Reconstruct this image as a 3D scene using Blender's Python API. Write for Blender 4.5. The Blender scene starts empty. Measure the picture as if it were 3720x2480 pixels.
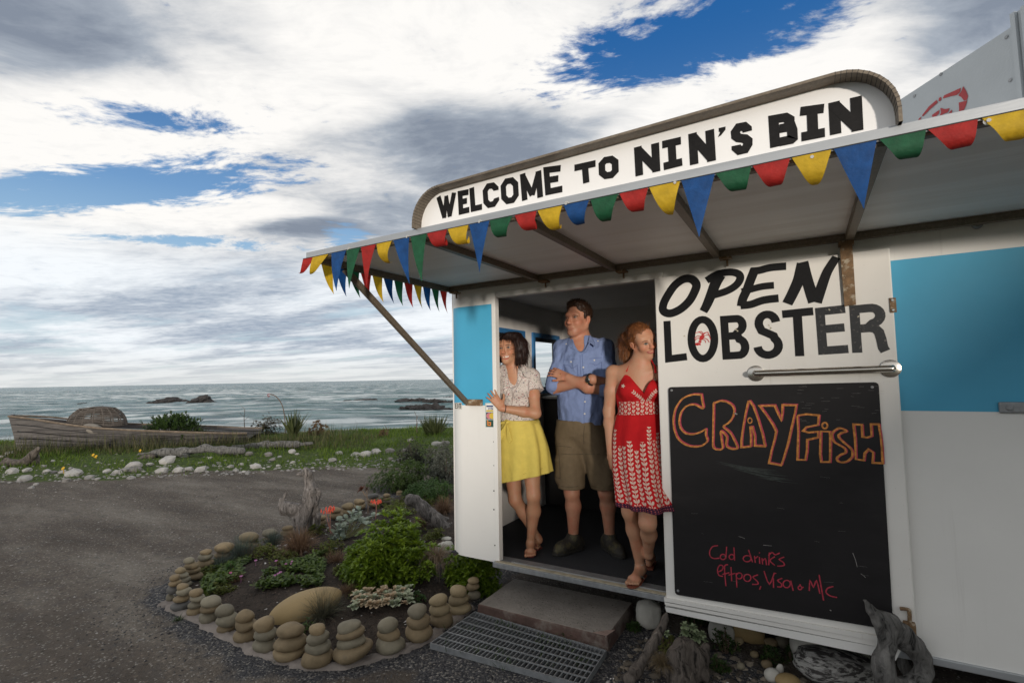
import bpy, bmesh, math, random
import numpy as np
from mathutils import Vector, Matrix
random.seed(7); RNG = np.random.default_rng(7)
scene = bpy.context.scene
COL = scene.collection
R_ = math.radians

# ------------------------------------------------------------------ camera
CAM = np.array([0.0, -3.05, 1.62])
FPX, CX, CY = 1820.8, 1860.0, 1240.0            # focal length and centre in photograph pixels
YAW, PITCH, ROLL = R_(30.211), R_(4.139), R_(1.127)
def _rot():
    fwd = np.array([-math.sin(YAW)*math.cos(PITCH), math.cos(YAW)*math.cos(PITCH), math.sin(PITCH)])
    right = np.array([math.cos(YAW), math.sin(YAW), 0.0]); down = np.cross(fwd, right)
    c, s = math.cos(ROLL), math.sin(ROLL)
    return np.array([c*right+s*down, -s*right+c*down, fwd])
RM = _rot()
cam = bpy.data.cameras.new('camera'); cam_ob = bpy.data.objects.new('camera', cam); COL.objects.link(cam_ob)
cam.sensor_width = 36.0; cam.lens = 36.0*FPX/3720.0; cam.clip_start = 0.05; cam.clip_end = 30000.0
_m = Matrix.Identity(4)
for i in range(3):
    _m[i][0] = RM[0][i]; _m[i][1] = -RM[1][i]; _m[i][2] = -RM[2][i]; _m[i][3] = CAM[i]
cam_ob.matrix_world = _m
scene.camera = cam_ob
scene.render.resolution_x = 1024; scene.render.resolution_y = 682
vs = scene.view_settings
vs.view_transform = 'Standard'; vs.look = 'None'; vs.gamma = 1.0; vs.use_curve_mapping = False
vs.exposure = 0.0
scene.cycles.max_bounces = 5; scene.cycles.diffuse_bounces = 3; scene.cycles.glossy_bounces = 2
scene.cycles.transmission_bounces = 4; scene.cycles.transparent_max_bounces = 6
scene.cycles.use_denoising = True

# ------------------------------------------------------------------ sun and sky
SUN_EL = R_(2.6)
SUN_DIR = np.array([0.588, -0.809, 0.0]); SUN_DIR = SUN_DIR/np.linalg.norm(SUN_DIR)*math.cos(SUN_EL)
SUN_DIR[2] = math.sin(SUN_EL)
sl = bpy.data.lights.new('sun', 'SUN'); sl.energy = 2.85; sl.angle = R_(3.0); sl.color = (1.0, 0.91, 0.80)
so = bpy.data.objects.new('sun', sl); COL.objects.link(so)
so.rotation_euler = Vector(SUN_DIR).to_track_quat('Z', 'Y').to_euler()
so.location = (6, -7, 4)

world = bpy.data.worlds.new('World'); scene.world = world; world.use_nodes = True
class NT:
    """small helper to write node graphs"""
    def __init__(s, nt): s.nt = nt; s.N = nt.nodes; s.L = nt.links
    def node(s, t, **kw):
        n = s.N.new(t)
        for k, v in kw.items(): setattr(n, k, v)
        return n
    def put(s, sock, v):
        if hasattr(v, 'is_linked') or isinstance(v, bpy.types.NodeSocket): s.L.new(v, sock)
        else: sock.default_value = v
    def math(s, op, a, b=0.0, c=0.0, clamp=False):
        n = s.node('ShaderNodeMath', operation=op, use_clamp=clamp)
        for i, v in enumerate((a, b, c)): s.put(n.inputs[i], v)
        return n.outputs[0]
    def vmath(s, op, a, b=(0, 0, 0), out=0):
        n = s.node('ShaderNodeVectorMath', operation=op); s.put(n.inputs[0], a); s.put(n.inputs[1], b)
        return n.outputs[out]
    def noise(s, vec, scale, detail=4.0, rough=0.5, dist=0.0, dim='3D', out='Fac'):
        n = s.node('ShaderNodeTexNoise', noise_dimensions=dim)
        if vec is not None: s.put(n.inputs['Vector'], vec)
        n.inputs['Scale'].default_value = scale; n.inputs['Detail'].default_value = detail
        n.inputs['Roughness'].default_value = rough; n.inputs['Distortion'].default_value = dist
        return n.outputs[out]
    def ramp(s, fac, stops, interp='LINEAR'):
        n = s.node('ShaderNodeValToRGB'); n.color_ramp.interpolation = interp
        e = n.color_ramp.elements
        while len(e) < len(stops): e.new(0.5)
        for el, (p, c) in zip(e, stops):
            el.position = p
            el.color = (c[0], c[1], c[2], 1) if isinstance(c, (tuple, list)) else (c, c, c, 1)
        s.put(n.inputs[0], fac); return n.outputs[0]
    def mix(s, fac, a, b, blend='MIX'):
        n = s.node('ShaderNodeMix', data_type='RGBA', blend_type=blend)
        s.put(n.inputs[0], fac)
        for i, v in ((6, a), (7, b)):
            if isinstance(v, (tuple, list)): n.inputs[i].default_value = (v[0], v[1], v[2], 1)
            else: s.put(n.inputs[i], v)
        return n.outputs[2]
    def step(s, x, lo, hi):
        n = s.node('ShaderNodeMapRange', interpolation_type='SMOOTHSTEP', clamp=True)
        s.put(n.inputs[0], x); n.inputs[1].default_value = lo; n.inputs[2].default_value = hi
        n.inputs[3].default_value = 0; n.inputs[4].default_value = 1
        return n.outputs[0]
    def mapping(s, vec, loc=(0, 0, 0), rot=(0, 0, 0), scale=(1, 1, 1)):
        n = s.node('ShaderNodeMapping'); s.put(n.inputs[0], vec)
        n.inputs[1].default_value = loc; n.inputs[2].default_value = rot; n.inputs[3].default_value = scale
        return n.outputs[0]
    def sep(s, vec):
        n = s.node('ShaderNodeSeparateXYZ'); s.put(n.inputs[0], vec); return n.outputs
    def comb(s, x, y, z):
        n = s.node('ShaderNodeCombineXYZ')
        for i, v in enumerate((x, y, z)): s.put(n.inputs[i], v)
        return n.outputs[0]

def build_world():
    W = NT(world.node_tree); W.N.clear()
    out = W.node('ShaderNodeOutputWorld'); bg = W.node('ShaderNodeBackground')
    W.L.new(bg.outputs[0], out.inputs[0]); bg.inputs[1].default_value = 0.1
    sky = W.node('ShaderNodeTexSky', sky_type='NISHITA'); sky.sun_disc = False
    sky.sun_elevation = SUN_EL; sky.sun_rotation = math.atan2(SUN_DIR[0], SUN_DIR[1])
    sky.altitude = 0; sky.air_density = 1.0; sky.dust_density = 0.6; sky.ozone_density = 2.0
    d = W.node('ShaderNodeTexCoord').outputs['Generated']
    sx, sy, sz = W.sep(d)
    el = W.math('MAXIMUM', sz, 0.0)
    den = W.math('ADD', el, 0.045)
    p = W.comb(W.math('DIVIDE', sx, den), W.math('DIVIDE', sy, den), 0.0)   # a flat cloud deck seen in perspective
    pr = W.mapping(p, rot=(0, 0, R_(-28)))
    # wind-combed warp
    wv = W.noise(pr, 0.8, 3, 0.5, out='Color')
    warp = W.vmath('SCALE', W.vmath('SUBTRACT', wv, (0.5, 0.5, 0.5)), (0, 0, 0))
    warp.node.inputs[3].default_value = 0.7
    q = W.vmath('ADD', pr, warp)
    big = W.noise(W.mapping(q, loc=(1.3, 4.1, 0), scale=(0.62, 0.85, 1)), 0.9, 5, 0.55)
    fine = W.noise(W.mapping(q, scale=(1.0, 1.6, 1)), 5.0, 9, 0.66)
    puff = W.noise(W.mapping(q, scale=(1.0, 1.2, 1)), 1.9, 6, 0.6)
    # blue gaps: soft blobs in the cloud deck broken up by the fine noise
    def gap(x, y, rx, ry, ang, s):
        v = W.mapping(W.vmath('SUBTRACT', p, (x, y, 0)), rot=(0, 0, -ang))
        v = W.vmath('MULTIPLY', v, (1/rx, 1/ry, 0))
        l = W.vmath('LENGTH', v, out=1)
        return W.math('MULTIPLY', W.math('SUBTRACT', 1.0, W.math('MINIMUM', l, 1.6)), s)
    gs = [gap(-0.24, 1.40, 0.46, 0.20, R_(4), 1.15), gap(-2.62, 0.97, 1.0, 0.26, R_(23), 1.2),
          gap(-1.85, 0.82, 0.30, 0.11, R_(40), 0.62), gap(-2.33, 2.05, 0.30, 0.13, R_(-35), 0.75),
          gap(-3.10, 1.55, 0.55, 0.14, R_(50), 0.62), gap(-0.02, 1.44, 0.24, 0.07, R_(-8), 0.9)]
    g = gs[0]
    for k in gs[1:]: g = W.math('MAXIMUM', g, k)
    fine2 = W.noise(W.mapping(q, loc=(5, 2, 0), scale=(1.0, 1.9, 1)), 13.0, 8, 0.62)
    gap_v = W.math('ADD', g, W.math('MULTIPLY', W.math('SUBTRACT', fine, 0.5), 1.9))
    gap_v = W.math('ADD', gap_v, W.math('MULTIPLY', W.math('SUBTRACT', fine2, 0.5), 1.0))
    gap_v = W.math('ADD', gap_v, W.math('MULTIPLY', W.math('SUBTRACT', puff, 0.5), 0.9))
    clear = W.step(gap_v, -0.05, 0.50)
    # low streaks: thin bands, part pale blue, towards the horizon
    st = W.noise(W.mapping(p, rot=(0, 0, R_(-38)), scale=(0.42, 0.75, 1)), 0.85, 6, 0.6)
    st2 = W.noise(W.mapping(p, loc=(3, 1, 0), rot=(0, 0, R_(-25)), scale=(0.40, 0.9, 1)), 0.62, 6, 0.6)
    low = W.math('SUBTRACT', 1.0, W.step(el, 0.13, 0.24))
    lowclear = W.math('MULTIPLY', W.step(st, 0.50, 0.64), low)
    clear = W.math('MAXIMUM', clear, W.math('MULTIPLY', lowclear, 0.7))
    # cloud brightness: thick grey bellies and white veils
    bl_ = [gap(-1.08, 1.52, 0.62, 0.50, R_(50), 0.75), gap(-1.62, 0.40, 0.40, 0.40, 0, 0.75), gap(-2.36, 1.79, 0.42, 0.22, R_(40), 0.6), gap(0.45, 1.65, 0.3, 0.4, 0, 0.6)]
    bb = bl_[0]
    for k in bl_[1:]: bb = W.math('MAXIMUM', bb, k)
    wh_ = [gap(-0.80, 1.02, 0.62, 0.42, R_(60), 0.85), gap(-2.10, 0.78, 0.75, 0.36, R_(22), 0.9), gap(-2.50, 1.42, 0.60, 0.26, R_(35), 0.8), gap(-0.10, 1.75, 0.6, 0.22, R_(-10), 0.7), gap(-1.45, 1.0, 0.5, 0.2, R_(30), 0.6)]
    ww = wh_[0]
    for k in wh_[1:]: ww = W.math('MAXIMUM', ww, k)
    bb = W.math('SUBTRACT', W.math('MAXIMUM', bb, 0.02), W.math('MAXIMUM', ww, 0.0))
    shade = W.math('ADD', bb, W.math('ADD', W.math('MULTIPLY', W.math('SUBTRACT', big, 0.5), 1.7), W.math('MULTIPLY', W.math('SUBTRACT', puff, 0.5), 0.5)))
    grey = W.step(shade, -0.34, 0.62)
    greyl = W.step(st2, 0.40, 0.60)
    lowm = W.math('SUBTRACT', 1.0, W.step(el, 0.17, 0.27))
    gmix = W.math('ADD', W.math('MULTIPLY', grey, W.math('SUBTRACT', 1.0, lowm)), W.math('MULTIPLY', W.math('MULTIPLY', greyl, 0.62), lowm))
    wisp = W.math('ADD', W.math('MULTIPLY', W.math('SUBTRACT', fine, 0.5), 0.62), W.math('MULTIPLY', W.math('SUBTRACT', fine2, 0.46), 0.30))
    gfac = W.math('ADD', gmix, wisp, clamp=True)
    cloud = W.ramp(gfac, [(0.0, (10.0, 9.8, 9.5)), (0.30, (7.9, 7.9, 7.9)), (0.70, (3.9, 4.35, 5.0)), (1.0, (2.4, 2.8, 3.5))])
    cloud = W.mix(lowm, cloud, W.mix(1.0, cloud, (0.93, 0.99, 1.06), 'MULTIPLY'))
    # clear-sky colour from the sky texture, lifted to this exposure
    blue = sky.outputs[0]
    bl = W.ramp(W.step(el, 0.0, 0.6), [(0.0, (5.6, 7.0, 7.6)), (0.25, (3.9, 6.0, 8.0)), (0.55, (1.8, 3.6, 6.4)), (1.0, (0.20, 1.3, 3.9))])
    blue = W.mix(0.92, blue, bl)
    col = W.mix(clear, cloud, blue)
    haze = W.math('SUBTRACT', 1.0, W.step(el, 0.0, 0.075))
    col = W.mix(W.math('MULTIPLY', haze, 0.7), col, (7.6, 7.7, 7.5))
    W.L.new(col, bg.inputs[0])
build_world()

# ------------------------------------------------------------------ photograph pixel -> place
def ray(u, v):
    return RM.T @ np.array([(u-CX)/FPX, (v-CY)/FPX, 1.0])
def onZ(u, v, z=0.0):
    d = ray(u, v); return CAM+d*((z-CAM[2])/d[2])
def onY(u, v, y=0.0):
    d = ray(u, v); return CAM+d*((y-CAM[1])/d[1])
def onX(u, v, x):
    d = ray(u, v); return CAM+d*((x-CAM[0])/d[0])
def depth(P): return float(RM[2] @ (np.asarray(P)-CAM))
def px2m(P): return depth(P)/FPX                    # metres per photograph pixel at a place
class ZM:
    """coordinates read off an enlarged crop of the photograph"""
    def __init__(s, x0, y0, k): s.x0, s.y0, s.k = x0, y0, k
    def __call__(s, x, y): return (s.x0+x/s.k, s.y0+y/s.k)

# ------------------------------------------------------------------ objects
BASE = {}
def tag(o, label=None, cat=None, group=None, kind=None):
    if label: o['label'] = label
    if cat: o['category'] = cat
    if group: o['group'] = group
    if kind: o['kind'] = kind
    return o
def thing(name, loc, label, cat, group=None):
    o = bpy.data.objects.new(name, None); COL.objects.link(o); o.empty_display_size = 0.1
    o.location = [float(x) for x in loc]; BASE[o.name] = np.array(loc, float)
    return tag(o, label, cat, group)
def mesh_obj(name, V, F, mats, parent=None, smooth=False, midx=None, base=None, uv=None):
    """V in world space; the object's origin is its parent's, or its own base"""
    V = np.asarray(V, float).reshape(-1, 3)
    if parent is not None: b = BASE[parent.name]
    elif base is not None: b = np.array(base, float)
    else:
        lo, hi = V.min(0), V.max(0); b = np.array([(lo[0]+hi[0])/2, (lo[1]+hi[1])/2, lo[2]])
    me = bpy.data.meshes.new(name)
    me.from_pydata((V-b).tolist(), [], F if isinstance(F, list) else F.tolist())
    if not isinstance(mats, (list, tuple)): mats = [mats]
    for m in mats: me.materials.append(m)
    if midx is not None: me.polygons.foreach_set('material_index', np.asarray(midx, dtype=np.int32))
    if smooth: me.polygons.foreach_set('use_smooth', np.ones(len(me.polygons), dtype=bool))
    if uv is not None:
        l = me.uv_layers.new(name='UVMap'); li = np.empty(len(me.loops), dtype=np.int32)
        me.loops.foreach_get('vertex_index', li)
        l.data.foreach_set('uv', np.asarray(uv, dtype=np.float32)[li].ravel())
    me.update()
    o = bpy.data.objects.new(name, me); COL.objects.link(o)
    BASE[o.name] = b
    if parent is not None: o.parent = parent
    else: o.location = b.tolist()
    return o
def copy_tree(o, parent=None):
    c = o.copy(); COL.objects.link(c); BASE[c.name] = BASE[o.name].copy()
    if parent is not None: c.parent = parent
    for ch in list(o.children): copy_tree(ch, c)
    return c

class MB:
    """collects vertices and faces of one mesh, in world space"""
    def __init__(s): s.V = []; s.F = []; s.M = []; s.n = 0
    def add(s, V, F, m=0):
        V = np.asarray(V, float).reshape(-1, 3); s.V.append(V)
        s.F += [[int(i)+s.n for i in f] for f in F]; s.M += [m]*len(F); s.n += len(V); return s
    def box(s, lo, hi, m=0, bev=0.0):
        lo = np.array(lo, float); hi = np.array(hi, float)
        return s.obox((lo+hi)/2, (hi-lo), None, m, bev)
    def obox(s, c, size, rot=None, m=0, bev=0.0):
        h = np.array(size, float)/2
        if bev > 0:
            bm = bmesh.new(); bmesh.ops.create_cube(bm, size=1.0)
            for v in bm.verts: v.co = Vector([v.co[i]*2*h[i] for i in range(3)])
            bmesh.ops.bevel(bm, geom=bm.edges[:], offset=min(bev, 0.49*2*h.min()), segments=2, affect='EDGES', profile=0.6)
            V = np.array([v.co[:] for v in bm.verts]); bm.verts.index_update()
            F = [[v.index for v in f.verts] for f in bm.faces]; bm.free()
        else:
            V = np.array([[x, y, z] for x in (-1, 1) for y in (-1, 1) for z in (-1, 1)])*h
            F = [[0, 1, 3, 2], [4, 6, 7, 5], [0, 4, 5, 1], [2, 3, 7, 6], [0, 2, 6, 4], [1, 5, 7, 3]]
        if rot is not None: V = V @ np.asarray(rot).T
        return s.add(V+np.asarray(c, float), F, m)
    def bar(s, a, b, w, h, m=0, bev=0.0, up=(0, 0, 1)):
        a = np.array(a, float); b = np.array(b, float); d = b-a; L = np.linalg.norm(d); d /= L
        x = np.cross(np.array(up, float), d); x /= np.linalg.norm(x); z = np.cross(d, x)
        return s.obox((a+b)/2, (w, L, h), np.array([x, d, z]).T, m, bev)
    def tube(s, pts, rad, seg=8, m=0, cap=True, closed=False):
        P = np.asarray(pts, float); n = len(P); rad = np.full(n, rad) if np.isscalar(rad) else np.asarray(rad, float)
        T = np.gradient(P, axis=0)
        if closed: T = np.roll(P, -1, 0)-np.roll(P, 1, 0)
        T /= np.linalg.norm(T, axis=1, keepdims=True)+1e-12
        up = np.array([0, 0, 1.0]) if abs(T[0][2]) < 0.9 else np.array([1.0, 0, 0])
        x = np.cross(up, T[0]); x /= np.linalg.norm(x); V = []
        for i in range(n):
            x = x-T[i]*(x @ T[i]); x /= np.linalg.norm(x)+1e-12; y = np.cross(T[i], x)
            a = np.arange(seg)*2*math.pi/seg
            V.append(P[i]+rad[i]*(np.cos(a)[:, None]*x+np.sin(a)[:, None]*y))
        F = []
        for i in range(n if closed else n-1):
            j = (i+1) % n
            for k in range(seg): F.append([i*seg+k, i*seg+(k+1) % seg, j*seg+(k+1) % seg, j*seg+k])
        if cap and not closed:
            F.append(list(range(seg))[::-1]); F.append([(n-1)*seg+k for k in range(seg)])
        return s.add(np.concatenate(V), F, m)
    def prism(s, poly, off, m=0):
        """polygon (n,3) pushed along the vector off"""
        P = np.asarray(poly, float); n = len(P); V = np.concatenate([P, P+np.asarray(off, float)])
        F = [list(range(n))[::-1], [n+i for i in range(n)]]+[[i, (i+1) % n, n+(i+1) % n, n+i] for i in range(n)]
        return s.add(V, F, m)
    def disc(s, c, nrm, r, h, seg=16, m=0, bev=0.3):
        c = np.array(c, float); nrm = np.array(nrm, float); nrm /= np.linalg.norm(nrm)
        x = np.cross(nrm, [0.31, 0.2, 0.9]); x /= np.linalg.norm(x); y = np.cross(nrm, x)
        a = np.arange(seg)*2*math.pi/seg; ring = np.cos(a)[:, None]*x+np.sin(a)[:, None]*y
        V = np.concatenate([c+ring*r, c+ring*r+nrm*h*0.6, c+ring*r*(1-bev)+nrm*h])
        F = [[k, (k+1) % seg, seg+(k+1) % seg, seg+k] for k in range(seg)]
        F += [[seg+k, seg+(k+1) % seg, 2*seg+(k+1) % seg, 2*seg+k] for k in range(seg)]
        F.append([2*seg+k for k in range(seg)])
        return s.add(V, F, m)
    def build(s, name, mats, parent=None, smooth=False, **kw):
        return mesh_obj(name, np.concatenate(s.V), s.F, mats, parent, smooth, midx=s.M if isinstance(mats, (list, tuple)) else None, **kw)
def auto_smooth(o, ang=40):
    """flat across hard edges, smooth along soft ones"""
    me = o.data; bm = bmesh.new(); bm.from_mesh(me); a = R_(ang)
    for f in bm.faces: f.smooth = True
    for e in bm.edges:
        e.smooth = not (len(e.link_faces) == 2 and e.calc_face_angle(0) > a)
    bm.to_mesh(me); bm.free(); return o

def ribbon(pts, w, closed=False, taper=False):
    """2-D stroke outline -> (vertices 2-D, quads); w scalar or per point"""
    P = np.asarray(pts, float); n = len(P)
    if closed and np.allclose(P[0], P[-1]): P = P[:-1]; n -= 1
    w = np.full(n, float(w)) if np.isscalar(w) else np.asarray(w, float)
    N = []
    for i in range(n):
        a = P[i]-P[i-1] if (closed or i > 0) else None
        b = P[(i+1) % n]-P[i] if (closed or i < n-1) else None
        if a is None: a = b
        if b is None: b = a
        a = a/(np.linalg.norm(a)+1e-9); b = b/(np.linalg.norm(b)+1e-9)
        na = np.array([-a[1], a[0]]); nb = np.array([-b[1], b[0]]); m = na+nb
        l = np.linalg.norm(m); m = m/l if l > 1e-6 else na
        N.append(m/max(0.42, float(m @ na)))
    N = np.array(N)
    V = np.concatenate([P+N*w[:, None]/2, P-N*w[:, None]/2])
    F = [[i, (i+1) % n, n+(i+1) % n, n+i] for i in range(n if closed else n-1)]
    return V, F
def spline(pts, k=6, closed=False):
    """Catmull-Rom through the points"""
    P = np.asarray(pts, float); n = len(P); out = []
    for i in range(n if closed else n-1):
        g = lambda j: P[j % n] if closed else P[min(max(j, 0), n-1)]
        a, b, c, d = g(i-1), g(i), g(i+1), g(i+2)
        for t in np.arange(k)/k:
            out.append(0.5*((2*b)+(-a+c)*t+(2*a-5*b+4*c-d)*t*t+(-a+3*b-3*c+d)*t**3))
    if not closed: out.append(P[-1])
    return np.array(out)

# ------------------------------------------------------------------ implicit surfaces
def smin(a, b, k):
    if k <= 0: return np.minimum(a, b)
    h = np.maximum(k-np.abs(a-b), 0.0)/k
    return np.minimum(a, b)-h*h*k*0.25
def surf_nets(F, xs, ys, zs):
    S = F < 0
    c = [S[i:S.shape[0]-1+i, j:S.shape[1]-1+j, k:S.shape[2]-1+k] for i in (0, 1) for j in (0, 1) for k in (0, 1)]
    cnt = sum(x.astype(np.int8) for x in c); cells = (cnt > 0) & (cnt < 8)
    I, J, K = np.nonzero(cells); n = len(I)
    idx = -np.ones(cells.shape, dtype=np.int64); idx[I, J, K] = np.arange(n)
    acc = np.zeros((n, 3)); num = np.zeros(n)
    for ax in range(3):
        o1, o2 = [a for a in range(3) if a != ax]
        for s1 in (0, 1):
            for s2 in (0, 1):
                off0 = [0, 0, 0]; off0[o1] = s1; off0[o2] = s2; off1 = list(off0); off1[ax] = 1
                f0 = F[I+off0[0], J+off0[1], K+off0[2]]; f1 = F[I+off1[0], J+off1[1], K+off1[2]]
                cr = (f0 < 0) != (f1 < 0); t = np.where(cr, f0/np.where(cr, f0-f1, 1), 0)
                p = np.zeros((n, 3)); p[:, o1] = s1; p[:, o2] = s2; p[:, ax] = t
                acc += p*cr[:, None]; num += cr
    P = acc/num[:, None]+np.stack([I, J, K], 1)
    V = np.stack([np.interp(P[:, a], np.arange(len(g)), g) for a, g in enumerate((xs, ys, zs))], 1)
    Q = []
    for ax in range(3):
        o1, o2 = [(1, 2), (2, 0), (0, 1)][ax]
        sl0 = [slice(None)]*3; sl1 = [slice(None)]*3; sl0[ax] = slice(0, -1); sl1[ax] = slice(1, None)
        a = S[tuple(sl0)]; b = S[tuple(sl1)]; ch = a != b
        E = np.stack(np.nonzero(ch), 1)
        E = E[(E[:, o1] > 0) & (E[:, o2] > 0) & (E[:, o1] < S.shape[o1]-1) & (E[:, o2] < S.shape[o2]-1)]
        ins = a[E[:, 0], E[:, 1], E[:, 2]]
        def cell(d1, d2):
            e = E.copy(); e[:, o1] += d1; e[:, o2] += d2; return idx[e[:, 0], e[:, 1], e[:, 2]]
        q = np.stack([cell(-1, -1), cell(0, -1), cell(0, 0), cell(-1, 0)], 1)
        q[~ins] = q[~ins][:, ::-1]; Q.append(q)
    return V, np.concatenate(Q)
class SDF:
    """a field on a (possibly uneven) grid, built up from blended primitives"""
    def __init__(s, xs, ys, zs):
        s.xs, s.ys, s.zs = [np.asarray(a, np.float32) for a in (xs, ys, zs)]
        s.F = np.full((len(xs), len(ys), len(zs)), 9.0, np.float32)
    @classmethod
    def box(c, lo, hi, h):
        return c(*[np.arange(lo[i]-2*h, hi[i]+2.1*h, h) for i in range(3)])
    def _sub(s, lo, hi):
        r = []
        for g, a, b in zip((s.xs, s.ys, s.zs), lo, hi):
            i = int(np.searchsorted(g, a)); j = int(np.searchsorted(g, b)); r.append(slice(max(i-1, 0), min(j+1, len(g))))
        X, Y, Z = np.meshgrid(s.xs[r[0]], s.ys[r[1]], s.zs[r[2]], indexing='ij', sparse=True)
        return tuple(r), X, Y, Z
    def _put(s, r, d, k, op='add'):
        if op == 'add': s.F[r] = smin(s.F[r], d.astype(np.float32), k)
        else: s.F[r] = -smin(-s.F[r], d.astype(np.float32), k)      # carve away
    def cone(s, a, b, ra, rb=None, k=0.02, op='add', flat=None):
        """tapered capsule; flat=(axis vector, factor) squashes its section"""
        rb = ra if rb is None else rb; a = np.array(a, float); b = np.array(b, float); m = max(ra, rb)+2*k+0.02
        r, X, Y, Z = s._sub(np.minimum(a, b)-m, np.maximum(a, b)+m)
        d = b-a; L2 = max(float(d @ d), 1e-12)
        x, y, z = X-a[0], Y-a[1], Z-a[2]
        t = np.clip((x*d[0]+y*d[1]+z*d[2])/L2, 0, 1)
        x, y, z = x-t*d[0], y-t*d[1], z-t*d[2]
        if flat is not None:
            ax = np.array(flat[0], float); ax /= np.linalg.norm(ax); f = flat[1]
            q = (x*ax[0]+y*ax[1]+z*ax[2])*(f-1)
            x, y, z = x+q*ax[0], y+q*ax[1], z+q*ax[2]
        s._put(r, np.sqrt(x*x+y*y+z*z)-(ra+(rb-ra)*t), k, op); return s
    def chain(s, P, R, k=0.02, **kw):
        for i in range(len(P)-1): s.cone(P[i], P[i+1], R[i], R[i+1], k, **kw)
        return s
    def ell(s, c, rad, rot=None, k=0.02, op='add'):
        c = np.array(c, float); rad = np.array(rad, float); m = rad.max()+2*k+0.02
        r, X, Y, Z = s._sub(c-m, c+m); x, y, z = X-c[0], Y-c[1], Z-c[2]
        if rot is not None:
            A = np.asarray(rot).T; x, y, z = [A[i][0]*x+A[i][1]*y+A[i][2]*z for i in range(3)]
        k0 = np.sqrt((x/rad[0])**2+(y/rad[1])**2+(z/rad[2])**2)
        k1 = np.sqrt((x/rad[0]**2)**2+(y/rad[1]**2)**2+(z/rad[2]**2)**2)
        s._put(r, k0*(k0-1)/np.maximum(k1, 1e-6), k, op); return s
    def field(s, fn, k=0.0, op='add'):
        X, Y, Z = np.meshgrid(s.xs, s.ys, s.zs, indexing='ij', sparse=True)
        s._put((slice(None),)*3, np.broadcast_to(fn(X, Y, Z), s.F.shape), k, op); return s
    def cut(s, p, n, k=0.0):
        """keep what lies on the -n side of the plane"""
        p = np.array(p, float); n = np.array(n, float)/np.linalg.norm(n)
        X, Y, Z = np.meshgrid(s.xs, s.ys, s.zs, indexing='ij', sparse=True)
        d = (X-p[0])*n[0]+(Y-p[1])*n[1]+(Z-p[2])*n[2]
        s.F = -smin(-s.F, -d.astype(np.float32), k); return s
    def displace(s, fn):
        X, Y, Z = np.meshgrid(s.xs, s.ys, s.zs, indexing='ij', sparse=True)
        s.F = s.F+fn(X, Y, Z).astype(np.float32); return s
    def mesh(s): return surf_nets(s.F, s.xs, s.ys, s.zs)
def vnoise(P, scale=1.0, seed=0, octaves=3):
    """cheap smooth value noise for point arrays, about -1..1"""
    P = np.asarray(P, float)*scale; out = np.zeros(P.shape[:-1]); amp = 1.0; tot = 0
    for o in range(octaves):
        I = np.floor(P).astype(np.int64); f = P-I; f = f*f*(3-2*f); v = 0
        for dx in (0, 1):
            for dy in (0, 1):
                for dz in (0, 1):
                    h = (I[..., 0]+dx)*374761393+(I[..., 1]+dy)*668265263+(I[..., 2]+dz)*2147483647+seed*974711+o*7919
                    h = (h ^ (h >> 13))*1274126177; h = h ^ (h >> 16)
                    w = (f[..., 0] if dx else 1-f[..., 0])*(f[..., 1] if dy else 1-f[..., 1])*(f[..., 2] if dz else 1-f[..., 2])
                    v = v+w*((h & 0xffff)/32767.5-1)
        out += amp*v; tot += amp; amp *= 0.5; P = P*2.03+11.7
    return out/tot
def rotz(a): c, s = math.cos(a), math.sin(a); return np.array([[c, -s, 0], [s, c, 0], [0, 0, 1.0]])
def rotx(a): c, s = math.cos(a), math.sin(a); return np.array([[1.0, 0, 0], [0, c, -s], [0, s, c]])
def roty(a): c, s = math.cos(a), math.sin(a); return np.array([[c, 0, s], [0, 1.0, 0], [-s, 0, c]])

# ------------------------------------------------------------------ materials
def mat(name, col, rough=0.6, var=0.12, vs=6.0, bump=0.0, bs=60.0, metal=0.0, spec=0.5, col2=None, mixs=None, mixr=(0.45, 0.6),
        sss=0.0, coat=0.0, stretch=(1, 1, 1), rnd=0.0, trans=0.0, bdist=0.01):
    m = bpy.data.materials.new(name); m.use_nodes = True; g = NT(m.node_tree); b = g.N['Principled BSDF']
    tc = g.node('ShaderNodeTexCoord').outputs['Object']
    tc = g.mapping(tc, scale=stretch)
    n1 = g.noise(tc, vs, 5, 0.6)
    lo = [c*(1-var) for c in col]; hi = [min(1, c*(1+var)) for c in col]
    c = g.ramp(n1, [(0.3, lo), (0.7, hi)])
    if col2 is not None:
        n2 = g.noise(tc, mixs or vs*0.7, 6, 0.65)
        c = g.mix(g.step(n2, mixr[0], mixr[1]), c, col2)
    if rnd > 0:
        oi = g.node('ShaderNodeObjectInfo').outputs['Random']
        hs = g.node('ShaderNodeHueSaturation'); g.L.new(c, hs.inputs['Color'])
        g.L.new(g.math('ADD', 1-rnd, g.math('MULTIPLY', oi, 2*rnd)), hs.inputs['Value']); c = hs.outputs[0]
    g.L.new(c, b.inputs['Base Color'])
    b.inputs['Roughness'].default_value = rough; b.inputs['Metallic'].default_value = metal
    b.inputs['Specular IOR Level'].default_value = spec
    if sss: b.inputs['Subsurface Weight'].default_value = sss; b.inputs['Subsurface Radius'].default_value = (0.012, 0.004, 0.002); b.inputs['Subsurface Scale'].default_value = 0.6
    if coat: b.inputs['Coat Weight'].default_value = coat; b.inputs['Coat Roughness'].default_value = 0.15
    if bump > 0:
        bn = g.node('ShaderNodeBump'); bn.inputs['Strength'].default_value = bump; bn.inputs['Distance'].default_value = bdist
        g.L.new(g.noise(tc, bs, 5, 0.6), bn.inputs['Height']); g.L.new(bn.outputs[0], b.inputs['Normal'])
    return m
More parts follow.
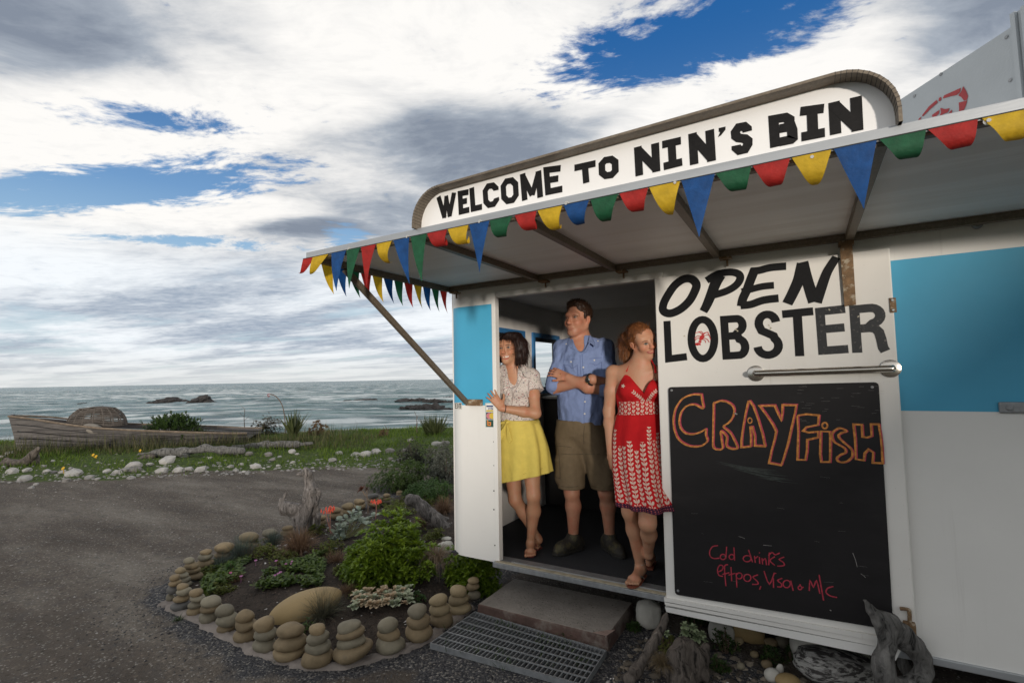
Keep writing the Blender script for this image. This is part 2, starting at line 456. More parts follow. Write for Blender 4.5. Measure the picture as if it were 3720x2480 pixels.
# ================================================================== materials of the caravan
M_white = mat('white_paint', (0.80, 0.79, 0.76), 0.38, 0.03, 2.0, 0.06, 260, bdist=0.002, col2=(0.66, 0.64, 0.60), mixs=3.0, mixr=(0.62, 0.95))
M_blue = mat('blue_paint', (0.065, 0.39, 0.62), 0.42, 0.05, 2.5, 0.06, 260, bdist=0.002)
M_doorwhite = mat('door_paint', (0.80, 0.78, 0.74), 0.33, 0.04, 1.6, 0.10, 120, bdist=0.002, col2=(0.60, 0.55, 0.48), mixs=2.4, mixr=(0.66, 0.95))
M_alu = mat('aluminium', (0.40, 0.415, 0.43), 0.5, 0.16, 9, 0.08, 150, metal=0.6, stretch=(0.15, 1, 1))
M_galv = mat('galvanised_steel', (0.30, 0.31, 0.32), 0.55, 0.2, 30, 0.1, 180, metal=0.5)
M_brown = mat('brown_steel', (0.150, 0.118, 0.085), 0.5, 0.12, 30, 0.12, 200, metal=0.25, col2=(0.19, 0.155, 0.115), mixs=90)
M_rust = mat('rusty_steel', (0.20, 0.12, 0.06), 0.7, 0.35, 40, 0.5, 160, metal=0.15, col2=(0.42, 0.36, 0.27), mixs=26, mixr=(0.5, 0.62), bdist=0.003)
M_steel = mat('brushed_steel', (0.62, 0.58, 0.52), 0.22, 0.06, 60, 0.05, 300, metal=1.0, stretch=(0.05, 1, 1))
M_black = mat('black_lettering', (0.008, 0.008, 0.009), 0.5, 0.25, 60, 0.12, 300, bdist=0.001, spec=0.22)
M_blackpaint = mat('black_brush_paint', (0.010, 0.009, 0.009), 0.6, 0.3, 90, 0.2, 300, bdist=0.001, spec=0.2)
M_under = mat('awning_underside', (0.88, 0.86, 0.83), 0.5, 0.06, 5, 0.15, 90, stretch=(0.12, 1.6, 1), bdist=0.002, col2=(0.80, 0.77, 0.73), mixs=3.5)
M_int = mat('interior_wall', (0.72, 0.69, 0.66), 0.6, 0.04, 3, 0.08, 120)
M_carpet = mat('dark_carpet', (0.030, 0.032, 0.038), 0.95, 0.35, 240, 0.8, 400, col2=(0.07, 0.07, 0.075), mixs=300, mixr=(0.55, 0.7))
M_dark = mat('dark_cabinet', (0.018, 0.017, 0.018), 0.6, 0.2, 10)
M_bframe = mat('blue_window_frame', (0.035, 0.16, 0.36), 0.45, 0.08, 6)
M_rubber = mat('black_rubber', (0.012, 0.012, 0.012), 0.6)
M_chalkb = mat('chalkboard', (0.016, 0.0145, 0.0155), 0.55, 0.18, 3.5, 0.05, 90, col2=(0.030, 0.028, 0.028), mixs=2.2, mixr=(0.5, 0.85), stretch=(0.6, 1, 1.8), spec=0.25)
def glass_mat():
    m = bpy.data.materials.new('window_glass'); m.use_nodes = True; g = NT(m.node_tree); g.N.clear()
    o = g.node('ShaderNodeOutputMaterial'); t = g.node('ShaderNodeBsdfTransparent'); t.inputs[0].default_value = (0.93, 0.95, 0.95, 1)
    gl = g.node('ShaderNodeBsdfGlossy'); gl.inputs['Roughness'].default_value = 0.03
    mx = g.node('ShaderNodeMixShader'); fr = g.node('ShaderNodeFresnel'); fr.inputs[0].default_value = 1.45
    g.L.new(fr.outputs[0], mx.inputs[0]); g.L.new(t.outputs[0], mx.inputs[1]); g.L.new(gl.outputs[0], mx.inputs[2])
    g.L.new(mx.outputs[0], o.inputs[0]); return m
M_glass = glass_mat()

def weather(m, amount, streak_col, seed=0.0):
    """rain streaks, fine scratches and slight waviness of the sheet"""
    g = NT(m.node_tree); b = g.N['Principled BSDF']; base = b.inputs['Base Color'].links[0].from_socket; tc = g.node('ShaderNodeTexCoord').outputs['Object']
    n = g.noise(g.mapping(tc, loc=(seed, 0, 0), scale=(9, 9, 0.35)), 3.0, 6, 0.65); n2 = g.noise(tc, 1.3, 4, 0.6); f = g.math('MULTIPLY', g.step(n, 0.56, 0.78), g.step(n2, 0.40, 0.70))
    c = g.mix(g.math('MULTIPLY', f, amount), base, streak_col); sp = g.noise(tc, 120, 2, 0.5); c = g.mix(g.math('MULTIPLY', g.step(sp, 0.74, 0.80), 0.5), c, (0.16, 0.14, 0.12)); g.L.new(c, b.inputs['Base Color'])
    old = b.inputs['Normal'].links[0].from_socket; bn = g.node('ShaderNodeBump'); bn.inputs['Strength'].default_value = 0.35; bn.inputs['Distance'].default_value = 0.02; g.L.new(g.noise(tc, 2.2, 3, 0.5), bn.inputs['Height']); g.L.new(old, bn.inputs['Normal']); g.L.new(bn.outputs[0], b.inputs['Normal'])
    g.L.new(g.math('ADD', 0.30, g.math('MULTIPLY', n2, 0.35)), b.inputs['Roughness'])
weather(M_white, 0.40, (0.44, 0.41, 0.37)); weather(M_blue, 0.30, (0.12, 0.38, 0.52), 3.0); weather(M_doorwhite, 0.45, (0.46, 0.40, 0.33), 6.0)
# ================================================================== caravan
XE, XR = -2.365, 2.6                    # left end, right end (beyond the frame)
YB = 2.10                               # depth of the body
OX0, OX1 = onY(1807, 1500)[0], -0.70    # door opening
OZ0, OZ1 = 0.353, 2.205
BT, BB = 2.158, 1.425                   # blue band
caravan = thing('caravan', (0.1, YB/2, 0.0), 'long white caravan with sky blue band, open doorway and rounded end', 'caravan')
def caravan_shell():
    rc = 0.15; path = []                # plan outline of the outer skin: front wall, rounded end, back
    for x in (XR, 0.9, OX1, OX0): path.append((x, 0.0))
    for a in np.linspace(0, math.pi/2, 9): path.append((XE+rc-rc*math.sin(a), rc-rc*math.cos(a)))
    # end wall with a hole for the window row
    E0, E1, E2, E3 = 0.62, 1.10, 1.36, 1.92
    for y in (0.62, 1.12, 1.37, 1.90): path.append((XE, y))
    for a in np.linspace(0, math.pi/2, 7): path.append((XE+rc-rc*math.cos(a), YB-rc+rc*math.sin(a)))
    path += [(OX0, YB), (XR, YB)]
    rows = [0.30, 0.335, OZ0, 1.50, BB, BT, OZ1, 2.36]
    rows = sorted(set(rows+[2.02]))
    n = len(path); V = []; F = []; MI = []
    for z in rows:
        for i, (x, y) in enumerate(path):
            V.append((x, y, z))
    for r in range(len(rows)-1):
        z0, z1 = rows[r], rows[r+1]
        for i in range(n-1):
            (xa, ya), (xb, yb) = path[i], path[i+1]
            if i == 2 and z0 >= OZ0-1e-6 and z1 <= OZ1+1e-6: continue        # doorway
            if i == 2 and z1 <= OZ0+1e-6: continue
            if i >= 3 and xb < -1.9 and z1 <= 0.336: continue               # left end sits a little higher
            if abs(xa-XE) < 1e-6 and abs(xb-XE) < 1e-6 and (abs(ya-0.62) < 1e-6 or abs(ya-1.37) < 1e-6) and z0 >= 1.499 and z1 <= 2.021: continue
            F.append([r*n+i, r*n+i+1, (r+1)*n+i+1, (r+1)*n+i])
            MI.append(1 if (z0 >= BB-1e-6 and z1 <= BT+1e-6) else 0)
    o = mesh_obj('body_shell', V, F, [M_white, M_blue], caravan, True, MI)
    auto_smooth(o, 30)
    m = MB(); m.box((XE+0.03, 0.02, 2.352), (XR, YB-0.02, 2.40)); m.build('roof', M_white, caravan)
    # inside skin
    xi = XE+0.04
    m = MB(); m.box((xi-0.014, 0.012, 0.338), (XR-0.05, YB-0.03, OZ0-0.008)); m.build('floor', M_carpet, caravan)
    m = MB(); m.box((xi-0.014, 0.02, 2.335), (XR-0.05, YB-0.03, 2.349)); m.build('ceiling', M_int, caravan)
    m = MB(); m.box((xi-0.01, YB-0.05, OZ0-0.012), (XR-0.05, YB-0.035, 2.343)); m.build('back_wall', M_int, caravan)
    m = MB(); y0, y1, y2, y3 = 0.62, 1.12, 1.37, 1.90; z0, z1 = 1.50, 2.02; xa, xb = xi-0.012, xi
    ya = 0.05; yb = YB-0.052
    ZL, ZH = OZ0-0.012, 2.343
    for (a, b, c, d) in [(ya, y0, ZL, ZH), (y1, y2, ZL, ZH), (y3, yb+0.004, ZL, ZH), (y0, y1, ZL, z0), (y0, y1, z1, ZH), (y2, y3, ZL, z0), (y2, y3, z1, ZH)]:
        m.box((xa, a, c), (xb, b, d))
    m.build('end_wall', M_int, caravan)
    for a, b in ((y0, y1), (y2, y3)):                       # two windows in the end wall
        w = MB(); t = 0.045
        for lo, hi in (((a-t, z0-t), (b+t, z0)), ((a-t, z1), (b+t, z1+t)), ((a-t, z0), (a, z1)), ((b, z0), (b+t, z1))):
            w.box((xi+0.001, lo[0], lo[1]), (xi+0.022, hi[0], hi[1]), bev=0.003)
        fr = w.build('window', M_bframe, caravan)
        w = MB(); t = 0.02; xo = XE-0.004
        for lo, hi in (((a, z0), (b, z0+t)), ((a, z1-0.035), (b, z1)), ((a, z0+t), (a+t, z1-0.035)), ((b-t, z0+t), (b, z1-0.035))):
            w.box((xo, lo[0], lo[1]), (xi+0.002, hi[0], hi[1]))
        w.build('seal', M_rubber, fr)
        w = MB(); w.add([(XE+0.01, a+t, z0+t), (XE+0.01, b-t, z0+t), (XE+0.01, b-t, z1-0.035), (XE+0.01, a+t, z1-0.035)], [[0, 1, 2, 3]]); w.build('pane', M_glass, fr)
    # inner faces of the front wall, beside and above the doorway
    m = MB(); m.box((XE+0.12, 0.03, OZ0), (OX0-0.02, 0.045, 2.333)); m.box((OX1+0.02, 0.03, OZ0), (XR-0.05, 0.045, 2.333)); m.box((OX0-0.02, 0.03, OZ1+0.02), (OX1+0.02, 0.045, 2.333))
    m.build('front_lining', M_int, caravan)
    # door frame: jambs, head and sill
    m = MB(); m.box((OX0-0.030, -0.010, 0.335), (OX0+0.002, 0.04, 2.24), bev=0.003); m.build('door_jamb', M_white, caravan)
    m = MB(); m.box((OX1-0.01, -0.004, 0.335), (OX1+0.03, 0.05, 2.2), bev=0.004); m.build('door_jamb', M_white, caravan)
    m = MB(); m.box((OX0+0.014, -0.010, OZ1-0.005), (OX1-0.012, 0.05, OZ1+0.035), bev=0.004); m.build('door_head', M_white, caravan)
    m = MB(); m.box((OX0-0.035, -0.042, 0.316), (OX1+0.02, 0.10, OZ0-0.004), bev=0.004); sill = m.build('door_sill', M_galv, caravan)
    m = MB(); m.box((OX0+0.09, 0.005, OZ0-0.004), (OX1, 0.016, OZ0+0.006)); m.build('track', M_alu, sill)
    m = MB(); m.box((OX0-0.02, -0.030, OZ0-0.004), (OX1, 0.003, OZ0), 0); m.build('kick_strip', mat('worn_sill_paint', (0.42, 0.37, 0.27), 0.7, 0.3, 14, 0.2, 90), sill)
    # rivets of the left panel
    for px, py in ((1798, 1120), (1797, 1131), (1798, 1221), (1797, 1325), (1797, 1604), (1797, 1782), (1797, 1850), (1801, 1980), (1798, 1690)):
        rv = MB(); rv.disc(onY(px, py, -0.001)+np.array([-0.006, 0, 0]), (0, -1, 0), 0.005, 0.004, 8); rv.build('rivet', M_rubber, caravan)
    # cabinet and counter inside
    m = MB(); m.box((xi+0.002, 1.55, OZ0), (0.9, YB-0.055, 1.40)); cb = m.build('counter', M_dark, caravan)
    m = MB(); m.box((xi+0.002, 1.50, 1.402), (0.9, YB-0.055, 1.432), bev=0.01); m.build('counter_top', mat('pale_counter', (0.55, 0.56, 0.55), 0.3), cb)
    # axle and chassis underneath
    m = MB(); m.box((XE+0.3, 0.5, 0.24), (XR-0.2, 0.56, 0.335)); m.box((XE+0.3, 1.5, 0.24), (XR-0.2, 1.56, 0.335)); m.build('chassis', M_rubber, caravan)
    for x in (-2.05, 1.9): m = MB(); m.bar((x, 0.75, 0.0), (x, 0.75, 0.33), 0.09, 0.09); m.build('corner_leg', M_rubber, caravan)
    m = MB(); m.box((OX0-0.1, 1.85, 0.0), (XR-0.1, 1.88, 0.33)); m.build('back_skirt', M_rubber, caravan)
    # end cap inside the right end and outer lower edge trim
    m = MB(); m.box((XR-0.06, 0.02, 0.30), (XR-0.001, YB-0.02, 2.35)); m.build('right_end', M_white, caravan)
    m = MB(); m.box((OX1+0.4, -0.012, 0.268), (XR, 0.03, 0.302), bev=0.004); m.build('lower_trim', M_alu, caravan)
    # strap at the far right on the blue band
    a = onY(3630, 1480, -0.02); b = onY(3720, 1490, -0.02)
    m = MB(); m.box((a[0], -0.018, a[2]-0.025), (a[0]+0.5, -0.002, a[2]+0.025), bev=0.008); st = m.build('wall_latch', M_galv, caravan)
    m = MB(); m.disc((a[0]+0.035, -0.018, a[2]), (0, -1, 0), 0.014, 0.006, 12); m.build('bolt', M_galv, st)
caravan_shell()

# ---- the door, swung open against the wall
DY = -0.052
Z8 = ZM(2350, 880, 1.96); Z7 = ZM(2380, 1350, 1.7426); Z5 = ZM(2200, 1900, 1.96); Z2b = ZM(1480, 520, 2.352); Z3b = ZM(2400, 240, 2.063)
dTL, dTR = onY(2377, 1010, DY), onY(3232, 899, DY); dBR, dBL = onY(3333, 2330, DY), onY(2420, 2178, DY)
m = MB(); m.prism([dTL, dTR, dBR, dBL], (0, 0.042, 0)); door = m.build('door', M_doorwhite, caravan)
bv = door.modifiers.new('bevel', 'BEVEL'); bv.width = 0.006; bv.segments = 2
def on_door(zm, pts, y=DY-0.0015):
    return np.array([onY(*zm(*p), y)[[0, 2]] for p in pts])
class Strokes:
    def __init__(s, y): s.m = MB(); s.y = y; s.k = 0
    def stroke(s, P2, w, closed=False):
        V, F = ribbon(P2, w, closed); y = s.y-s.k*0.0003; s.k += 1
        s.m.add(np.stack([V[:, 0], np.full(len(V), y), V[:, 1]], 1), [f[::-1] for f in F]); return s
    def poly(s, P2):
        P2 = np.asarray(P2, float); a = 0.5*np.sum(P2[:, 0]*np.roll(P2[:, 1], -1)-np.roll(P2[:, 0], -1)*P2[:, 1])
        if a < 0: P2 = P2[::-1]
        y = s.y-s.k*0.0003; s.k += 1
        s.m.add(np.stack([P2[:, 0], np.full(len(P2), y), P2[:, 1]], 1), [list(range(len(P2)))]); return s
def wob(P, a, seed):
    P = np.asarray(P, float); r = np.random.default_rng(seed); return P+r.normal(0, a, P.shape)
# OPEN in brush capitals
def letters_open():
    y = DY-0.0016; W = 0.047
    S = Strokes(y); S.stroke(spline(on_door(Z8, [(262, 262), (318, 262), (352, 300), (340, 350), (300, 420), (235, 478), (165, 506), (118, 488), (118, 440), (150, 375), (200, 305)]), 6, True), W*1.0, True)
    S.poly(on_door(Z8, [(190, 285), (240, 262), (262, 292), (215, 320)])); S.m.build('letter_o', M_black, door)
    S = Strokes(y); p = spline(on_door(Z8, [(520, 232), (490, 290), (455, 380), (425, 450), (402, 492)]), 5); S.stroke(p, np.linspace(W*1.35, W*0.95, len(p)))
    S.stroke(spline(on_door(Z8, [(425, 272), (500, 228), (590, 212), (652, 226), (664, 262), (630, 310), (560, 350), (455, 382)]), 6), W*0.85)
    S.m.build('letter_p', M_black, door)
    S = Strokes(y); p = spline(on_door(Z8, [(770, 190), (738, 270), (712, 340), (684, 400), (672, 455)]), 5); S.stroke(p, np.linspace(W, W*0.95, len(p)))
    S.stroke(spline(on_door(Z8, [(742, 205), (800, 200), (880, 180), (992, 170)]), 5), W*0.86)
    S.stroke(spline(on_door(Z8, [(676, 352), (740, 335), (820, 315), (905, 306)]), 5), W*0.78)
    S.stroke(spline(on_door(Z8, [(668, 450), (740, 442), (830, 412), (938, 398)]), 5), W*0.88)
    S.m.build('letter_e', M_black, door)
    S = Strokes(y); p = spline(on_door(Z8, [(1000, 437), (1040, 360), (1080, 270), (1100, 195), (1112, 150)]), 5); S.stroke(p, np.linspace(W*1.05, W*1.2, len(p)))
    p = spline(on_door(Z8, [(1112, 140), (1135, 240), (1160, 330), (1192, 425)]), 5); S.stroke(p, np.linspace(W*1.0, W*1.15, len(p)))
    p = spline(on_door(Z8, [(1205, 428), (1240, 330), (1285, 210), (1350, 106)]), 5); S.stroke(p, np.linspace(W*1.1, W*0.8, len(p)))
    S.m.build('letter_n', M_black, door)
letters_open()
# LOBSTER in bold grotesque capitals: unit-box strokes warped on to the four corners read off the photograph
def warp(c4, uv):
    TL, TR, BL, BR = [np.asarray(c) for c in c4]; uv = np.asarray(uv, float); u = uv[:, :1]; v = uv[:, 1:]
    return (TL*(1-u)+TR*u)*v+(BL*(1-u)+BR*u)*(1-v)
def arc(cx, cy, rx, ry, a0, a1, n=12):
    a = np.radians(np.linspace(a0, a1, n)); return [(cx+rx*math.cos(t), cy+ry*math.sin(t)) for t in a]
M_glarefleck = mat('glare_flecked_lettering', (0.012, 0.011, 0.011), 0.35, 0.3, 50, 0.2, 200, bdist=0.002, spec=0.6, col2=(0.20, 0.175, 0.155), mixs=60, mixr=(0.56, 0.74))  # pale flecks in the black stand in for glare on the last letters
def letters_lobster():
    y = DY-0.0016; W = 0.041
    q = {'l': [(118, 562), (285, 545), (133, 857), (285, 838)], 'o': [(287, 527), (505, 522), (292, 855), (512, 850)],
         'b': [(520, 525), (715, 512), (540, 836), (735, 825)], 's': [(752, 490), (960, 482), (760, 832), (973, 826)],
         't': [(962, 485), (1183, 462), (985, 815), (1200, 805)], 'e': [(1197, 468), (1410, 445), (1222, 802), (1437, 788)],
         'r': [(1440, 452), (1688, 428), (1463, 788), (1715, 774)]}
    h = lambda c4: np.linalg.norm(c4[0]-c4[2]); wd = lambda c4: np.linalg.norm(c4[0]-c4[1])
    for ch, px in q.items():
        c4 = on_door(Z8, px); a, b = W/2/wd(c4), W/2/h(c4); S = Strokes(y); st = lambda uv, cl=False: S.stroke(warp(c4, uv), W, cl)
        if ch == 'l': st([(a, 1), (a, b), (1, b)])
        if ch == 'o': st(arc(.5, .5, .5-a, .5-b, 0, 360, 33)[:-1], True)
        if ch == 'b':
            st([(a, 0), (a, 1-b), (.55, 1-b)]+arc(.60, .765, .40-a*1.3, .235-b, 80, -80, 10)+[(.5, .53), (2*a, .53)])
            st([(.45, .53), (.60, .53)]+arc(.62, .265, .38-a, .265-b, 80, -80, 10)+[(.5, b), (2*a, b)])
        if ch == 's':
            st(arc(.5, .74, .44-a, .26-b, 5, 195, 14)+[(.30, .585), (.5, .53), (.70, .47)]+arc(.5, .27, .5-a, .27-b, 48, -175, 16))
        if ch == 't': st([(0, 1-b), (1, 1-b)]); st([(.49, 0), (.49, 1-b)])
        if ch == 'e': st([(1, 1-b), (a, 1-b), (a, b), (1, b)]); st([(a, .535), (.93, .535)])
        if ch == 'r':
            st([(a, 0), (a, 1-b), (.55, 1-b)]+arc(.60, .75, .36-a*.6, .25-b, 80, -80, 10)+[(.5, .50), (2*a, .50)])
            st([(.55, .50), (.70, .48), (.80, .40), (.85, .25), (.88, .08), (.94, 0)])
        S.m.build('letter_'+ch, M_glarefleck if ch in 'er' else M_black, door)
letters_lobster()
M_redpaint = mat('red_print', (0.52, 0.02, 0.02), 0.5, 0.15, 40)
def little_lobster():                   # red crayfish inside the O
    S = Strokes(DY-0.0017); P = lambda pts: on_door(Z8, pts)
    S.poly(P([(378, 668), (400, 652), (412, 668), (400, 690), (385, 700), (372, 695)]))
    S.poly(P([(372, 697), (392, 704), (384, 716), (366, 712)])); S.poly(P([(362, 714), (384, 718), (382, 728), (386, 733), (370, 731), (360, 736), (345, 730), (344, 718)]))
    for a, b, c in (((395, 655), (375, 640), (345, 645)), ((400, 655), (390, 635), (365, 640)), ((405, 655), (430, 640), (448, 668)), ((410, 665), (440, 660), (455, 690)), ((405, 680), (430, 690), (445, 712)), ((400, 690), (415, 700), (420, 715)), ((385, 670), (360, 668), (340, 685)), ((380, 682), (355, 685), (345, 700)), ((402, 656), (410, 645), (440, 640))):
        S.stroke(spline(P([a, b, c]), 4), 0.0035)
    S.m.build('crayfish_emblem', M_redpaint, door)
little_lobster()
def worn_marks():                       # scraped patches in the lettering
    rr = np.random.default_rng(3); ms = mat('scraped_paint', (0.50, 0.46, 0.36), 0.7, 0.3, 80)
    for cx, cy in ((268, 668), (632, 622), (880, 610), (645, 632), (870, 590), (1505, 528), (1300, 480)):
        a = np.sort(rr.uniform(0, 2*math.pi, 7)); r = rr.uniform(4, 13, 7)
        S = Strokes(DY-0.0022); S.poly(on_door(Z8, [(cx+r[i]*math.cos(a[i]), cy+0.8*r[i]*math.sin(a[i])) for i in range(7)])); S.m.build('scrape_mark', ms, door)
worn_marks()
def door_fittings():
    a = onY(2741, 1357, DY-0.06); b = onY(3232, 1338, DY-0.06)
    g = MB(); mid = []
    fa = onY(*Z8(778, 933), DY-0.004); fb = onY(*Z8(1735, 898), DY-0.004)
    up = np.array([0, -0.062, 0])
    path = [fa, fa+up*0.55, fa+up*0.88+(fb-fa)*0.012, fa+up+(fb-fa)*0.04, fa+up+(fb-fa)*0.5, fb+up-(fb-fa)*0.04, fb+up*0.88-(fb-fa)*0.012, fb+up*0.55, fb]
    g.tube(spline(path, 5), 0.0165, 14); rail = g.build('grab_rail', M_steel, door, True)
    for c in (fa, fb):
        d = MB(); d.disc(c+np.array([0, 0.003, 0]), (0, -1, 0), 0.042, 0.012, 24, bev=0.35); o = d.build('rose', M_steel, rail); auto_smooth(o, 30)
    # hinge near the top right, rusty
    c = onY(*Z8(1750, 448), DY); d = MB(); d.box((c[0]-0.012, DY-0.006, c[2]-0.036), (c[0]+0.014, DY-0.0005, c[2]+0.036), bev=0.004)
    hg = d.build('hinge', M_rust, door)
    for dz in (-0.024, 0.024):
        d = MB(); d.disc((c[0], DY-0.006, c[2]+dz), (0, -1, 0), 0.007, 0.004, 10); d.build('screw', M_steel, hg)
    # drop bolt at the bottom right
    p0 = onY(*Z5(2095, 606), DY-0.02); p1 = onY(*Z5(2150, 612), DY-0.02); p2 = onY(*Z5(2164, 640), DY-0.02); p3 = onY(*Z5(2166, 790), DY-0.02)
    d = MB(); d.tube(spline([p0, p1, p2, p3], 4), 0.0085, 8); bo = d.build('drop_bolt', M_rust, door, True)
    c = onY(*Z5(2164, 745), DY-0.012); d = MB(); d.box((c[0]-0.024, DY-0.026, c[2]-0.05), (c[0]+0.024, DY-0.0005, c[2]+0.03), bev=0.008); d.build('bolt_sleeve', M_rust, bo)
    # lower drip rails of the door
    L, Rr = onY(2414, 2166, DY), onY(3268, 2318, DY)
    for k, (dz0, dz1, yy) in enumerate(((0.0, -0.024, DY-0.012), (-0.026, -0.052, DY-0.006), (-0.054, -0.100, DY-0.002))):
        d = MB(); P = [L+np.array([0, 0, dz0]), Rr+np.array([0, 0, dz0]), Rr+np.array([-0.02 if k == 2 else 0, 0, dz1]), L+np.array([0.004*k, 0, dz1*0.8])]
        P = [np.array([p[0], yy, p[2]-0.002]) for p in P]; d.prism(P, (0, 0.03, 0)); d.build('drip_rail', M_doorwhite if k < 2 else M_white, door)
door_fittings()

# ---- card stickers and a small plaque on the left wall panel
def wall_stickers():
    Zs = ZM(1700, 1400, 5.88)
    def P(pts, y): return np.array([onY(*Zs(*p), y)[[0, 2]] for p in pts])
    root = thing('card_sticker', onY(*Zs(485, 640), -0.001), 'tall payment card sticker by the doorway under her fingers', 'sticker')
    def flat(name, polys, col, y, par=root):
        S = Strokes(y)
        for p in polys: S.poly(P(p, y))
        S.m.build(name, mat('print_'+name, col, 0.45, 0.05), par)
    flat('backing', [[(372, 372), (590, 362), (605, 375), (605, 885), (590, 897), (372, 888), (366, 875), (366, 385)]], (0.55, 0.60, 0.58), -0.0015)
    flat('white_panel', [[(388, 385), (592, 378), (592, 560), (388, 560)]], (0.8, 0.8, 0.78), -0.002)
    flat('navy_stripe', [[(395, 425), (585, 425), (585, 456), (395, 456)]], (0.02, 0.05, 0.18), -0.0024)
    flat('gold_stripe', [[(390, 522), (580, 520), (580, 555), (390, 555)]], (0.65, 0.47, 0.04), -0.0024)
    S = Strokes(-0.0024)
    for st in ([(432, 468), (446, 512), (470, 468)], [(486, 468), (478, 512)], [(522, 472), (504, 472), (502, 488), (516, 492), (512, 510), (492, 510)], [(520, 512), (540, 468), (550, 512)], [(528, 498), (548, 498)]):
        S.stroke(P(st, -0.0024), 0.0035)
    S.m.build('card_word', mat('print_navy', (0.02, 0.04, 0.15), 0.45), root)
    flat('dark_panel', [[(388, 572), (588, 572), (588, 720), (388, 718)]], (0.02, 0.02, 0.06), -0.002)
    c = lambda cx: [(cx+62*math.cos(t), 646+66*math.sin(t)) for t in np.linspace(0, 2*math.pi, 25)[:-1]]
    flat('pink_disc', [c(455)], (0.62, 0.22, 0.24), -0.0024); flat('yellow_disc', [c(520)], (0.66, 0.48, 0.06), -0.0028)
    flat('green_panel', [[(388, 732), (588, 732), (588, 880), (388, 880)]], (0.02, 0.08, 0.06), -0.002)
    S = Strokes(-0.0024); S.stroke(P([(425, 735), (430, 845), (485, 845), (487, 790), (440, 788)], 0), 0.008); S.m.build('letter_b', mat('print_orange', (0.75, 0.25, 0.05), 0.5), root)
    Zp = ZM(1600, 1000, 2.6133)
    root = thing('small_plaque', onY(*Zp(168, 1240), -0.001), 'little grey plaque reading ENT on the rounded caravan end', 'sign')
    q = [(133, 1208), (202, 1205), (204, 1270), (135, 1272)]
    S = Strokes(-0.0022); S.poly(np.array([onY(*Zp(*p), -0.0022)[[0, 2]] for p in q])); S.m.build('plate', mat('plaque_grey', (0.55, 0.54, 0.50), 0.5), root)
    S = Strokes(-0.003); PP = lambda pts: np.array([onY(*Zp(*p), -0.003)[[0, 2]] for p in pts])
    for st in ([(157, 1216), (141, 1216), (141, 1260), (158, 1260)], [(141, 1237), (155, 1237)], [(163, 1262), (163, 1216), (178, 1260), (178, 1214)], [(180, 1217), (200, 1217)], [(190, 1217), (190, 1262)]): S.stroke(PP(st), 0.0052)
    S.m.build('letters', M_blackpaint, root)
wall_stickers()

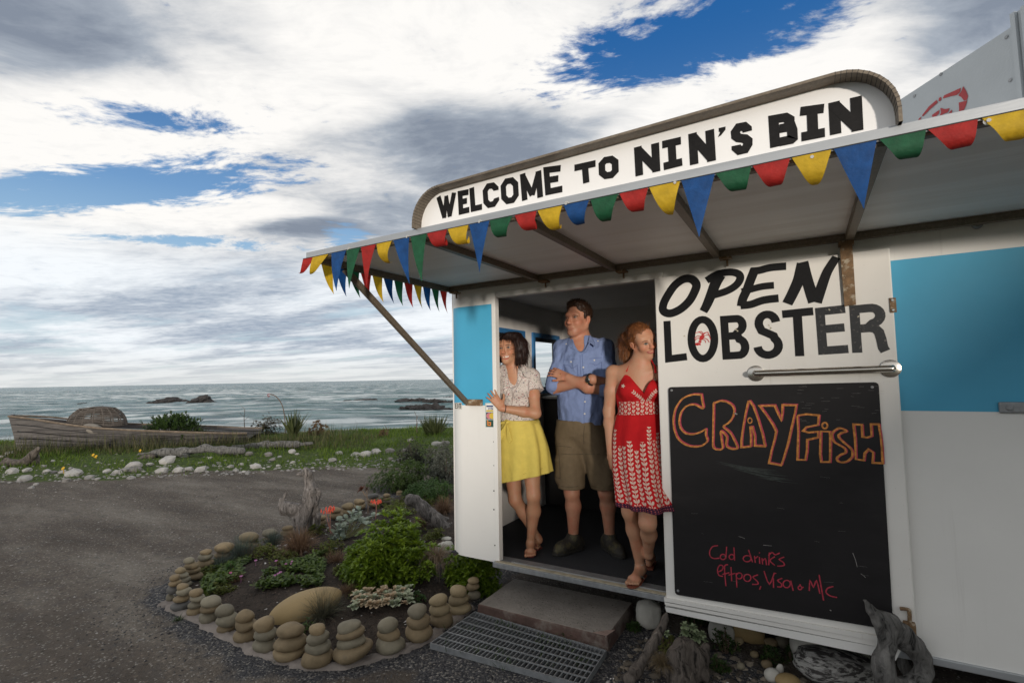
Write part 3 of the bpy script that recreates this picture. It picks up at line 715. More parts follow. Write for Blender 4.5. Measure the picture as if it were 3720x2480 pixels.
# ================================================================== chalkboard
def chalkboard():
    by = DY-0.010
    c = [onY(*Z7(83, 97), by), onY(*Z7(1415, 65), by), onY(3246, 2288, by), onY(*Z7(125, 1408), by)]
    root = thing('chalkboard', (c[0]+c[1]+c[2]+c[3])/4*np.array([1, 1, 0])+np.array([0, 0, min(p[2] for p in c)]), 'big black menu chalkboard with chalked words screwed on the open door', 'chalkboard')
    m = MB()
    P = []
    for i in range(4):                                       # rounded corners
        a, b, d = c[i-1], c[i], c[(i+1) % 4]; r = 0.02
        u = (a-b)/np.linalg.norm(a-b); v = (d-b)/np.linalg.norm(d-b)
        for t in (0, .3, .7, 1): P.append(b+u*r*(1-t)**2+v*r*t**2)
    m.prism(P, (0, 0.009, 0)); m.build('panel', M_chalkb, root)
    for zx, zy in ((104, 117), (1374, 97), (145, 1384)):
        m = MB(); m.disc(onY(*Z7(zx, zy), by), (0, -1, 0), 0.007, 0.003, 10); m.build('screw', M_galv, root)
    M_or = mat('orange_chalk', (0.60, 0.24, 0.055), 0.8, 0.35, 70, col2=(0.40, 0.15, 0.035), mixs=45)
    M_mg = mat('magenta_chalk', (0.46, 0.05, 0.09), 0.8, 0.3, 70)
    M_rd = mat('red_chalk', (0.42, 0.035, 0.06), 0.8, 0.35, 60)
    def P2(zm, pts): return np.array([onY(*zm(*p), by-0.001)[[0, 2]] for p in pts])
    L = {'c': [(285, 145), (230, 146), (172, 172), (130, 230), (115, 300), (122, 370), (150, 430), (210, 468), (280, 472), (318, 452), (330, 432), (320, 400), (320, 365), (290, 380), (240, 395), (190, 388), (160, 355), (152, 310), (165, 255), (200, 217), (250, 208), (302, 232), (298, 190), (292, 150)],
         'r': [(370, 207), (368, 300), (366, 400), (370, 482), (424, 487), (420, 430), (416, 376), (452, 412), (453, 474), (518, 487), (504, 440), (474, 386), (432, 348), (470, 318), (497, 270), (495, 225), (465, 197), (420, 184), (380, 196)],
         'a': [(590, 188), (572, 260), (556, 350), (546, 430), (545, 478), (604, 473), (606, 410), (602, 350), (614, 350), (630, 410), (630, 468), (695, 472), (680, 400), (650, 300), (622, 220), (600, 188)],
         'y': [(660, 216), (700, 270), (745, 335), (766, 378), (755, 430), (735, 500), (720, 577), (760, 584), (797, 592), (815, 540), (842, 450), (866, 340), (884, 260), (892, 212), (806, 210), (804, 260), (798, 308), (780, 270), (756, 214)],
         'f': [(900, 282), (905, 380), (903, 480), (900, 556), (950, 557), (960, 500), (962, 430), (1030, 415), (1030, 378), (970, 384), (936, 373), (955, 350), (1030, 335), (1036, 275), (960, 268), (905, 275)],
         'i': [(1047, 376), (1046, 450), (1044, 520), (1050, 570), (1105, 570), (1108, 500), (1108, 420), (1104, 378)],
         's': [(1210, 374), (1170, 356), (1132, 374), (1118, 400), (1130, 440), (1168, 464), (1200, 485), (1204, 510), (1170, 526), (1148, 550), (1170, 571), (1215, 566), (1248, 530), (1240, 488), (1200, 452), (1166, 420), (1160, 400), (1180, 386)],
         'h': [(1255, 332), (1265, 420), (1270, 552), (1320, 560), (1326, 515), (1350, 490), (1380, 510), (1376, 575), (1440, 578), (1435, 480), (1426, 400), (1415, 332), (1366, 332), (1370, 405), (1340, 416), (1312, 410), (1308, 335)]}
    curved = 'crs'
    for i, (ch, pts) in enumerate(L.items()):
        S = Strokes(by-0.0006); off = (9, -9) if i < 4 else (9, 2)
        p = P2(Z7, pts); po = P2(Z7, [(x+off[0]*0.85, y+off[1]*0.55) for x, y in pts])
        if ch in curved: p = spline(p, 4, True); po = spline(po, 4, True)
        S.stroke(po, 0.0075, True); so_ = S.m.build('chalk_shadow_'+ch, M_mg, root)
        S = Strokes(by-0.0012); S.stroke(p, 0.0088+0.0015*np.sin(np.arange(len(p))*1.7+i), True)
        if ch == 'a': S.stroke(P2(Z7, [(600+13*math.cos(t), 308+17*math.sin(t)) for t in np.linspace(0, 6.28, 13)[:-1]]), 0.006, True)
        if ch == 'i': S.stroke(P2(Z7, [(1074+17*math.cos(t), 340+19*math.sin(t)) for t in np.linspace(0, 6.28, 13)[:-1]]), 0.008, True)
        S.m.build('chalk_letter_'+ch, M_or, root)
    ci = lambda x, y, r, ry=None: [(x+r*math.cos(t), y+(ry or r)*math.sin(t)) for t in np.linspace(0.3, 6.6, 12)]
    words = {'cold': [[(800, 158), (762, 165), (741, 200), (746, 235), (775, 250), (812, 246)], ci(836, 238, 19), [(862, 165), (856, 250)], ci(898, 238, 18), [(914, 170), (919, 264)]],
             'drinks': [ci(1008, 250, 28, 22), [(1018, 187), (1046, 276)], [(1060, 230), (1066, 280)], [(1063, 250), (1085, 233)], [(1095, 238), (1098, 286)], [(1094, 205), (1098, 212)], [(1114, 245), (1118, 290)], [(1118, 266), (1138, 250), (1146, 296)], [(1166, 205), (1162, 296)], [(1160, 228), (1185, 205), (1208, 222), (1240, 208)], [(1205, 235), (1170, 262), (1205, 296)], [(1272, 238), (1236, 254), (1266, 276), (1270, 298), (1222, 302)]],
             'eftpos': [[(800, 345), (830, 330), (836, 304), (812, 298), (797, 330), (806, 368), (836, 376)], [(872, 293), (848, 302), (850, 370), (857, 446)], [(832, 362), (882, 350)], [(893, 310), (898, 410)], [(876, 367), (922, 354)], [(930, 352), (935, 455)], ci(952, 372, 21), ci(1010, 386, 25), [(1086, 364), (1050, 380), (1080, 410), (1084, 430), (1044, 432)], [(1106, 445), (1096, 470)]],
             'visa': [[(1128, 338), (1166, 432), (1202, 350)], [(1194, 388), (1196, 458)], [(1210, 352), (1213, 358)], [(1258, 390), (1225, 405), (1252, 430), (1250, 450), (1222, 450)], ci(1290, 430, 26), [(1318, 405), (1336, 478)]],
             'ampersand': [ci(1384, 458, 13), [(1384, 445), (1386, 432)], [(1398, 458), (1410, 452)]],
             'card': [[(1450, 480), (1456, 408), (1480, 452), (1502, 408), (1526, 500)], [(1520, 365), (1552, 548)], [(1622, 448), (1582, 460), (1570, 490), (1600, 515), (1648, 526)]]}
    for nm, sts in words.items():
        S = Strokes(by-0.0008)
        for k, s_ in enumerate(sts): S.stroke(spline(P2(Z5, s_), 3), 0.0058)
        S.m.build('chalk_word_'+nm, M_rd, root)
    # smears and scratches of old chalk
    S = Strokes(by-0.0004); rr = np.random.default_rng(11)
    for k in range(34):
        x, y = rr.uniform(880, 1420), rr.uniform(85, 340); l = rr.uniform(15, 60); S.stroke(P2(Z7, [(x, y), (x+l, y+rr.uniform(-2, 3))]), 0.00045)
    for k in range(14):
        x, y = rr.uniform(100, 1450), rr.uniform(600, 1500); l = rr.uniform(15, 70); S.stroke(P2(Z7, [(x, y), (x+l, y+l*rr.uniform(.02, .2))]), 0.0004)
    for a, b, w in (((1250, 1140), (1278, 1228), .002), ((1300, 1270), (1330, 1295), .002), ((530, 1035), (570, 1050), .002), ((505, 262), (522, 268), .008), ((1105, 1498), (1112, 1504), .004), ((685, 1090), (740, 1095), .0015)):
        S.stroke(P2(Z7, [a, ((a[0]+b[0])/2+3, (a[1]+b[1])/2), b]), w)
    S.m.build('chalk_scratches', mat('old_chalk', (0.32, 0.30, 0.29), 0.9, 0.3, 50), root)['kind'] = 'stuff'
    S = Strokes(by-0.0003)
    for k in range(26):
        t = k/26; x0 = 380+t*330+rr.uniform(-40, 40); y0 = 565+t*110; L_ = rr.uniform(180, 420)*(1-0.4*t)
        S.stroke(P2(Z7, [(x0, y0), (x0+L_*.5, y0+L_*.10), (x0+L_, y0+L_*.15)]), [0.0006, 0.003, 0.0006])
    S.m.build('chalk_smear', mat('chalk_smear', (0.050, 0.058, 0.054), 0.9, 0.3, 50), root)
chalkboard()
# ================================================================== awning
AY = -1.28; AZ0, AZ1 = 2.284, 2.322; AXL, AXR = -2.315, 2.4
RAILY = -0.045
awning = thing('awning', (0, AY/2, 2.28), 'flat aluminium awning with white underside and brown steel rafters over the doorway', 'awning')
m = MB(); m.box((AXL+0.004, AY+0.006, AZ1-0.012), (AXR, -0.006, AZ1-0.004)); m.build('roof_sheet', M_under, awning)
m = MB(); m.box((AXL, AY-0.006, AZ0), (AXR, AY+0.003, AZ1), bev=0.002); m.box((AXL, AY+0.0035, AZ1-0.003), (AXR, AY+0.05, AZ1+0.001)); m.build('front_fascia', M_alu, awning)
m = MB(); m.box((AXL-0.003, AY+0.006, AZ1-0.036), (AXL+0.0035, -0.006, AZ1), bev=0.001); m.build('end_fascia', M_alu, awning)
raft_x = [AXL+0.025]+[onY(u, v, RAILY)[0] for u, v in ((1952, 1012), (2232, 975), (2604, 928), (3085, 870))]+[1.2, 1.9]
for x in raft_x:
    m = MB(); m.box((x-0.0175, AY+0.008, AZ1-0.050), (x+0.0175, RAILY-0.021, AZ1-0.014), bev=0.003); m.build('rafter', M_brown, awning)
m = MB(); m.box((AXL+0.01, RAILY-0.02, AZ1-0.048), (AXR, RAILY+0.018, AZ1-0.013), bev=0.003); m.build('wall_rail', M_brown, awning)
m = MB(); m.box((AXL+0.045, AY+0.0045, AZ1-0.046), (AXR, AY+0.034, AZ1-0.0135), bev=0.003); m.build('front_rail', M_brown, awning)
for x in raft_x[:4]+[raft_x[5]]:
    m = MB(); m.box((x+0.012, RAILY-0.018, AZ1-0.062), (x+0.075, -0.002, AZ1-0.0495), bev=0.002)
    m.tube([(x+0.05, -0.022, AZ1-0.063), (x+0.05, -0.022, AZ1-0.098)], 0.006, 8); br = m.build('bracket', M_rust, awning)
m = MB(); p = onY(3555, 812, -0.03); m.disc((p[0], -0.004, p[2]), (0, -1, 0), 0.02, 0.02, 12); m.tube([(p[0], -0.02, p[2]), (p[0]+0.05, -0.02, p[2]+0.035)], 0.008, 8); m.build('rail_bolt', M_galv, awning)
for px, py in ((1267, 905), (1480, 862), (1743, 807), (2058, 741), (2453, 665), (2950, 572), (3590, 440)):
    c = onY(px, py, AY-0.007); b = MB(); b.disc((c[0], AY-0.006, c[2]), (0, -1, 0), 0.011, 0.002, 14); b.disc((c[0], AY-0.008, c[2]), (0, -1, 0), 0.0065, 0.005, 6, bev=0.15); b.build('fascia_bolt', M_steel, awning)
# stay at the left end and its foot
st_top = np.array([AXL+0.025, -1.04, AZ1-0.052]); st_bot = onY(1696, 1462, -0.03)
m = MB(); m.bar(st_top, st_bot, 0.032, 0.032, bev=0.003); m.build('stay', M_brown, awning)
m = MB(); e = onY(1747, 1466, -0.03); m.box((st_bot[0]-0.01, -0.036, st_bot[2]-0.022), (e[0], -0.002, st_bot[2]+0.024), bev=0.004); m.build('stay_foot', M_rust, awning)
a = onY(3078, 895, DY-0.02); b = onY(3108, 1105, DY-0.02)      # rusty strap hanging over the door
m = MB(); m.prism([onY(3050, 888, DY-0.016), onY(3096, 882, DY-0.016), onY(3110, 1106, DY-0.016), onY(3068, 1112, DY-0.016)], (0, 0.008, 0)); m.build('rusty_strap', M_rust, awning)
m = MB(); m.box((a[0]-0.035, DY-0.018, AZ1-0.070), (a[0]+0.03, -0.01, AZ1-0.0495)); m.build('bracket', M_rust, awning)

# ================================================================== welcome sign on the awning edge
def welcome_sign():
    y = AY-0.004; X0, X1 = -1.535, 0.275; Zb, Zt = 2.318, 2.5
    zt = lambda x: 2.488+(x-X0)/(X1-X0)*0.026
    root = thing('welcome_sign', ((X0+X1)/2, y, 2.322), 'long white board with rounded ends and black hand painted WELCOME lettering', 'sign')
    rr = 0.15
    def outline(inset, n=9):
        P = [(X0+inset, Zb)]
        for a in np.linspace(180, 90, n): P.append((X0+rr+(rr-inset)*math.cos(math.radians(a)), zt(X0+rr)-rr+(rr-inset)*math.sin(math.radians(a))))
        for a in np.linspace(90, 0, n): P.append((X1-rr+(rr-inset)*math.cos(math.radians(a)), zt(X1-rr)-rr+(rr-inset)*math.sin(math.radians(a))))
        P.append((X1-inset, Zb)); return np.array(P)
    o = outline(0.004); yb = y+0.03
    S = Strokes(yb); S.poly(o); m = S.m; m.build('board', mat('sign_white', (0.84, 0.83, 0.82), 0.3, 0.02, 3, 0.03, 90), root)
    oo = outline(0.0)
    # brown edging: a folded strip in front of the board, cut into tabs round the corners
    n = len(oo); strip = MB()
    V = []; F = []
    for p in oo: V += [(p[0], y-0.030, p[1]), (p[0], yb+0.012, p[1])]
    inn = outline(0.009)
    for p in inn: V += [(p[0], y-0.030, p[1]), (p[0], yb-0.004, p[1])]
    for i in range(n-1):
        a, b = 2*i, 2*i+2; c, d = 2*n+2*i, 2*n+2*i+2
        F += [[a, a+1, b+1, b], [c, d, d+1, c+1], [a, b, d, c], [a+1, c+1, d+1, b+1]]
    eo = mesh_obj('edge_trim', V, F, M_brown, root); auto_smooth(eo, 40)
    for i in range(n):                                       # folded tab lines on the curves
        pass
    for k in list(range(1, 10))+list(range(10, 19)):
        for t in (0.0, 0.5):
            if k in (9, 18) and t: continue
            j = min(k+1, n-1); p = oo[k]*(1-t)+oo[j]*t; c = np.array([(X0+rr) if k < 10 else (X1-rr), zt(0)-rr]); d = p-c; d /= np.linalg.norm(d)
            q = p-d*0.0098; pp = p+d*0.0005; tn = np.array([-d[1], d[0]])*0.0007
            mm = MB(); mm.prism([(pp[0]-tn[0], y-0.0306, pp[1]-tn[1]), (pp[0]+tn[0], y-0.0306, pp[1]+tn[1]), (q[0]+tn[0], y-0.0306, q[1]+tn[1]), (q[0]-tn[0], y-0.0306, q[1]-tn[1])], (0, 0.055, 0))
            mm.build('trim_fold', M_rubber, eo)
    W = 0.0265; yl = yb-0.0015
    def corner(zm, pts): return np.array([onY(*zm(*p), yl)[[0, 2]] for p in pts])
    o8 = [(.28, 1), (.72, 1), (1, .78), (1, .22), (.72, 0), (.28, 0), (0, .22), (0, .78)]
    G = []
    def put(ch, zm, c4, k=1.0): G.append((ch, corner(zm, c4), k))
    put('w', Z2b, [(250, 462), (415, 420), (286, 648), (392, 622)]); put('e', Z2b, [(428, 412), (522, 394), (438, 615), (530, 592)]); put('l', Z2b, [(528, 386), (630, 362), (543, 591), (638, 568)])
    put('c', Z2b, [(640, 352), (775, 330), (652, 564), (787, 534)]); put('o', Z2b, [(792, 312), (942, 285), (806, 530), (955, 500)]); put('m', Z2b, [(960, 266), (1143, 234), (980, 494), (1160, 460)])
    put('e', Z2b, [(1160, 208), (1308, 190), (1178, 448), (1326, 416)]); put('t', Z2b, [(1425, 186), (1605, 147), (1440, 360), (1620, 320)]); put('o', Z2b, [(1630, 128), (1800, 100), (1638, 315), (1808, 290)])
    put('n', Z2b, [(1935, 38), (2150, -4), (1950, 286), (2162, 238)], 1.08); put('i', Z3b, [(10, 563), (150, 532), (25, 782), (163, 746)], 1.05); put('n', Z3b, [(206, 510), (400, 474), (220, 744), (416, 708)], 1.08)
    put('s', Z3b, [(522, 440), (682, 412), (536, 678), (692, 640)], 1.08); put('b', Z3b, [(805, 376), (1015, 338), (822, 616), (1030, 572)], 1.1); put('i', Z3b, [(1045, 308), (1222, 287), (1057, 566), (1232, 530)], 1.1); put('n', Z3b, [(1256, 280), (1507, 222), (1270, 518), (1521, 480)], 1.12)
    for ch, c4, k in G:
        w = W*k; a, b = w/2/np.linalg.norm(c4[0]-c4[1]), w/2/np.linalg.norm(c4[0]-c4[2]); S = Strokes(yl)
        st = lambda uv, cl=False, ww=1.0: S.stroke(wob(warp(c4, uv), 0.0003, len(G)), w*ww, cl)
        ins = lambda pts: [(a+(1-2*a)*u, b+(1-2*b)*v) for u, v in pts]
        if ch == 'w':
            st([(a*.8, 1), (.30, 0.02)], ww=.95); st([(.28, 0.0), (.5, .95)], ww=.8); st([(.5, .95), (.72, 0)], ww=.8); st([(.70, .02), (1-a*.8, 1)], ww=.95)
        elif ch == 'm':
            st([(a, 0), (a, 1)]); st([(1-a, 0), (1-a, 1)]); st([(a, .94), (.5, .14)], ww=.9); st([(1-a, .94), (.5, .14)], ww=.9)
        elif ch == 'n': st([(a, 0), (a, 1)]); st([(1-a, 0), (1-a, 1)]); st([(a*1.1, .88), (1-a*1.1, .12)], ww=1.05)
        elif ch == 'e': st([(1, 1-b), (a, 1-b), (a, b), (1, b)]); st([(a, .52), (.82, .52)])
        elif ch == 'l': st([(a, 1), (a, b), (1, b)])
        elif ch == 't': st([(0, 1-b), (1, 1-b)]); st([(.5, 0), (.5, 1-b)])
        elif ch == 'i': st([(0, 1-b), (1, 1-b)]); st([(0, b), (1, b)]); st([(.5, b), (.5, 1-b)])
        elif ch == 'o': st(ins(o8), True)
        elif ch == 'c': st(ins([(1, .70), (1, .80), (.72, 1), (.28, 1), (0, .78), (0, .22), (.28, 0), (.72, 0), (1, .2), (1, .30)]))
        elif ch == 's': st(ins([(1, .74), (.98, .85), (.72, 1), (.28, 1), (.02, .84), (.02, .66), (.25, .54), (.75, .46), (1, .33), (1, .17), (.75, 0), (.28, 0), (0, .16), (0, .26)]))
        elif ch == 'b': st([(a, 0), (a, 1-b), (.60, 1-b), (.93-a, .90-b), (.93-a, .62), (.76, .54), (2*a+.004, .54)]); st([(.5, .54), (.78, .54), (1-a, .42), (1-a, .16), (.78, b), (2*a-.02, b)])
        S.m.build('letter_'+ch, M_blackpaint, root)
    S = Strokes(yl); S.poly(corner(Z3b, [(435, 465), (487, 454), (486, 478), (452, 520), (430, 533), (446, 494), (436, 494)])); S.m.build('apostrophe', M_blackpaint, root)
welcome_sign()

# ================================================================== crayfish panel standing on the awning at the right
def crayfish_panel():
    d = np.array([-0.568, 0.823, 0.0]); d /= np.linalg.norm(d); p0 = np.array([0.73, -0.60, 0.0]); nrm = np.array([-d[1], d[0], 0.0])
    root = thing('roof_sign', (0.4, -0.15, AZ1), 'grey angled panel with red crayfish tail painted on it, standing on the awning', 'sign')
    M_g = mat('grey_panel', (0.42, 0.45, 0.47), 0.5, 0.06, 4, 0.1, 100)
    z0, zt = AZ1+0.002, 2.872
    if np.dot(nrm, CAM-p0) < 0: nrm = -nrm
    p1 = p0+d*1.3; m = MB()
    m.prism([np.array([p0[0], p0[1], z0]), np.array([p1[0], p1[1], z0]), np.array([p1[0], p1[1], zt]), np.array([p0[0], p0[1], zt])], nrm*-0.012); m.build('panel', M_g, root)
    e = np.array([0.80, 0.60, 0]); 
    for k in range(3):
        q = p0-d*(0.006+0.018*k)-nrm*(0.012*(k % 2)); m = MB(); m.obox((q[0], q[1], (z0+zt)/2+0.02), (0.016, 0.03, zt-z0+0.04), rotz(math.atan2(d[1], d[0]))); m.build('corner_post', M_g, root)
    p2 = p0-d*0.055; q2 = p2+np.array([0.85, 0.55, 0])
    m = MB(); m.prism([np.array([p2[0], p2[1], z0]), np.array([q2[0], q2[1], z0]), np.array([q2[0], q2[1], zt]), np.array([p2[0], p2[1], zt])], (0.008, 0.012, 0)); m.build('panel', M_g, root)
    Z4 = ZM(3000, 50, 1.8444); nn = nrm
    def onpl(u, v, off=0.0016):
        r = ray(u, v); P0 = np.append(p0[:2], 0)+nn*off; t = ((P0-CAM) @ nn)/(r @ nn); return CAM+r*t
    M_cr = mat('crayfish_red', (0.36, 0.03, 0.035), 0.5, 0.15, 30)
    polys = [[(783, 568), (792, 548), (850, 522), (905, 497), (898, 528), (876, 546), (830, 556), (790, 568)], [(920, 486), (940, 518), (953, 552), (945, 580), (925, 583), (908, 560), (886, 548), (905, 525)], [(890, 596), (948, 582), (935, 625), (912, 670), (885, 682), (893, 640)],
             [(770, 558), (776, 572), (765, 588), (754, 584), (757, 566)], [(742, 578), (750, 596), (700, 640), (650, 690), (644, 682), (690, 622)], [(640, 690), (632, 712), (604, 745), (600, 745), (626, 700)],
             [(762, 644), (758, 670), (718, 706), (710, 680)], [(766, 632), (800, 640), (830, 634), (818, 660), (790, 672), (760, 690), (772, 660)], [(843, 642), (848, 690), (800, 700), (798, 686), (822, 668)], [(702, 698), (712, 710), (690, 728), (668, 732), (688, 708)], [(872, 655), (880, 682), (866, 686)]]
    m = MB(); mb = MB()
    for k, p in enumerate(polys):
        P = np.array([onpl(*Z4(*q), 0.0016+k*0.0001) for q in p]); cc = P.mean(0); F = list(range(len(P)))
        N = np.zeros(3)
        for i in range(len(P)): N += np.cross(P[i]-cc, P[(i+1) % len(P)]-cc)
        m.add(P, [F if N @ nn > 0 else F[::-1]])
    m.build('crayfish_emblem', M_cr, root)
    for q in ((595, 552), (1212, 158), (1237, 446), (772, 406)):
        m = MB(); m.disc(onpl(*Z4(*q), 0.0), nn, 0.007, 0.004, 10); m.build('screw', M_galv, root)
crayfish_panel()

# ================================================================== bunting
FLAG = {'red': mat('red_flag', (0.42, 0.020, 0.016), 0.7, 0.25, 22, 0.4, 40), 'yellow': mat('yellow_flag', (0.66, 0.43, 0.02), 0.7, 0.2, 22, 0.4, 40),
        'blue': mat('blue_flag', (0.008, 0.075, 0.26), 0.7, 0.25, 22, 0.4, 40), 'green': mat('green_flag', (0.012, 0.105, 0.045), 0.7, 0.25, 22, 0.4, 40)}
for _m in FLAG.values():                     # thin cloth lets some light through
    _g = NT(_m.node_tree); _p = _g.N['Principled BSDF']; _t = _g.node('ShaderNodeBsdfTranslucent'); _g.L.new(_p.inputs['Base Color'].links[0].from_socket, _t.inputs[0]); _x = _g.node('ShaderNodeMixShader'); _x.inputs[0].default_value = 0.35
    _g.L.new(_p.outputs[0], _x.inputs[1]); _g.L.new(_t.outputs[0], _x.inputs[2]); _g.L.new(_x.outputs[0], _g.N['Material Output'].inputs[0])
def flag(par, a, b, L, col, curl=0.0, sway=0.0, twist=0.0, out=(0, 1, 0), seed=0, start=0.2):
    """a cloth pennant hung between a and b; curl bends its tip towards 'out'"""
    a = np.array(a, float); b = np.array(b, float); out = np.array(out, float); al = b-a; nu, nv = 7, 14; V = []
    r = np.random.default_rng(seed); ph = r.uniform(0, 6)
    y = 0.0; z = 0.0; C = []; L = L if curl < 1 else L*0.80
    for j in range(nv+1):
        v = j/nv; C.append((y, z)); th = (curl if curl < 1 else curl*2.0)*max(0, (v-start)/(1-start)); y += L/nv*math.sin(th); z -= L/nv*math.cos(th)
    for j in range(nv+1):
        v = j/nv; w = max(1-v, 0.02)
        for i in range(nu+1):
            u = i/nu; cu = 0.5+(u-0.5)*w
            p = a+al*cu+out*(C[j][0]+0.010*math.sin(3*u*w+ph+2*v)*v)+np.array([0, 0, C[j][1]])+al*(sway*v)+out*twist*(cu-0.5)*v*np.linalg.norm(al)
            V.append(p)
    F = [[j*(nu+1)+i, j*(nu+1)+i+1, (j+1)*(nu+1)+i+1, (j+1)*(nu+1)+i] for j in range(nv) for i in range(nu)]
    o = mesh_obj(col+'_flag', V, F, FLAG[col], par, True); return o
def bunting():
    Z1 = ZM(1050, 780, 2.1775); Z4 = ZM(3000, 50, 1.8444); y = AY-0.010
    root = thing('bunting_string', (-0.8, y, AZ0), 'string of coloured pennants along the front edge of the awning', 'bunting')
    A = [(Z1, 335, 450, 'blue', .20, .3, .0, -.32), (Z1, 455, 562, 'green', .20, .2, 0, -.35), (Z1, 570, 687, 'red', .21, .3, 0, -.28), (Z1, 692, 813, 'yellow', .19, 1.2, 0, -.32), (Z1, 825, 950, 'blue', .215, .2, 0, .28), (Z1, 962, 1088, 'green', .215, .2, 0, .0),
         (Z1, 1092, 1250, 'red', .18, 1.9, 0, .1), (Z1, 1255, 1418, 'yellow', .19, 1.75, 0, .12), (Z1, 1424, 1586, 'blue', .215, .1, 0, -.02), (Z2b, 705, 898, 'green', .18, 1.7, 0, -.3), (Z2b, 916, 1104, 'red', .18, 2.0, 0, .1), (Z2b, 1112, 1322, 'yellow', .19, 1.5, 0, .1), (Z2b, 1335, 1552, 'blue', .19, 1.55, 0, 0), (Z2b, 1566, 1802, 'green', .19, 1.45, 0, -.15), (Z2b, 1812, 2058, 'red', .18, 1.75, 0, .05), (Z2b, 2066, 2332, 'yellow', .19, 1.05, 0, .05),
         (Z3b, 156, 408, 'blue', .205, .15, 0, -.05), (Z3b, 415, 682, 'green', .17, 1.9, 0, .15), (Z3b, 690, 972, 'red', .17, 1.5, 0, .1), (Z3b, 984, 1282, 'yellow', .175, 1.1, 0, .08), (Z3b, 1300, 1622, 'blue', .195, .1, 0, .1), (Z3b, 1642, 1992, 'green', .17, 1.9, 0, .25), (Z4, 686, 1022, 'red', .16, 1.7, 0, .3), (Z4, 1048, 1420, 'yellow', .16, 1.5, 0, .2)]
    xs = []
    for k, (zm, x0, x1, c, L, cu, tw, sw) in enumerate(A):
        a = onY(zm(x0, 0)[0], 0, y); 
        def at(px):
            u = zm(px, 0)[0]; v = 940-(u-1116)*0.201
            return onY(u, v, y)[0]
        xa, xb = at(x0), at(x1); xs += [xa, xb]
        flag(root, (xa, y, AZ0+0.004), (xb, y, AZ0+0.004), L, c, cu, sw, tw, seed=k)
    # first two, blown round the corner
    xa, xb = AXL-0.02, AXL+0.135
    flag(root, (xa, y, AZ0+0.004), (xa+0.10, y, AZ0+0.004), 0.15, 'red', 1.2, -0.9, 0.3, (-0.6, 0.5, 0), 51); flag(root, (xa+0.08, y, AZ0+0.004), (xb+0.05, y, AZ0+0.004), 0.16, 'yellow', 1.0, -0.9, 0.2, (-0.3, 0.6, 0), 52)
    m = MB(); m.tube([(AXL-0.02, y+0.001, AZ0+0.005), (0.75, y+0.001, AZ0+0.005), (1.6, y+0.001, AZ0+0.005)], 0.0025, 5); m.build('cord', M_rubber, root)
    x = AXL-0.008
    root = thing('bunting_string', (x, AY/2, AZ0), 'short string of coloured pennants along the left end of the awning', 'bunting')
    ys = np.linspace(AY+0.10, -0.02, 13); cs = ['yellow', 'blue', 'green', 'red']*3
    for k in range(12):
        flag(root, (x, ys[k], AZ0-0.002), (x, ys[k+1]-0.01, AZ0-0.002), 0.17, cs[k], 0.45, 0.28+0.05*math.sin(k*2), 0.1, (1, 0, 0), 80+k, start=0.3)
    m = MB(); m.tube([(x, AY+0.02, AZ0), (x, -0.02, AZ0)], 0.0025, 5); m.build('cord', M_rubber, root)
bunting()
# ================================================================== ground, verge, beach and sea
SN = np.array([-0.59, 0.81]); ST = np.array([0.81, 0.59])     # seaward normal, along-shore direction
def shore(P): P = np.asarray(P, float); return P[..., 0]*SN[0]+P[..., 1]*SN[1]
def along(P): P = np.asarray(P, float); return P[..., 0]*ST[0]+P[..., 1]*ST[1]
def P3(P): P = np.asarray(P, float); return np.stack([P[..., 0], P[..., 1], 0*P[..., 0]], -1)
SEA = -1.5
def sstep(x, a, b): t = np.clip((x-a)/(b-a), 0, 1); return t*t*(3-2*t)
# outline of the planted bed (front and left edge lie on the cairn row)
Z3 = ZM(520, 1680, 1.96); Z4g = ZM(1500, 1900, 2.6133)
BED = np.array([onZ(*Z3(*p))[:2] for p in [(2290, 1090), (2120, 1180), (1960, 1280), (1760, 1360), (1500, 1420), (1245, 1450), (1045, 1405), (860, 1350), (725, 1285), (590, 1215), (465, 1150), (370, 1100), (265, 1060), (190, 1005), (230, 900), (360, 840), (450, 775), (560, 725), (755, 620), (905, 565), (1032, 530), (1265, 455), (1375, 405), (1452, 370), (1540, 335), (1640, 318), (1735, 312), (1825, 228)]]+[(-5.6, 2.6), (-4.6, 3.6), (-2.4, 2.4), (-2.35, 0.3)])
def in_bed(P):
    P = np.asarray(P, float); x, y = P[..., 0], P[..., 1]; c = np.zeros(x.shape, bool); n = len(BED)
    for i in range(n):
        (xa, ya), (xb, yb) = BED[i], BED[(i+1) % n]
        k = ((ya > y) != (yb > y)); k &= x < (xb-xa)*(y-ya)/(yb-ya+1e-12)+xa; c ^= k
    return c
def bed_dist(P):
    P = np.asarray(P, float)[..., :2]; d = np.full(P.shape[:-1], 9e9); n = len(BED)
    for i in range(n):
        a, b = BED[i], BED[(i+1) % n]; ab = b-a; t = np.clip(((P-a) @ ab)/(ab @ ab), 0, 1)
        d = np.minimum(d, np.linalg.norm(P-a-t[..., None]*ab, axis=-1))
    return np.where(in_bed(P), -d, d)
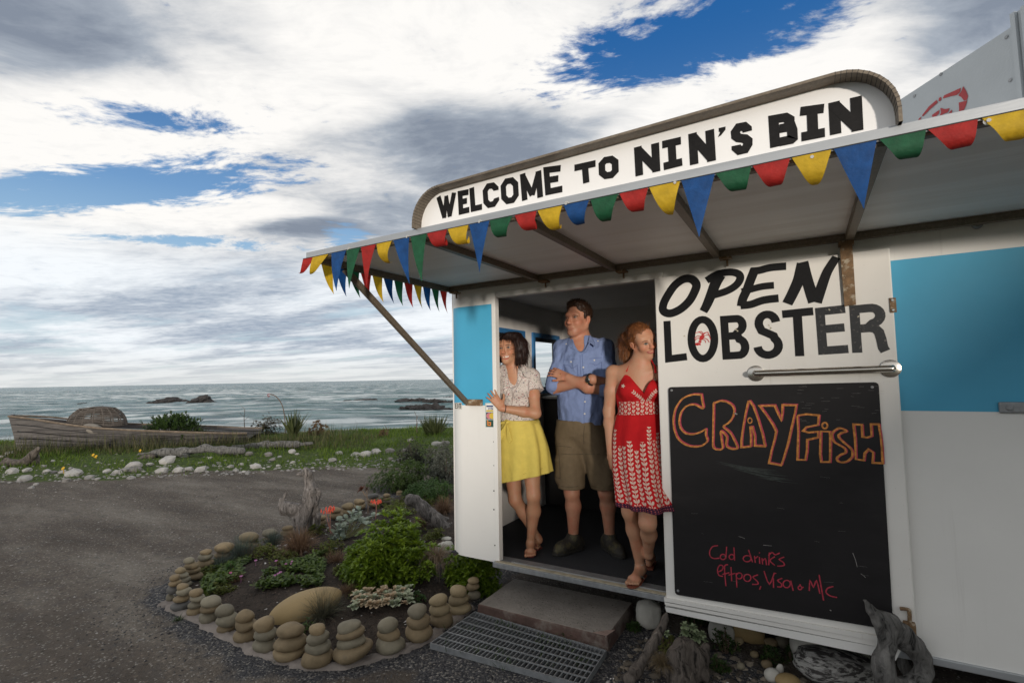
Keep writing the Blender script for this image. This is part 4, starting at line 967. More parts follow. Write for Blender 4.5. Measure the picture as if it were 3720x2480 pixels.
def ground_z(P):
    P = np.asarray(P, float); s = shore(P)
    n = vnoise(P3(P), 0.55, 3, 3)
    z = sstep(s, 6.9, 8.6)*(0.05+0.09*n)
    z = z+0.010*vnoise(P3(P), 1.3, 5, 3)*np.clip(np.hypot(P[..., 0]+1.5, P[..., 1])/4-0.5, 0, 1)
    z = z-sstep(s, 14.2, 20.5)*2.6
    k = P[..., 1]*(-0.809)+P[..., 0]*0.588; w = P[..., 0]*0.809+P[..., 1]*0.588     # added unseen bank behind the camera, blocks low sun from ground and lower walls
    h = 1.02+2.4/(1+np.exp(-(w-0.26)*3.4))+0.08*vnoise(np.stack([w, w*0, w*0], -1), 0.9, 9, 2)  # crest raised on one side to dim the caravan's right end
    z = z+sstep(k, 9.0, 12.0)*h*sstep(w, -40, -14)
    bd = bed_dist(P); z = z+0.07*sstep(-bd, 0.03, 0.5)*(1-sstep(P[..., 0], -2.5, -2.2))*(s < 7)
    return z
def axis(a, b, lo, hi, h):
    """fine spacing h inside lo..hi, growing outwards to a and b"""
    out = list(np.arange(lo, hi+h/2, h)); g = h; x = hi
    while x < b: g = min(g*1.22, 60); x += g; out.append(x)
    g = h; x = lo
    while x > a: g = min(g*1.22 if x > -1e9 else g, 60); x -= g; out.insert(0, x)
    return np.array(out)
def ground_mat():
    m = bpy.data.materials.new('gravel_ground'); m.use_nodes = True; g = NT(m.node_tree); b = g.N['Principled BSDF']
    tc = g.node('ShaderNodeTexCoord').outputs['Object']
    at = g.node('ShaderNodeVertexColor'); at.layer_name = 'zone'
    rgb = g.node('ShaderNodeSeparateColor'); g.L.new(at.outputs[0], rgb.inputs[0]); gr, grass, beach = rgb.outputs; soil = at.outputs['Alpha']
    tr = g.mapping(tc, rot=(0, 0, R_(-35)), scale=(0.35, 1.3, 1))
    n1 = g.noise(tr, 1.1, 6, 0.62); n2 = g.noise(tc, 7.0, 6, 0.65); n3 = g.noise(tc, 75, 4, 0.6)
    dirt = g.ramp(n1, [(0.32, (0.054, 0.044, 0.036)), (0.48, (0.098, 0.081, 0.066)), (0.66, (0.175, 0.155, 0.131))])
    dirt = g.mix(g.math('MULTIPLY', g.step(n2, 0.45, 0.7), 0.45), dirt, (0.070, 0.066, 0.064))
    v = g.node('ShaderNodeTexVoronoi'); v.inputs['Scale'].default_value = 95; g.L.new(tc, v.inputs['Vector'])
    vc = g.node('ShaderNodeSeparateColor'); g.L.new(v.outputs['Color'], vc.inputs[0])
    stone = g.ramp(vc.outputs[0], [(0.0, (0.024, 0.024, 0.028)), (0.5, (0.052, 0.052, 0.057)), (0.85, (0.088, 0.086, 0.088)), (0.97, (0.20, 0.185, 0.165))])
    v2 = g.node('ShaderNodeTexVoronoi'); v2.inputs['Scale'].default_value = 34; g.L.new(tc, v2.inputs['Vector']); vc2 = g.node('ShaderNodeSeparateColor'); g.L.new(v2.outputs['Color'], vc2.inputs[0])
    grit = g.ramp(vc2.outputs[0], [(0.0, (0.45, 0.45, 0.45)), (0.5, (0.9, 0.9, 0.9)), (1.0, (1.7, 1.68, 1.65))]); pebb = g.math('MULTIPLY', g.math('LESS_THAN', v2.outputs['Distance'], 0.42), g.math('GREATER_THAN', vc2.outputs[1], 0.45))
    dirt = g.mix(g.math('MULTIPLY', pebb, 0.8), dirt, g.mix(1.0, dirt, grit, 'MULTIPLY'))
    gf = g.step(g.math('ADD', gr, g.math('MULTIPLY', g.math('SUBTRACT', n2, 0.5), 0.9)), 0.3, 0.6)
    c = g.mix(gf, dirt, stone)
    c = g.mix(g.math('MULTIPLY', g.step(vc.outputs[1], 0.93, 0.97), 0.55), c, (0.33, 0.31, 0.28))
    c = g.mix(g.step(n3, 0.35, 0.75), c, g.mix(1.0, c, (1.35, 1.33, 1.3), 'MULTIPLY'))
    earth = g.ramp(n2, [(0.3, (0.020, 0.015, 0.012)), (0.6, (0.050, 0.038, 0.030)), (0.8, (0.085, 0.066, 0.05))]); c = g.mix(g.step(soil, 0.4, 0.6), c, earth)
    ng = g.noise(tc, 9.0, 5, 0.6)
    turf = g.ramp(ng, [(0.3, (0.024, 0.040, 0.009)), (0.55, (0.062, 0.095, 0.016)), (0.75, (0.115, 0.120, 0.045))])
    c = g.mix(g.step(g.math('ADD', grass, g.math('MULTIPLY', g.math('SUBTRACT', ng, 0.5), 0.7)), 0.35, 0.6), c, turf)
    sh = g.ramp(vc.outputs[0], [(0, (0.10, 0.10, 0.095)), (0.6, (0.22, 0.21, 0.19)), (1, (0.45, 0.43, 0.38))])
    c = g.mix(g.step(beach, 0.4, 0.6), c, sh)
    g.L.new(c, b.inputs['Base Color']); b.inputs['Roughness'].default_value = 0.92; b.inputs['Specular IOR Level'].default_value = 0.25
    bn = g.node('ShaderNodeBump'); bn.inputs['Strength'].default_value = 0.9; bn.inputs['Distance'].default_value = 0.012
    hgt = g.math('ADD', g.math('MULTIPLY', v.outputs['Distance'], -0.6), g.math('ADD', g.math('MULTIPLY', n2, 0.8), g.math('MULTIPLY', n3, 0.6)))
    g.L.new(hgt, bn.inputs['Height']); g.L.new(bn.outputs[0], b.inputs['Normal'])
    return m
def make_ground():
    xs = axis(-420, 420, -6.0, 1.2, 0.07); ys = axis(-420, 420, -2.4, 2.2, 0.07)
    X, Y = np.meshgrid(xs, ys, indexing='ij'); P = np.stack([X, Y], -1); Z = ground_z(P); s = shore(P)
    Z = np.where(s > 21, -4.0, Z)
    nx, ny = X.shape; V = np.stack([X, Y, Z], -1).reshape(-1, 3)
    i, j = np.meshgrid(np.arange(nx-1), np.arange(ny-1), indexing='ij'); a = (i*ny+j).ravel()
    F = np.stack([a, a+ny, a+ny+1, a+1], 1)
    o = mesh_obj('ground', V, F, ground_mat(), smooth=True, base=(0, 0, 0)); o['kind'] = 'structure'
    bd = bed_dist(P)
    gr = np.clip(0.95-bd/0.32+0.35*vnoise(P3(P), 2.2, 71, 2), 0, 1)*(bd > 0)+1.0*(bd <= 0)*0.0
    gr = np.maximum(gr, sstep(-np.hypot(X+1.0, (Y+0.45)*1.5), -1.5, -0.7))      # dark chips in front of the step
    gr = np.where(bd < 0, 0.0, gr)
    grass = sstep(s+0.5*vnoise(P3(P), 0.9, 21, 2), 7.0, 7.6)*(1-sstep(s, 13.6, 14.4))
    grass = np.maximum(grass, sstep(P[..., 1]*(-0.809)+P[..., 0]*0.588, 7.5, 9))
    beach = sstep(s, 13.6, 14.3)
    ca = o.data.color_attributes.new('zone', 'FLOAT_COLOR', 'POINT')
    col = np.stack([gr, grass, beach, (bd < 0)*1.0], -1).reshape(-1, 4).astype(np.float32); ca.data.foreach_set('color', col.ravel())
make_ground()

def sea_mat():
    m = bpy.data.materials.new('sea_water'); m.use_nodes = True; g = NT(m.node_tree); b = g.N['Principled BSDF']
    tc = g.node('ShaderNodeTexCoord').outputs['Object']; al = math.atan2(ST[1], ST[0])
    q = g.mapping(tc, rot=(0, 0, -al))                       # x along the shore, y seaward
    w1 = g.noise(g.mapping(q, scale=(0.35, 1, 1)), 0.30, 7, 0.62)
    w2 = g.noise(g.mapping(q, scale=(0.5, 1, 1)), 1.6, 5, 0.6)
    n0 = g.noise(g.mapping(q, scale=(0.12, 1, 1)), 0.05, 4, 0.5)
    c = g.ramp(w1, [(0.35, (0.014, 0.055, 0.060)), (0.5, (0.052, 0.125, 0.128)), (0.66, (0.150, 0.240, 0.238))])
    at = g.node('ShaderNodeAttribute'); at.attribute_name = 'foam'
    nf = g.noise(g.mapping(q, scale=(0.16, 1, 1)), 0.75, 8, 0.68)
    nb = g.noise(g.mapping(q, loc=(7, 3, 0), scale=(0.06, 0.5, 1)), 0.22, 5, 0.6)
    f = g.math('ADD', g.math('ADD', g.math('MULTIPLY', nf, 0.8), g.math('MULTIPLY', nb, 0.75)), g.math('MULTIPLY', at.outputs['Fac'], 0.42))
    foam = g.step(f, 0.845, 0.99)
    c = g.mix(foam, c, (0.62, 0.66, 0.66))
    g.L.new(c, b.inputs['Base Color']); g.L.new(g.math('ADD', 0.25, g.math('MULTIPLY', foam, 0.6)), b.inputs['Roughness'])
    b.inputs['Specular IOR Level'].default_value = 0.16; b.inputs['IOR'].default_value = 1.33
    bn = g.node('ShaderNodeBump'); bn.inputs['Strength'].default_value = 0.9; bn.inputs['Distance'].default_value = 0.5
    g.L.new(g.math('ADD', w1, g.math('MULTIPLY', w2, 0.22)), bn.inputs['Height']); g.L.new(bn.outputs[0], b.inputs['Normal'])
    return m
def make_sea():
    s = np.concatenate([np.arange(15.5, 60, 0.45), np.geomspace(60, 400, 150), np.geomspace(410, 26000, 50)])
    t = np.concatenate([-np.geomspace(26000, 300, 26), np.linspace(-290, 200, 420), np.geomspace(210, 26000, 24)])
    S_, T_ = np.meshgrid(s, t, indexing='ij'); X = S_*SN[0]+T_*ST[0]; Y = S_*SN[1]+T_*ST[1]
    a = np.interp(s, [15, 24, 60, 300, 900, 30000], [0.06, 0.30, 0.45, 0.65, 0.0, 0.0])[:, None]
    q = np.stack([T_*0.16, S_*0.42, 0*S_], -1); n1 = vnoise(q, 1.0, 31, 3); n2 = vnoise(np.stack([T_*0.05, S_*0.13, 0*S_], -1), 1.0, 33, 2)
    n1 = 1-2*np.abs(n1)
    Z = SEA+a*(0.75*n1+0.7*n2)
    breaker = np.exp(-((S_-150-14*n2-T_*0.1)/10)**2)*sstep(vnoise(np.stack([T_*0.02, S_*0.01, 0*S_], -1), 1, 35, 2), -0.1, 0.3)
    breaker += 0.8*np.exp(-((S_-88-8*n2+T_*0.05)/6)**2)*sstep(vnoise(np.stack([T_*0.03, S_*0.01+5, 0*S_], -1), 1, 36, 2), 0.0, 0.35)
    foam = breaker+0.35*sstep(n1, 0.45, 0.9)+0.45*np.exp(-(S_-17)/9)
    ns, nt_ = X.shape; V = np.stack([X, Y, Z], -1).reshape(-1, 3)
    i, j = np.meshgrid(np.arange(ns-1), np.arange(nt_-1), indexing='ij'); k = (i*nt_+j).ravel(); F = np.stack([k, k+nt_, k+nt_+1, k+1], 1)[:, ::-1]
    o = mesh_obj('sea', V, F, sea_mat(), smooth=True, base=(0, 0, SEA)); o['kind'] = 'structure'
    at = o.data.attributes.new('foam', 'FLOAT', 'POINT'); at.data.foreach_set('value', foam.ravel().astype(np.float32))
    return o
sea = make_sea()

# ------------------------------------------------------------------ shared makers for rocks, leaves and blades
def ico(sub=2):
    bm = bmesh.new(); bmesh.ops.create_icosphere(bm, subdivisions=sub, radius=1.0)
    V = np.array([v.co[:] for v in bm.verts]); bm.verts.index_update(); F = np.array([[v.index for v in f.verts] for f in bm.faces]); bm.free(); return V, F
ICO1, ICO2, ICO3, ICO4 = ico(1), ico(2), ico(3), ico(4)
def rock(size, seed, amp=0.18, src=None, scale=1.3, rot=0.0, tilt=0.0, boxy=0.0):
    V, F = src or ICO3; V = V.copy()
    if boxy: m = np.abs(V).max(1, keepdims=True); V = V*(1-boxy)+V/m*boxy*0.85
    V *= (1+amp*vnoise(V+seed*3.7, scale, seed, 3))[:, None]
    V = V*np.array(size)/2; return V @ roty(tilt).T @ rotz(rot).T, F
def leaf_mat(name, a, b, rough=0.45, trans=0.25, spec=0.4):
    m = bpy.data.materials.new(name); m.use_nodes = True; g = NT(m.node_tree); p = g.N['Principled BSDF']; out = g.N['Material Output']
    at = g.node('ShaderNodeAttribute'); at.attribute_name = 'tint'
    c = g.mix(at.outputs['Fac'], a, b); g.L.new(c, p.inputs['Base Color'])
    p.inputs['Roughness'].default_value = rough; p.inputs['Specular IOR Level'].default_value = spec
    if trans > 0:
        t = g.node('ShaderNodeBsdfTranslucent'); g.L.new(c, t.inputs[0]); mx = g.node('ShaderNodeMixShader'); mx.inputs[0].default_value = trans
        g.L.new(p.outputs[0], mx.inputs[1]); g.L.new(t.outputs[0], mx.inputs[2]); g.L.new(mx.outputs[0], out.inputs[0])
    return m
def unit(v): v = np.asarray(v, float); return v/(np.linalg.norm(v, axis=-1, keepdims=True)+1e-12)
def frames(D, seed=0, up=None):
    """for directions D an across vector and a normal"""
    D = unit(D); r = np.random.default_rng(seed)
    U = np.tile([0, 0, 1.0], (len(D), 1)) if up is None else np.asarray(up, float)
    X = np.cross(D, U); bad = np.linalg.norm(X, axis=1) < 1e-3; X[bad] = [1, 0, 0]; X = unit(X); return D, X, np.cross(X, D)
def leaves(P, D, L, W, bend=0.15, fold=0.12, seed=0, widest=0.55, tip=0.0):
    """N leaves: base points P, directions D -> V, F and one tint per vertex"""
    n = len(P); r = np.random.default_rng(seed); D, X, N = frames(D, seed); L = np.broadcast_to(np.asarray(L, float), n)[:, None]; W = np.broadcast_to(np.asarray(W, float), n)[:, None]
    b = bend*L
    v = [P, P+D*L*widest*0.55+X*W*0.40+N*b*0.25, P+D*L*widest*0.55-X*W*0.40+N*b*0.25, P+D*L*widest+X*W*0.5-N*0+N*b*0.1, P+D*L*widest-N*W*fold, P+D*L*widest-X*W*0.5+N*b*0.1,
         P+D*L*0.9+X*W*0.28-N*b*0.35, P+D*L*0.9-X*W*0.28-N*b*0.35, P+D*L-N*b*0.7]
    V = np.stack(v, 1).reshape(-1, 3)
    f = np.array([[0, 1, 4], [0, 4, 2], [1, 3, 4], [2, 4, 5], [3, 6, 4], [5, 4, 7], [6, 8, 4], [4, 8, 7]])
    F = (np.arange(n)[:, None, None]*9+f).reshape(-1, 3); T = np.repeat(r.uniform(0, 1, n), 9); return V, F, T
def blades(P, D, L, W, droop=0.5, seed=0, seg=4):
    """N thin grass blades, bending over under gravity"""
    n = len(P); r = np.random.default_rng(seed); D = unit(D); L = np.broadcast_to(np.asarray(L, float), n); dr = np.broadcast_to(np.asarray(droop, float), n)*r.uniform(0.5, 1.4, n)
    X = unit(np.cross(D, np.tile([0, 0, 1.0], (n, 1))+r.normal(0, 0.3, (n, 3)))); V = []; p = np.array(P, float); d = D.copy()
    for k in range(seg+1):
        w = W*(1-k/seg)**0.7
        if k < seg: V += [p+X*np.reshape(w, (-1, 1))/2, p-X*np.reshape(w, (-1, 1))/2]
        else: V.append(p)
        p = p+d*(L/seg)[:, None]; d = unit(d+np.array([0, 0, -1.0])*(dr/seg)[:, None]*(0.4+1.2*k/seg))
    m = 2*seg+1; V = np.stack(V, 1).reshape(-1, 3); f = []
    for k in range(seg-1): f += [[2*k, 2*k+1, 2*k+3], [2*k, 2*k+3, 2*k+2]]
    f.append([2*seg-2, 2*seg-1, 2*seg]); F = (np.arange(n)[:, None, None]*m+np.array(f)).reshape(-1, 3)
    return V, F, np.repeat(r.uniform(0, 1, n), m)
def foliage(name, parts, mt, parent=None, **kw):
    V = np.concatenate([p[0] for p in parts]); off = np.cumsum([0]+[len(p[0]) for p in parts]); F = np.concatenate([p[1]+o for p, o in zip(parts, off)]); T = np.concatenate([p[2] for p in parts])
    o = mesh_obj(name, V, F, mt, parent, **kw); at = o.data.attributes.new('tint', 'FLOAT', 'POINT'); at.data.foreach_set('value', T.astype(np.float32)); return o
def dome_pts(n, c, rx, ry, rz, seed, shell=0.5):
    r = np.random.default_rng(seed); d = unit(r.normal(0, 1, (n, 3))); d[:, 2] = np.abs(d[:, 2]); q = shell+(1-shell)*r.uniform(0, 1, n)**0.5
    return np.asarray(c)+d*q[:, None]*np.array([rx, ry, rz]), d

# ================================================================== verge: grass, white stones
def scatter_verge():
    r = np.random.default_rng(5); n = 60000
    t = r.uniform(-16, 9, n); s = 7.1+r.uniform(0, 1, n)**0.8*7.0; XY = s[:, None]*SN+t[:, None]*ST
    dens = vnoise(P3(XY), 0.8, 41, 3); keep = (dens+0.35+0.25*sstep(s, 7.4, 9)-0.5*r.uniform(0, 1, n)) > 0
    XY = XY[keep]; s = s[keep]; n = len(XY); P = np.concatenate([XY, ground_z(XY)[:, None]-0.01], 1)
    D = unit(np.stack([r.normal(0, .5, n), r.normal(0, .5, n), np.ones(n)], 1)); hh = vnoise(P3(XY), 1.5, 44, 2)
    L = (0.05+0.08*np.clip(hh+0.5, 0.2, 1.4))*r.uniform(0.5, 1.3, n)
    V, F, T = blades(P, D, L, 0.016, 0.5, 6, 3)
    o = foliage('verge_grass', [(V, F, T)], leaf_mat('verge_grass', (0.055, 0.115, 0.010), (0.150, 0.215, 0.022), 0.6, 0.3), base=(-9, 6, 0)); tag(o, 'low green grass and herbs on the verge above the beach', 'grass', kind='stuff')
    # dry straw stalks and tall weeds
    n = 3600; t = r.uniform(-12.5, -4, n); s = r.uniform(9.6, 11.7, n); XY = s[:, None]*SN+t[:, None]*ST; P = np.concatenate([XY, ground_z(XY)[:, None]], 1)
    D = np.stack([r.normal(0, .18, n), r.normal(0, .18, n), np.ones(n)], 1); V, F, T = blades(P, D, r.uniform(0.10, 0.46, n)*(.55+.6*(vnoise(P3(XY), 1.1, 12, 2) > 0)), 0.012, 0.4, 8, 3)
    o = foliage('verge_weeds', [(V, F, T)], leaf_mat('dry_weeds', (0.028, 0.045, 0.012), (0.13, 0.115, 0.05), 0.7, 0.2), base=(-11, 4, 0)); tag(o, 'thin dry weeds and stalks in front of the old boat', 'weeds', kind='stuff')
    # small stones too many to count
    n = 1500; t = r.uniform(-15, 6, n); s = 7.0+np.abs(r.normal(0, 0.75, n)); XY = s[:, None]*SN+t[:, None]*ST
    P = np.concatenate([XY, ground_z(XY)[:, None]], 1); V0, F0 = ICO1; R = 0.012+0.03*r.uniform(0, 1, n)**2
    J = V0[None]*(1+0.25*r.normal(0, 1, (n, len(V0), 1)))*R[:, None, None]*np.array([1.2, 1.0, 0.7])+P[:, None]
    o = mesh_obj('verge_pebbles', J.reshape(-1, 3), (np.arange(n)[:, None, None]*len(V0)+F0).reshape(-1, 3), M_wstone, base=(-8, 5, 0)); tag(o, 'scatter of small pale pebbles along the lot edge', 'pebbles', kind='stuff')
M_wstone = mat('white_stone', (0.36, 0.345, 0.325), 0.85, 0.25, 9, 0.5, 40, col2=(0.30, 0.28, 0.26), mixs=5, mixr=(0.5, 0.75), rnd=0.28)
M_gstone = mat('grey_stone', (0.20, 0.185, 0.17), 0.85, 0.25, 9, 0.5, 40, rnd=0.2)
scatter_verge()
def verge_stones():
    Za = ZM(0, 1340, 2.6133); Zb = ZM(850, 1340, 2.6133)
    L = [(Za, 85, 845, 95, 1), (Za, 110, 1000, 115, 1), (Za, 235, 1062, 145, 1), (Za, 630, 1068, 100, 0), (Za, 700, 1015, 150, 1), (Za, 845, 1042, 90, 1), (Za, 925, 1050, 50, 1), (Za, 1010, 995, 80, 1), (Za, 1110, 1005, 90, 1), (Za, 1245, 1042, 80, 1), (Za, 1275, 960, 140, 1), (Za, 1590, 930, 150, 1), (Za, 1540, 995, 125, 1), (Za, 1690, 985, 105, 1), (Za, 1790, 975, 95, 1), (Za, 1910, 980, 115, 1), (Za, 1290, 990, 110, 0), (Za, 1195, 990, 100, 1), (Za, 295, 1130, 60, 1), (Za, 345, 1098, 50, 1),
         (Za, 445, 990, 70, 1), (Za, 590, 1000, 70, 1), (Za, 510, 1000, 70, 0), (Za, 250, 985, 80, 1), (Za, 500, 912, 45, 1), (Za, 20, 870, 60, 1), (Za, 30, 960, 60, 1), (Za, 1420, 950, 70, 1), (Za, 2225, 845, 70, 1), (Za, 1995, 885, 45, 1), (Za, 2190, 950, 70, 1), (Za, 2030, 945, 40, 1), (Za, 2190, 992, 50, 0), (Za, 1760, 870, 110, 0), (Za, 410, 955, 55, 1), (Za, 1320, 1020, 60, 1),
         (Zb, 555, 820, 95, 1), (Zb, 205, 950, 105, 1), (Zb, 940, 890, 95, 1), (Zb, 1250, 850, 130, 1), (Zb, 1350, 825, 110, 1), (Zb, 1150, 845, 90, 1), (Zb, 1000, 822, 80, 1), (Zb, 1680, 715, 75, 1), (Zb, 1480, 812, 125, 0), (Zb, 1485, 880, 62, 0), (Zb, 790, 878, 52, 1), (Zb, 325, 855, 85, 0), (Zb, 145, 855, 85, 0), (Zb, 1930, 755, 110, 1), (Zb, 2010, 745, 90, 0), (Zb, 430, 860, 50, 1), (Zb, 360, 890, 70, 0), (Zb, 420, 935, 45, 1), (Zb, 560, 905, 55, 1), (Zb, 1240, 945, 40, 1), (Zb, 1010, 895, 30, 1), (Zb, 70, 930, 60, 1), (Zb, 15, 980, 60, 1), (Zb, 90, 985, 45, 1), (Zb, 285, 955, 35, 1), (Zb, 600, 830, 50, 1), (Zb, 1630, 810, 90, 0), (Zb, 1460, 768, 25, 1), (Zb, 1560, 890, 50, 1), (Zb, 750, 945, 30, 1)]
    variants = {}
    for k, (zm, x, y, w, white) in enumerate(L):
        p = onZ(*zm(x, y)); p[2] = ground_z(p[:2]); W = max(w/zm.k*px2m(p), 0.05)*0.86; r = np.random.default_rng(k)
        V, F = rock((W*1.05, W*r.uniform(.8, 1.1), W*r.uniform(.55, .8)), k+3, 0.42, ICO2, 1.9, r.uniform(0, 3), r.uniform(-.2, .2), 0.45)
        o = mesh_obj('verge_stone', V+p+np.array([0, 0, W*0.12]), F, M_wstone if white else M_gstone, smooth=False)
        u = zm(x, y)[0]; where = 'before the bow' if u < 210 else 'before the cray pot' if u < 400 else 'before the boat bush' if u < 620 else 'before the boat stern' if u < 840 else 'left of the driftwood bird' if u < 1060 else 'behind the driftwood bird' if u < 1230 else 'behind the stone stacks' if u < 1420 else 'near the twiggy bush'
        row = 'nearest the gravel' if zm(x, y)[1] > 1735-0.03*u else 'up in the grass' if zm(x, y)[1] < 1690-0.03*u else 'mid row'
        size = 'large' if W > 0.30 else 'medium' if W > 0.17 else 'small'
        tag(o, size+(' chalky white stone ' if white else ' dull grey brown stone ')+where+', '+row, 'stone', 'white stones along the lot edge' if white else 'grey stones along the lot edge')
verge_stones()

# ================================================================== rocks in the sea
M_searock = mat('wet_dark_rock', (0.020, 0.017, 0.016), 0.6, 0.35, 0.8, 0.8, 3, bdist=0.2)
def sea_rocks():
    Za = ZM(0, 1340, 2.6133); Zb = ZM(850, 1340, 2.6133)
    L = [(Za, 1445, 328, 75, 34, 'low black rock left of the big offshore rocks'), (Za, 1600, 326, 235, 68, 'long flat topped black rock standing offshore'), (Za, 1764, 326, 62, 46, 'small square black rock between the two offshore rocks'), (Za, 1910, 330, 215, 92, 'peaked black rock with surf behind it offshore'),
         (Zb, 1080, 310, 90, 24, ''), (Zb, 1250, 303, 200, 28, ''), (Zb, 1385, 322, 60, 16, ''), (Zb, 1465, 357, 62, 20, ''), (Zb, 1350, 352, 60, 14, ''), (Zb, 1455, 328, 30, 14, ''), (Zb, 1515, 320, 60, 14, ''), (Zb, 1640, 318, 220, 46, ''), (Zb, 1770, 315, 160, 50, ''), (Zb, 1585, 338, 70, 20, ''), (Zb, 1700, 398, 230, 72, ''), (Zb, 1890, 398, 210, 90, ''), (Zb, 1990, 398, 170, 40, ''), (Zb, 1890, 325, 170, 52, ''), (Zb, 2020, 340, 110, 60, ''), (Zb, 2040, 285, 130, 26, ''), (Zb, 1690, 270, 200, 14, ''), (Zb, 522, 445, 46, 36, 'small dark rock beside the flax seed stalk'), (Zb, 590, 436, 60, 30, 'small dark rock right behind the flax leaves'), (Za, 800, 330, 90, 14, ''), (Za, 1280, 262, 380, 10, '')]
    for k, (zm, x, y, w, h, lab) in enumerate(L):
        p = onZ(*zm(x, y), SEA); q = px2m(p); W, H = w/zm.k*q, h/zm.k*q
        V, F = rock((W*1.08, W*0.7, H*1.5), k+50, 0.62, ICO4 if w > 100 else ICO3, 3.0, 0, 0, 0.15)
        if lab.startswith('peaked'): V[:, 2] *= 1+0.25*np.sin(V[:, 0]/W*7+0.6)
        d = unit(np.array([ray(*zm(x, y))[0], ray(*zm(x, y))[1]])); a = math.atan2(d[1], d[0])-math.pi/2
        o = mesh_obj('sea_rock', V @ rotz(a).T+p+np.array([0, 0, -0.02]), F, M_searock, smooth=False)
        tag(o, lab or ('large' if w > 180 else 'medium' if w > 100 else 'small')+' dark reef rock '+('in the far row' if y < 312 else 'in the middle row' if y < 345 else 'in the near row')+(' by the caravan edge' if x > 1950 else ' by the awning stay' if x > 1750 else ' right of the flax' if x > 1420 else ' at the reef end' if x > 1000 else ' left offshore'), 'rock', 'reef rocks beside the caravan' if not lab else 'rocks in the sea')
sea_rocks()

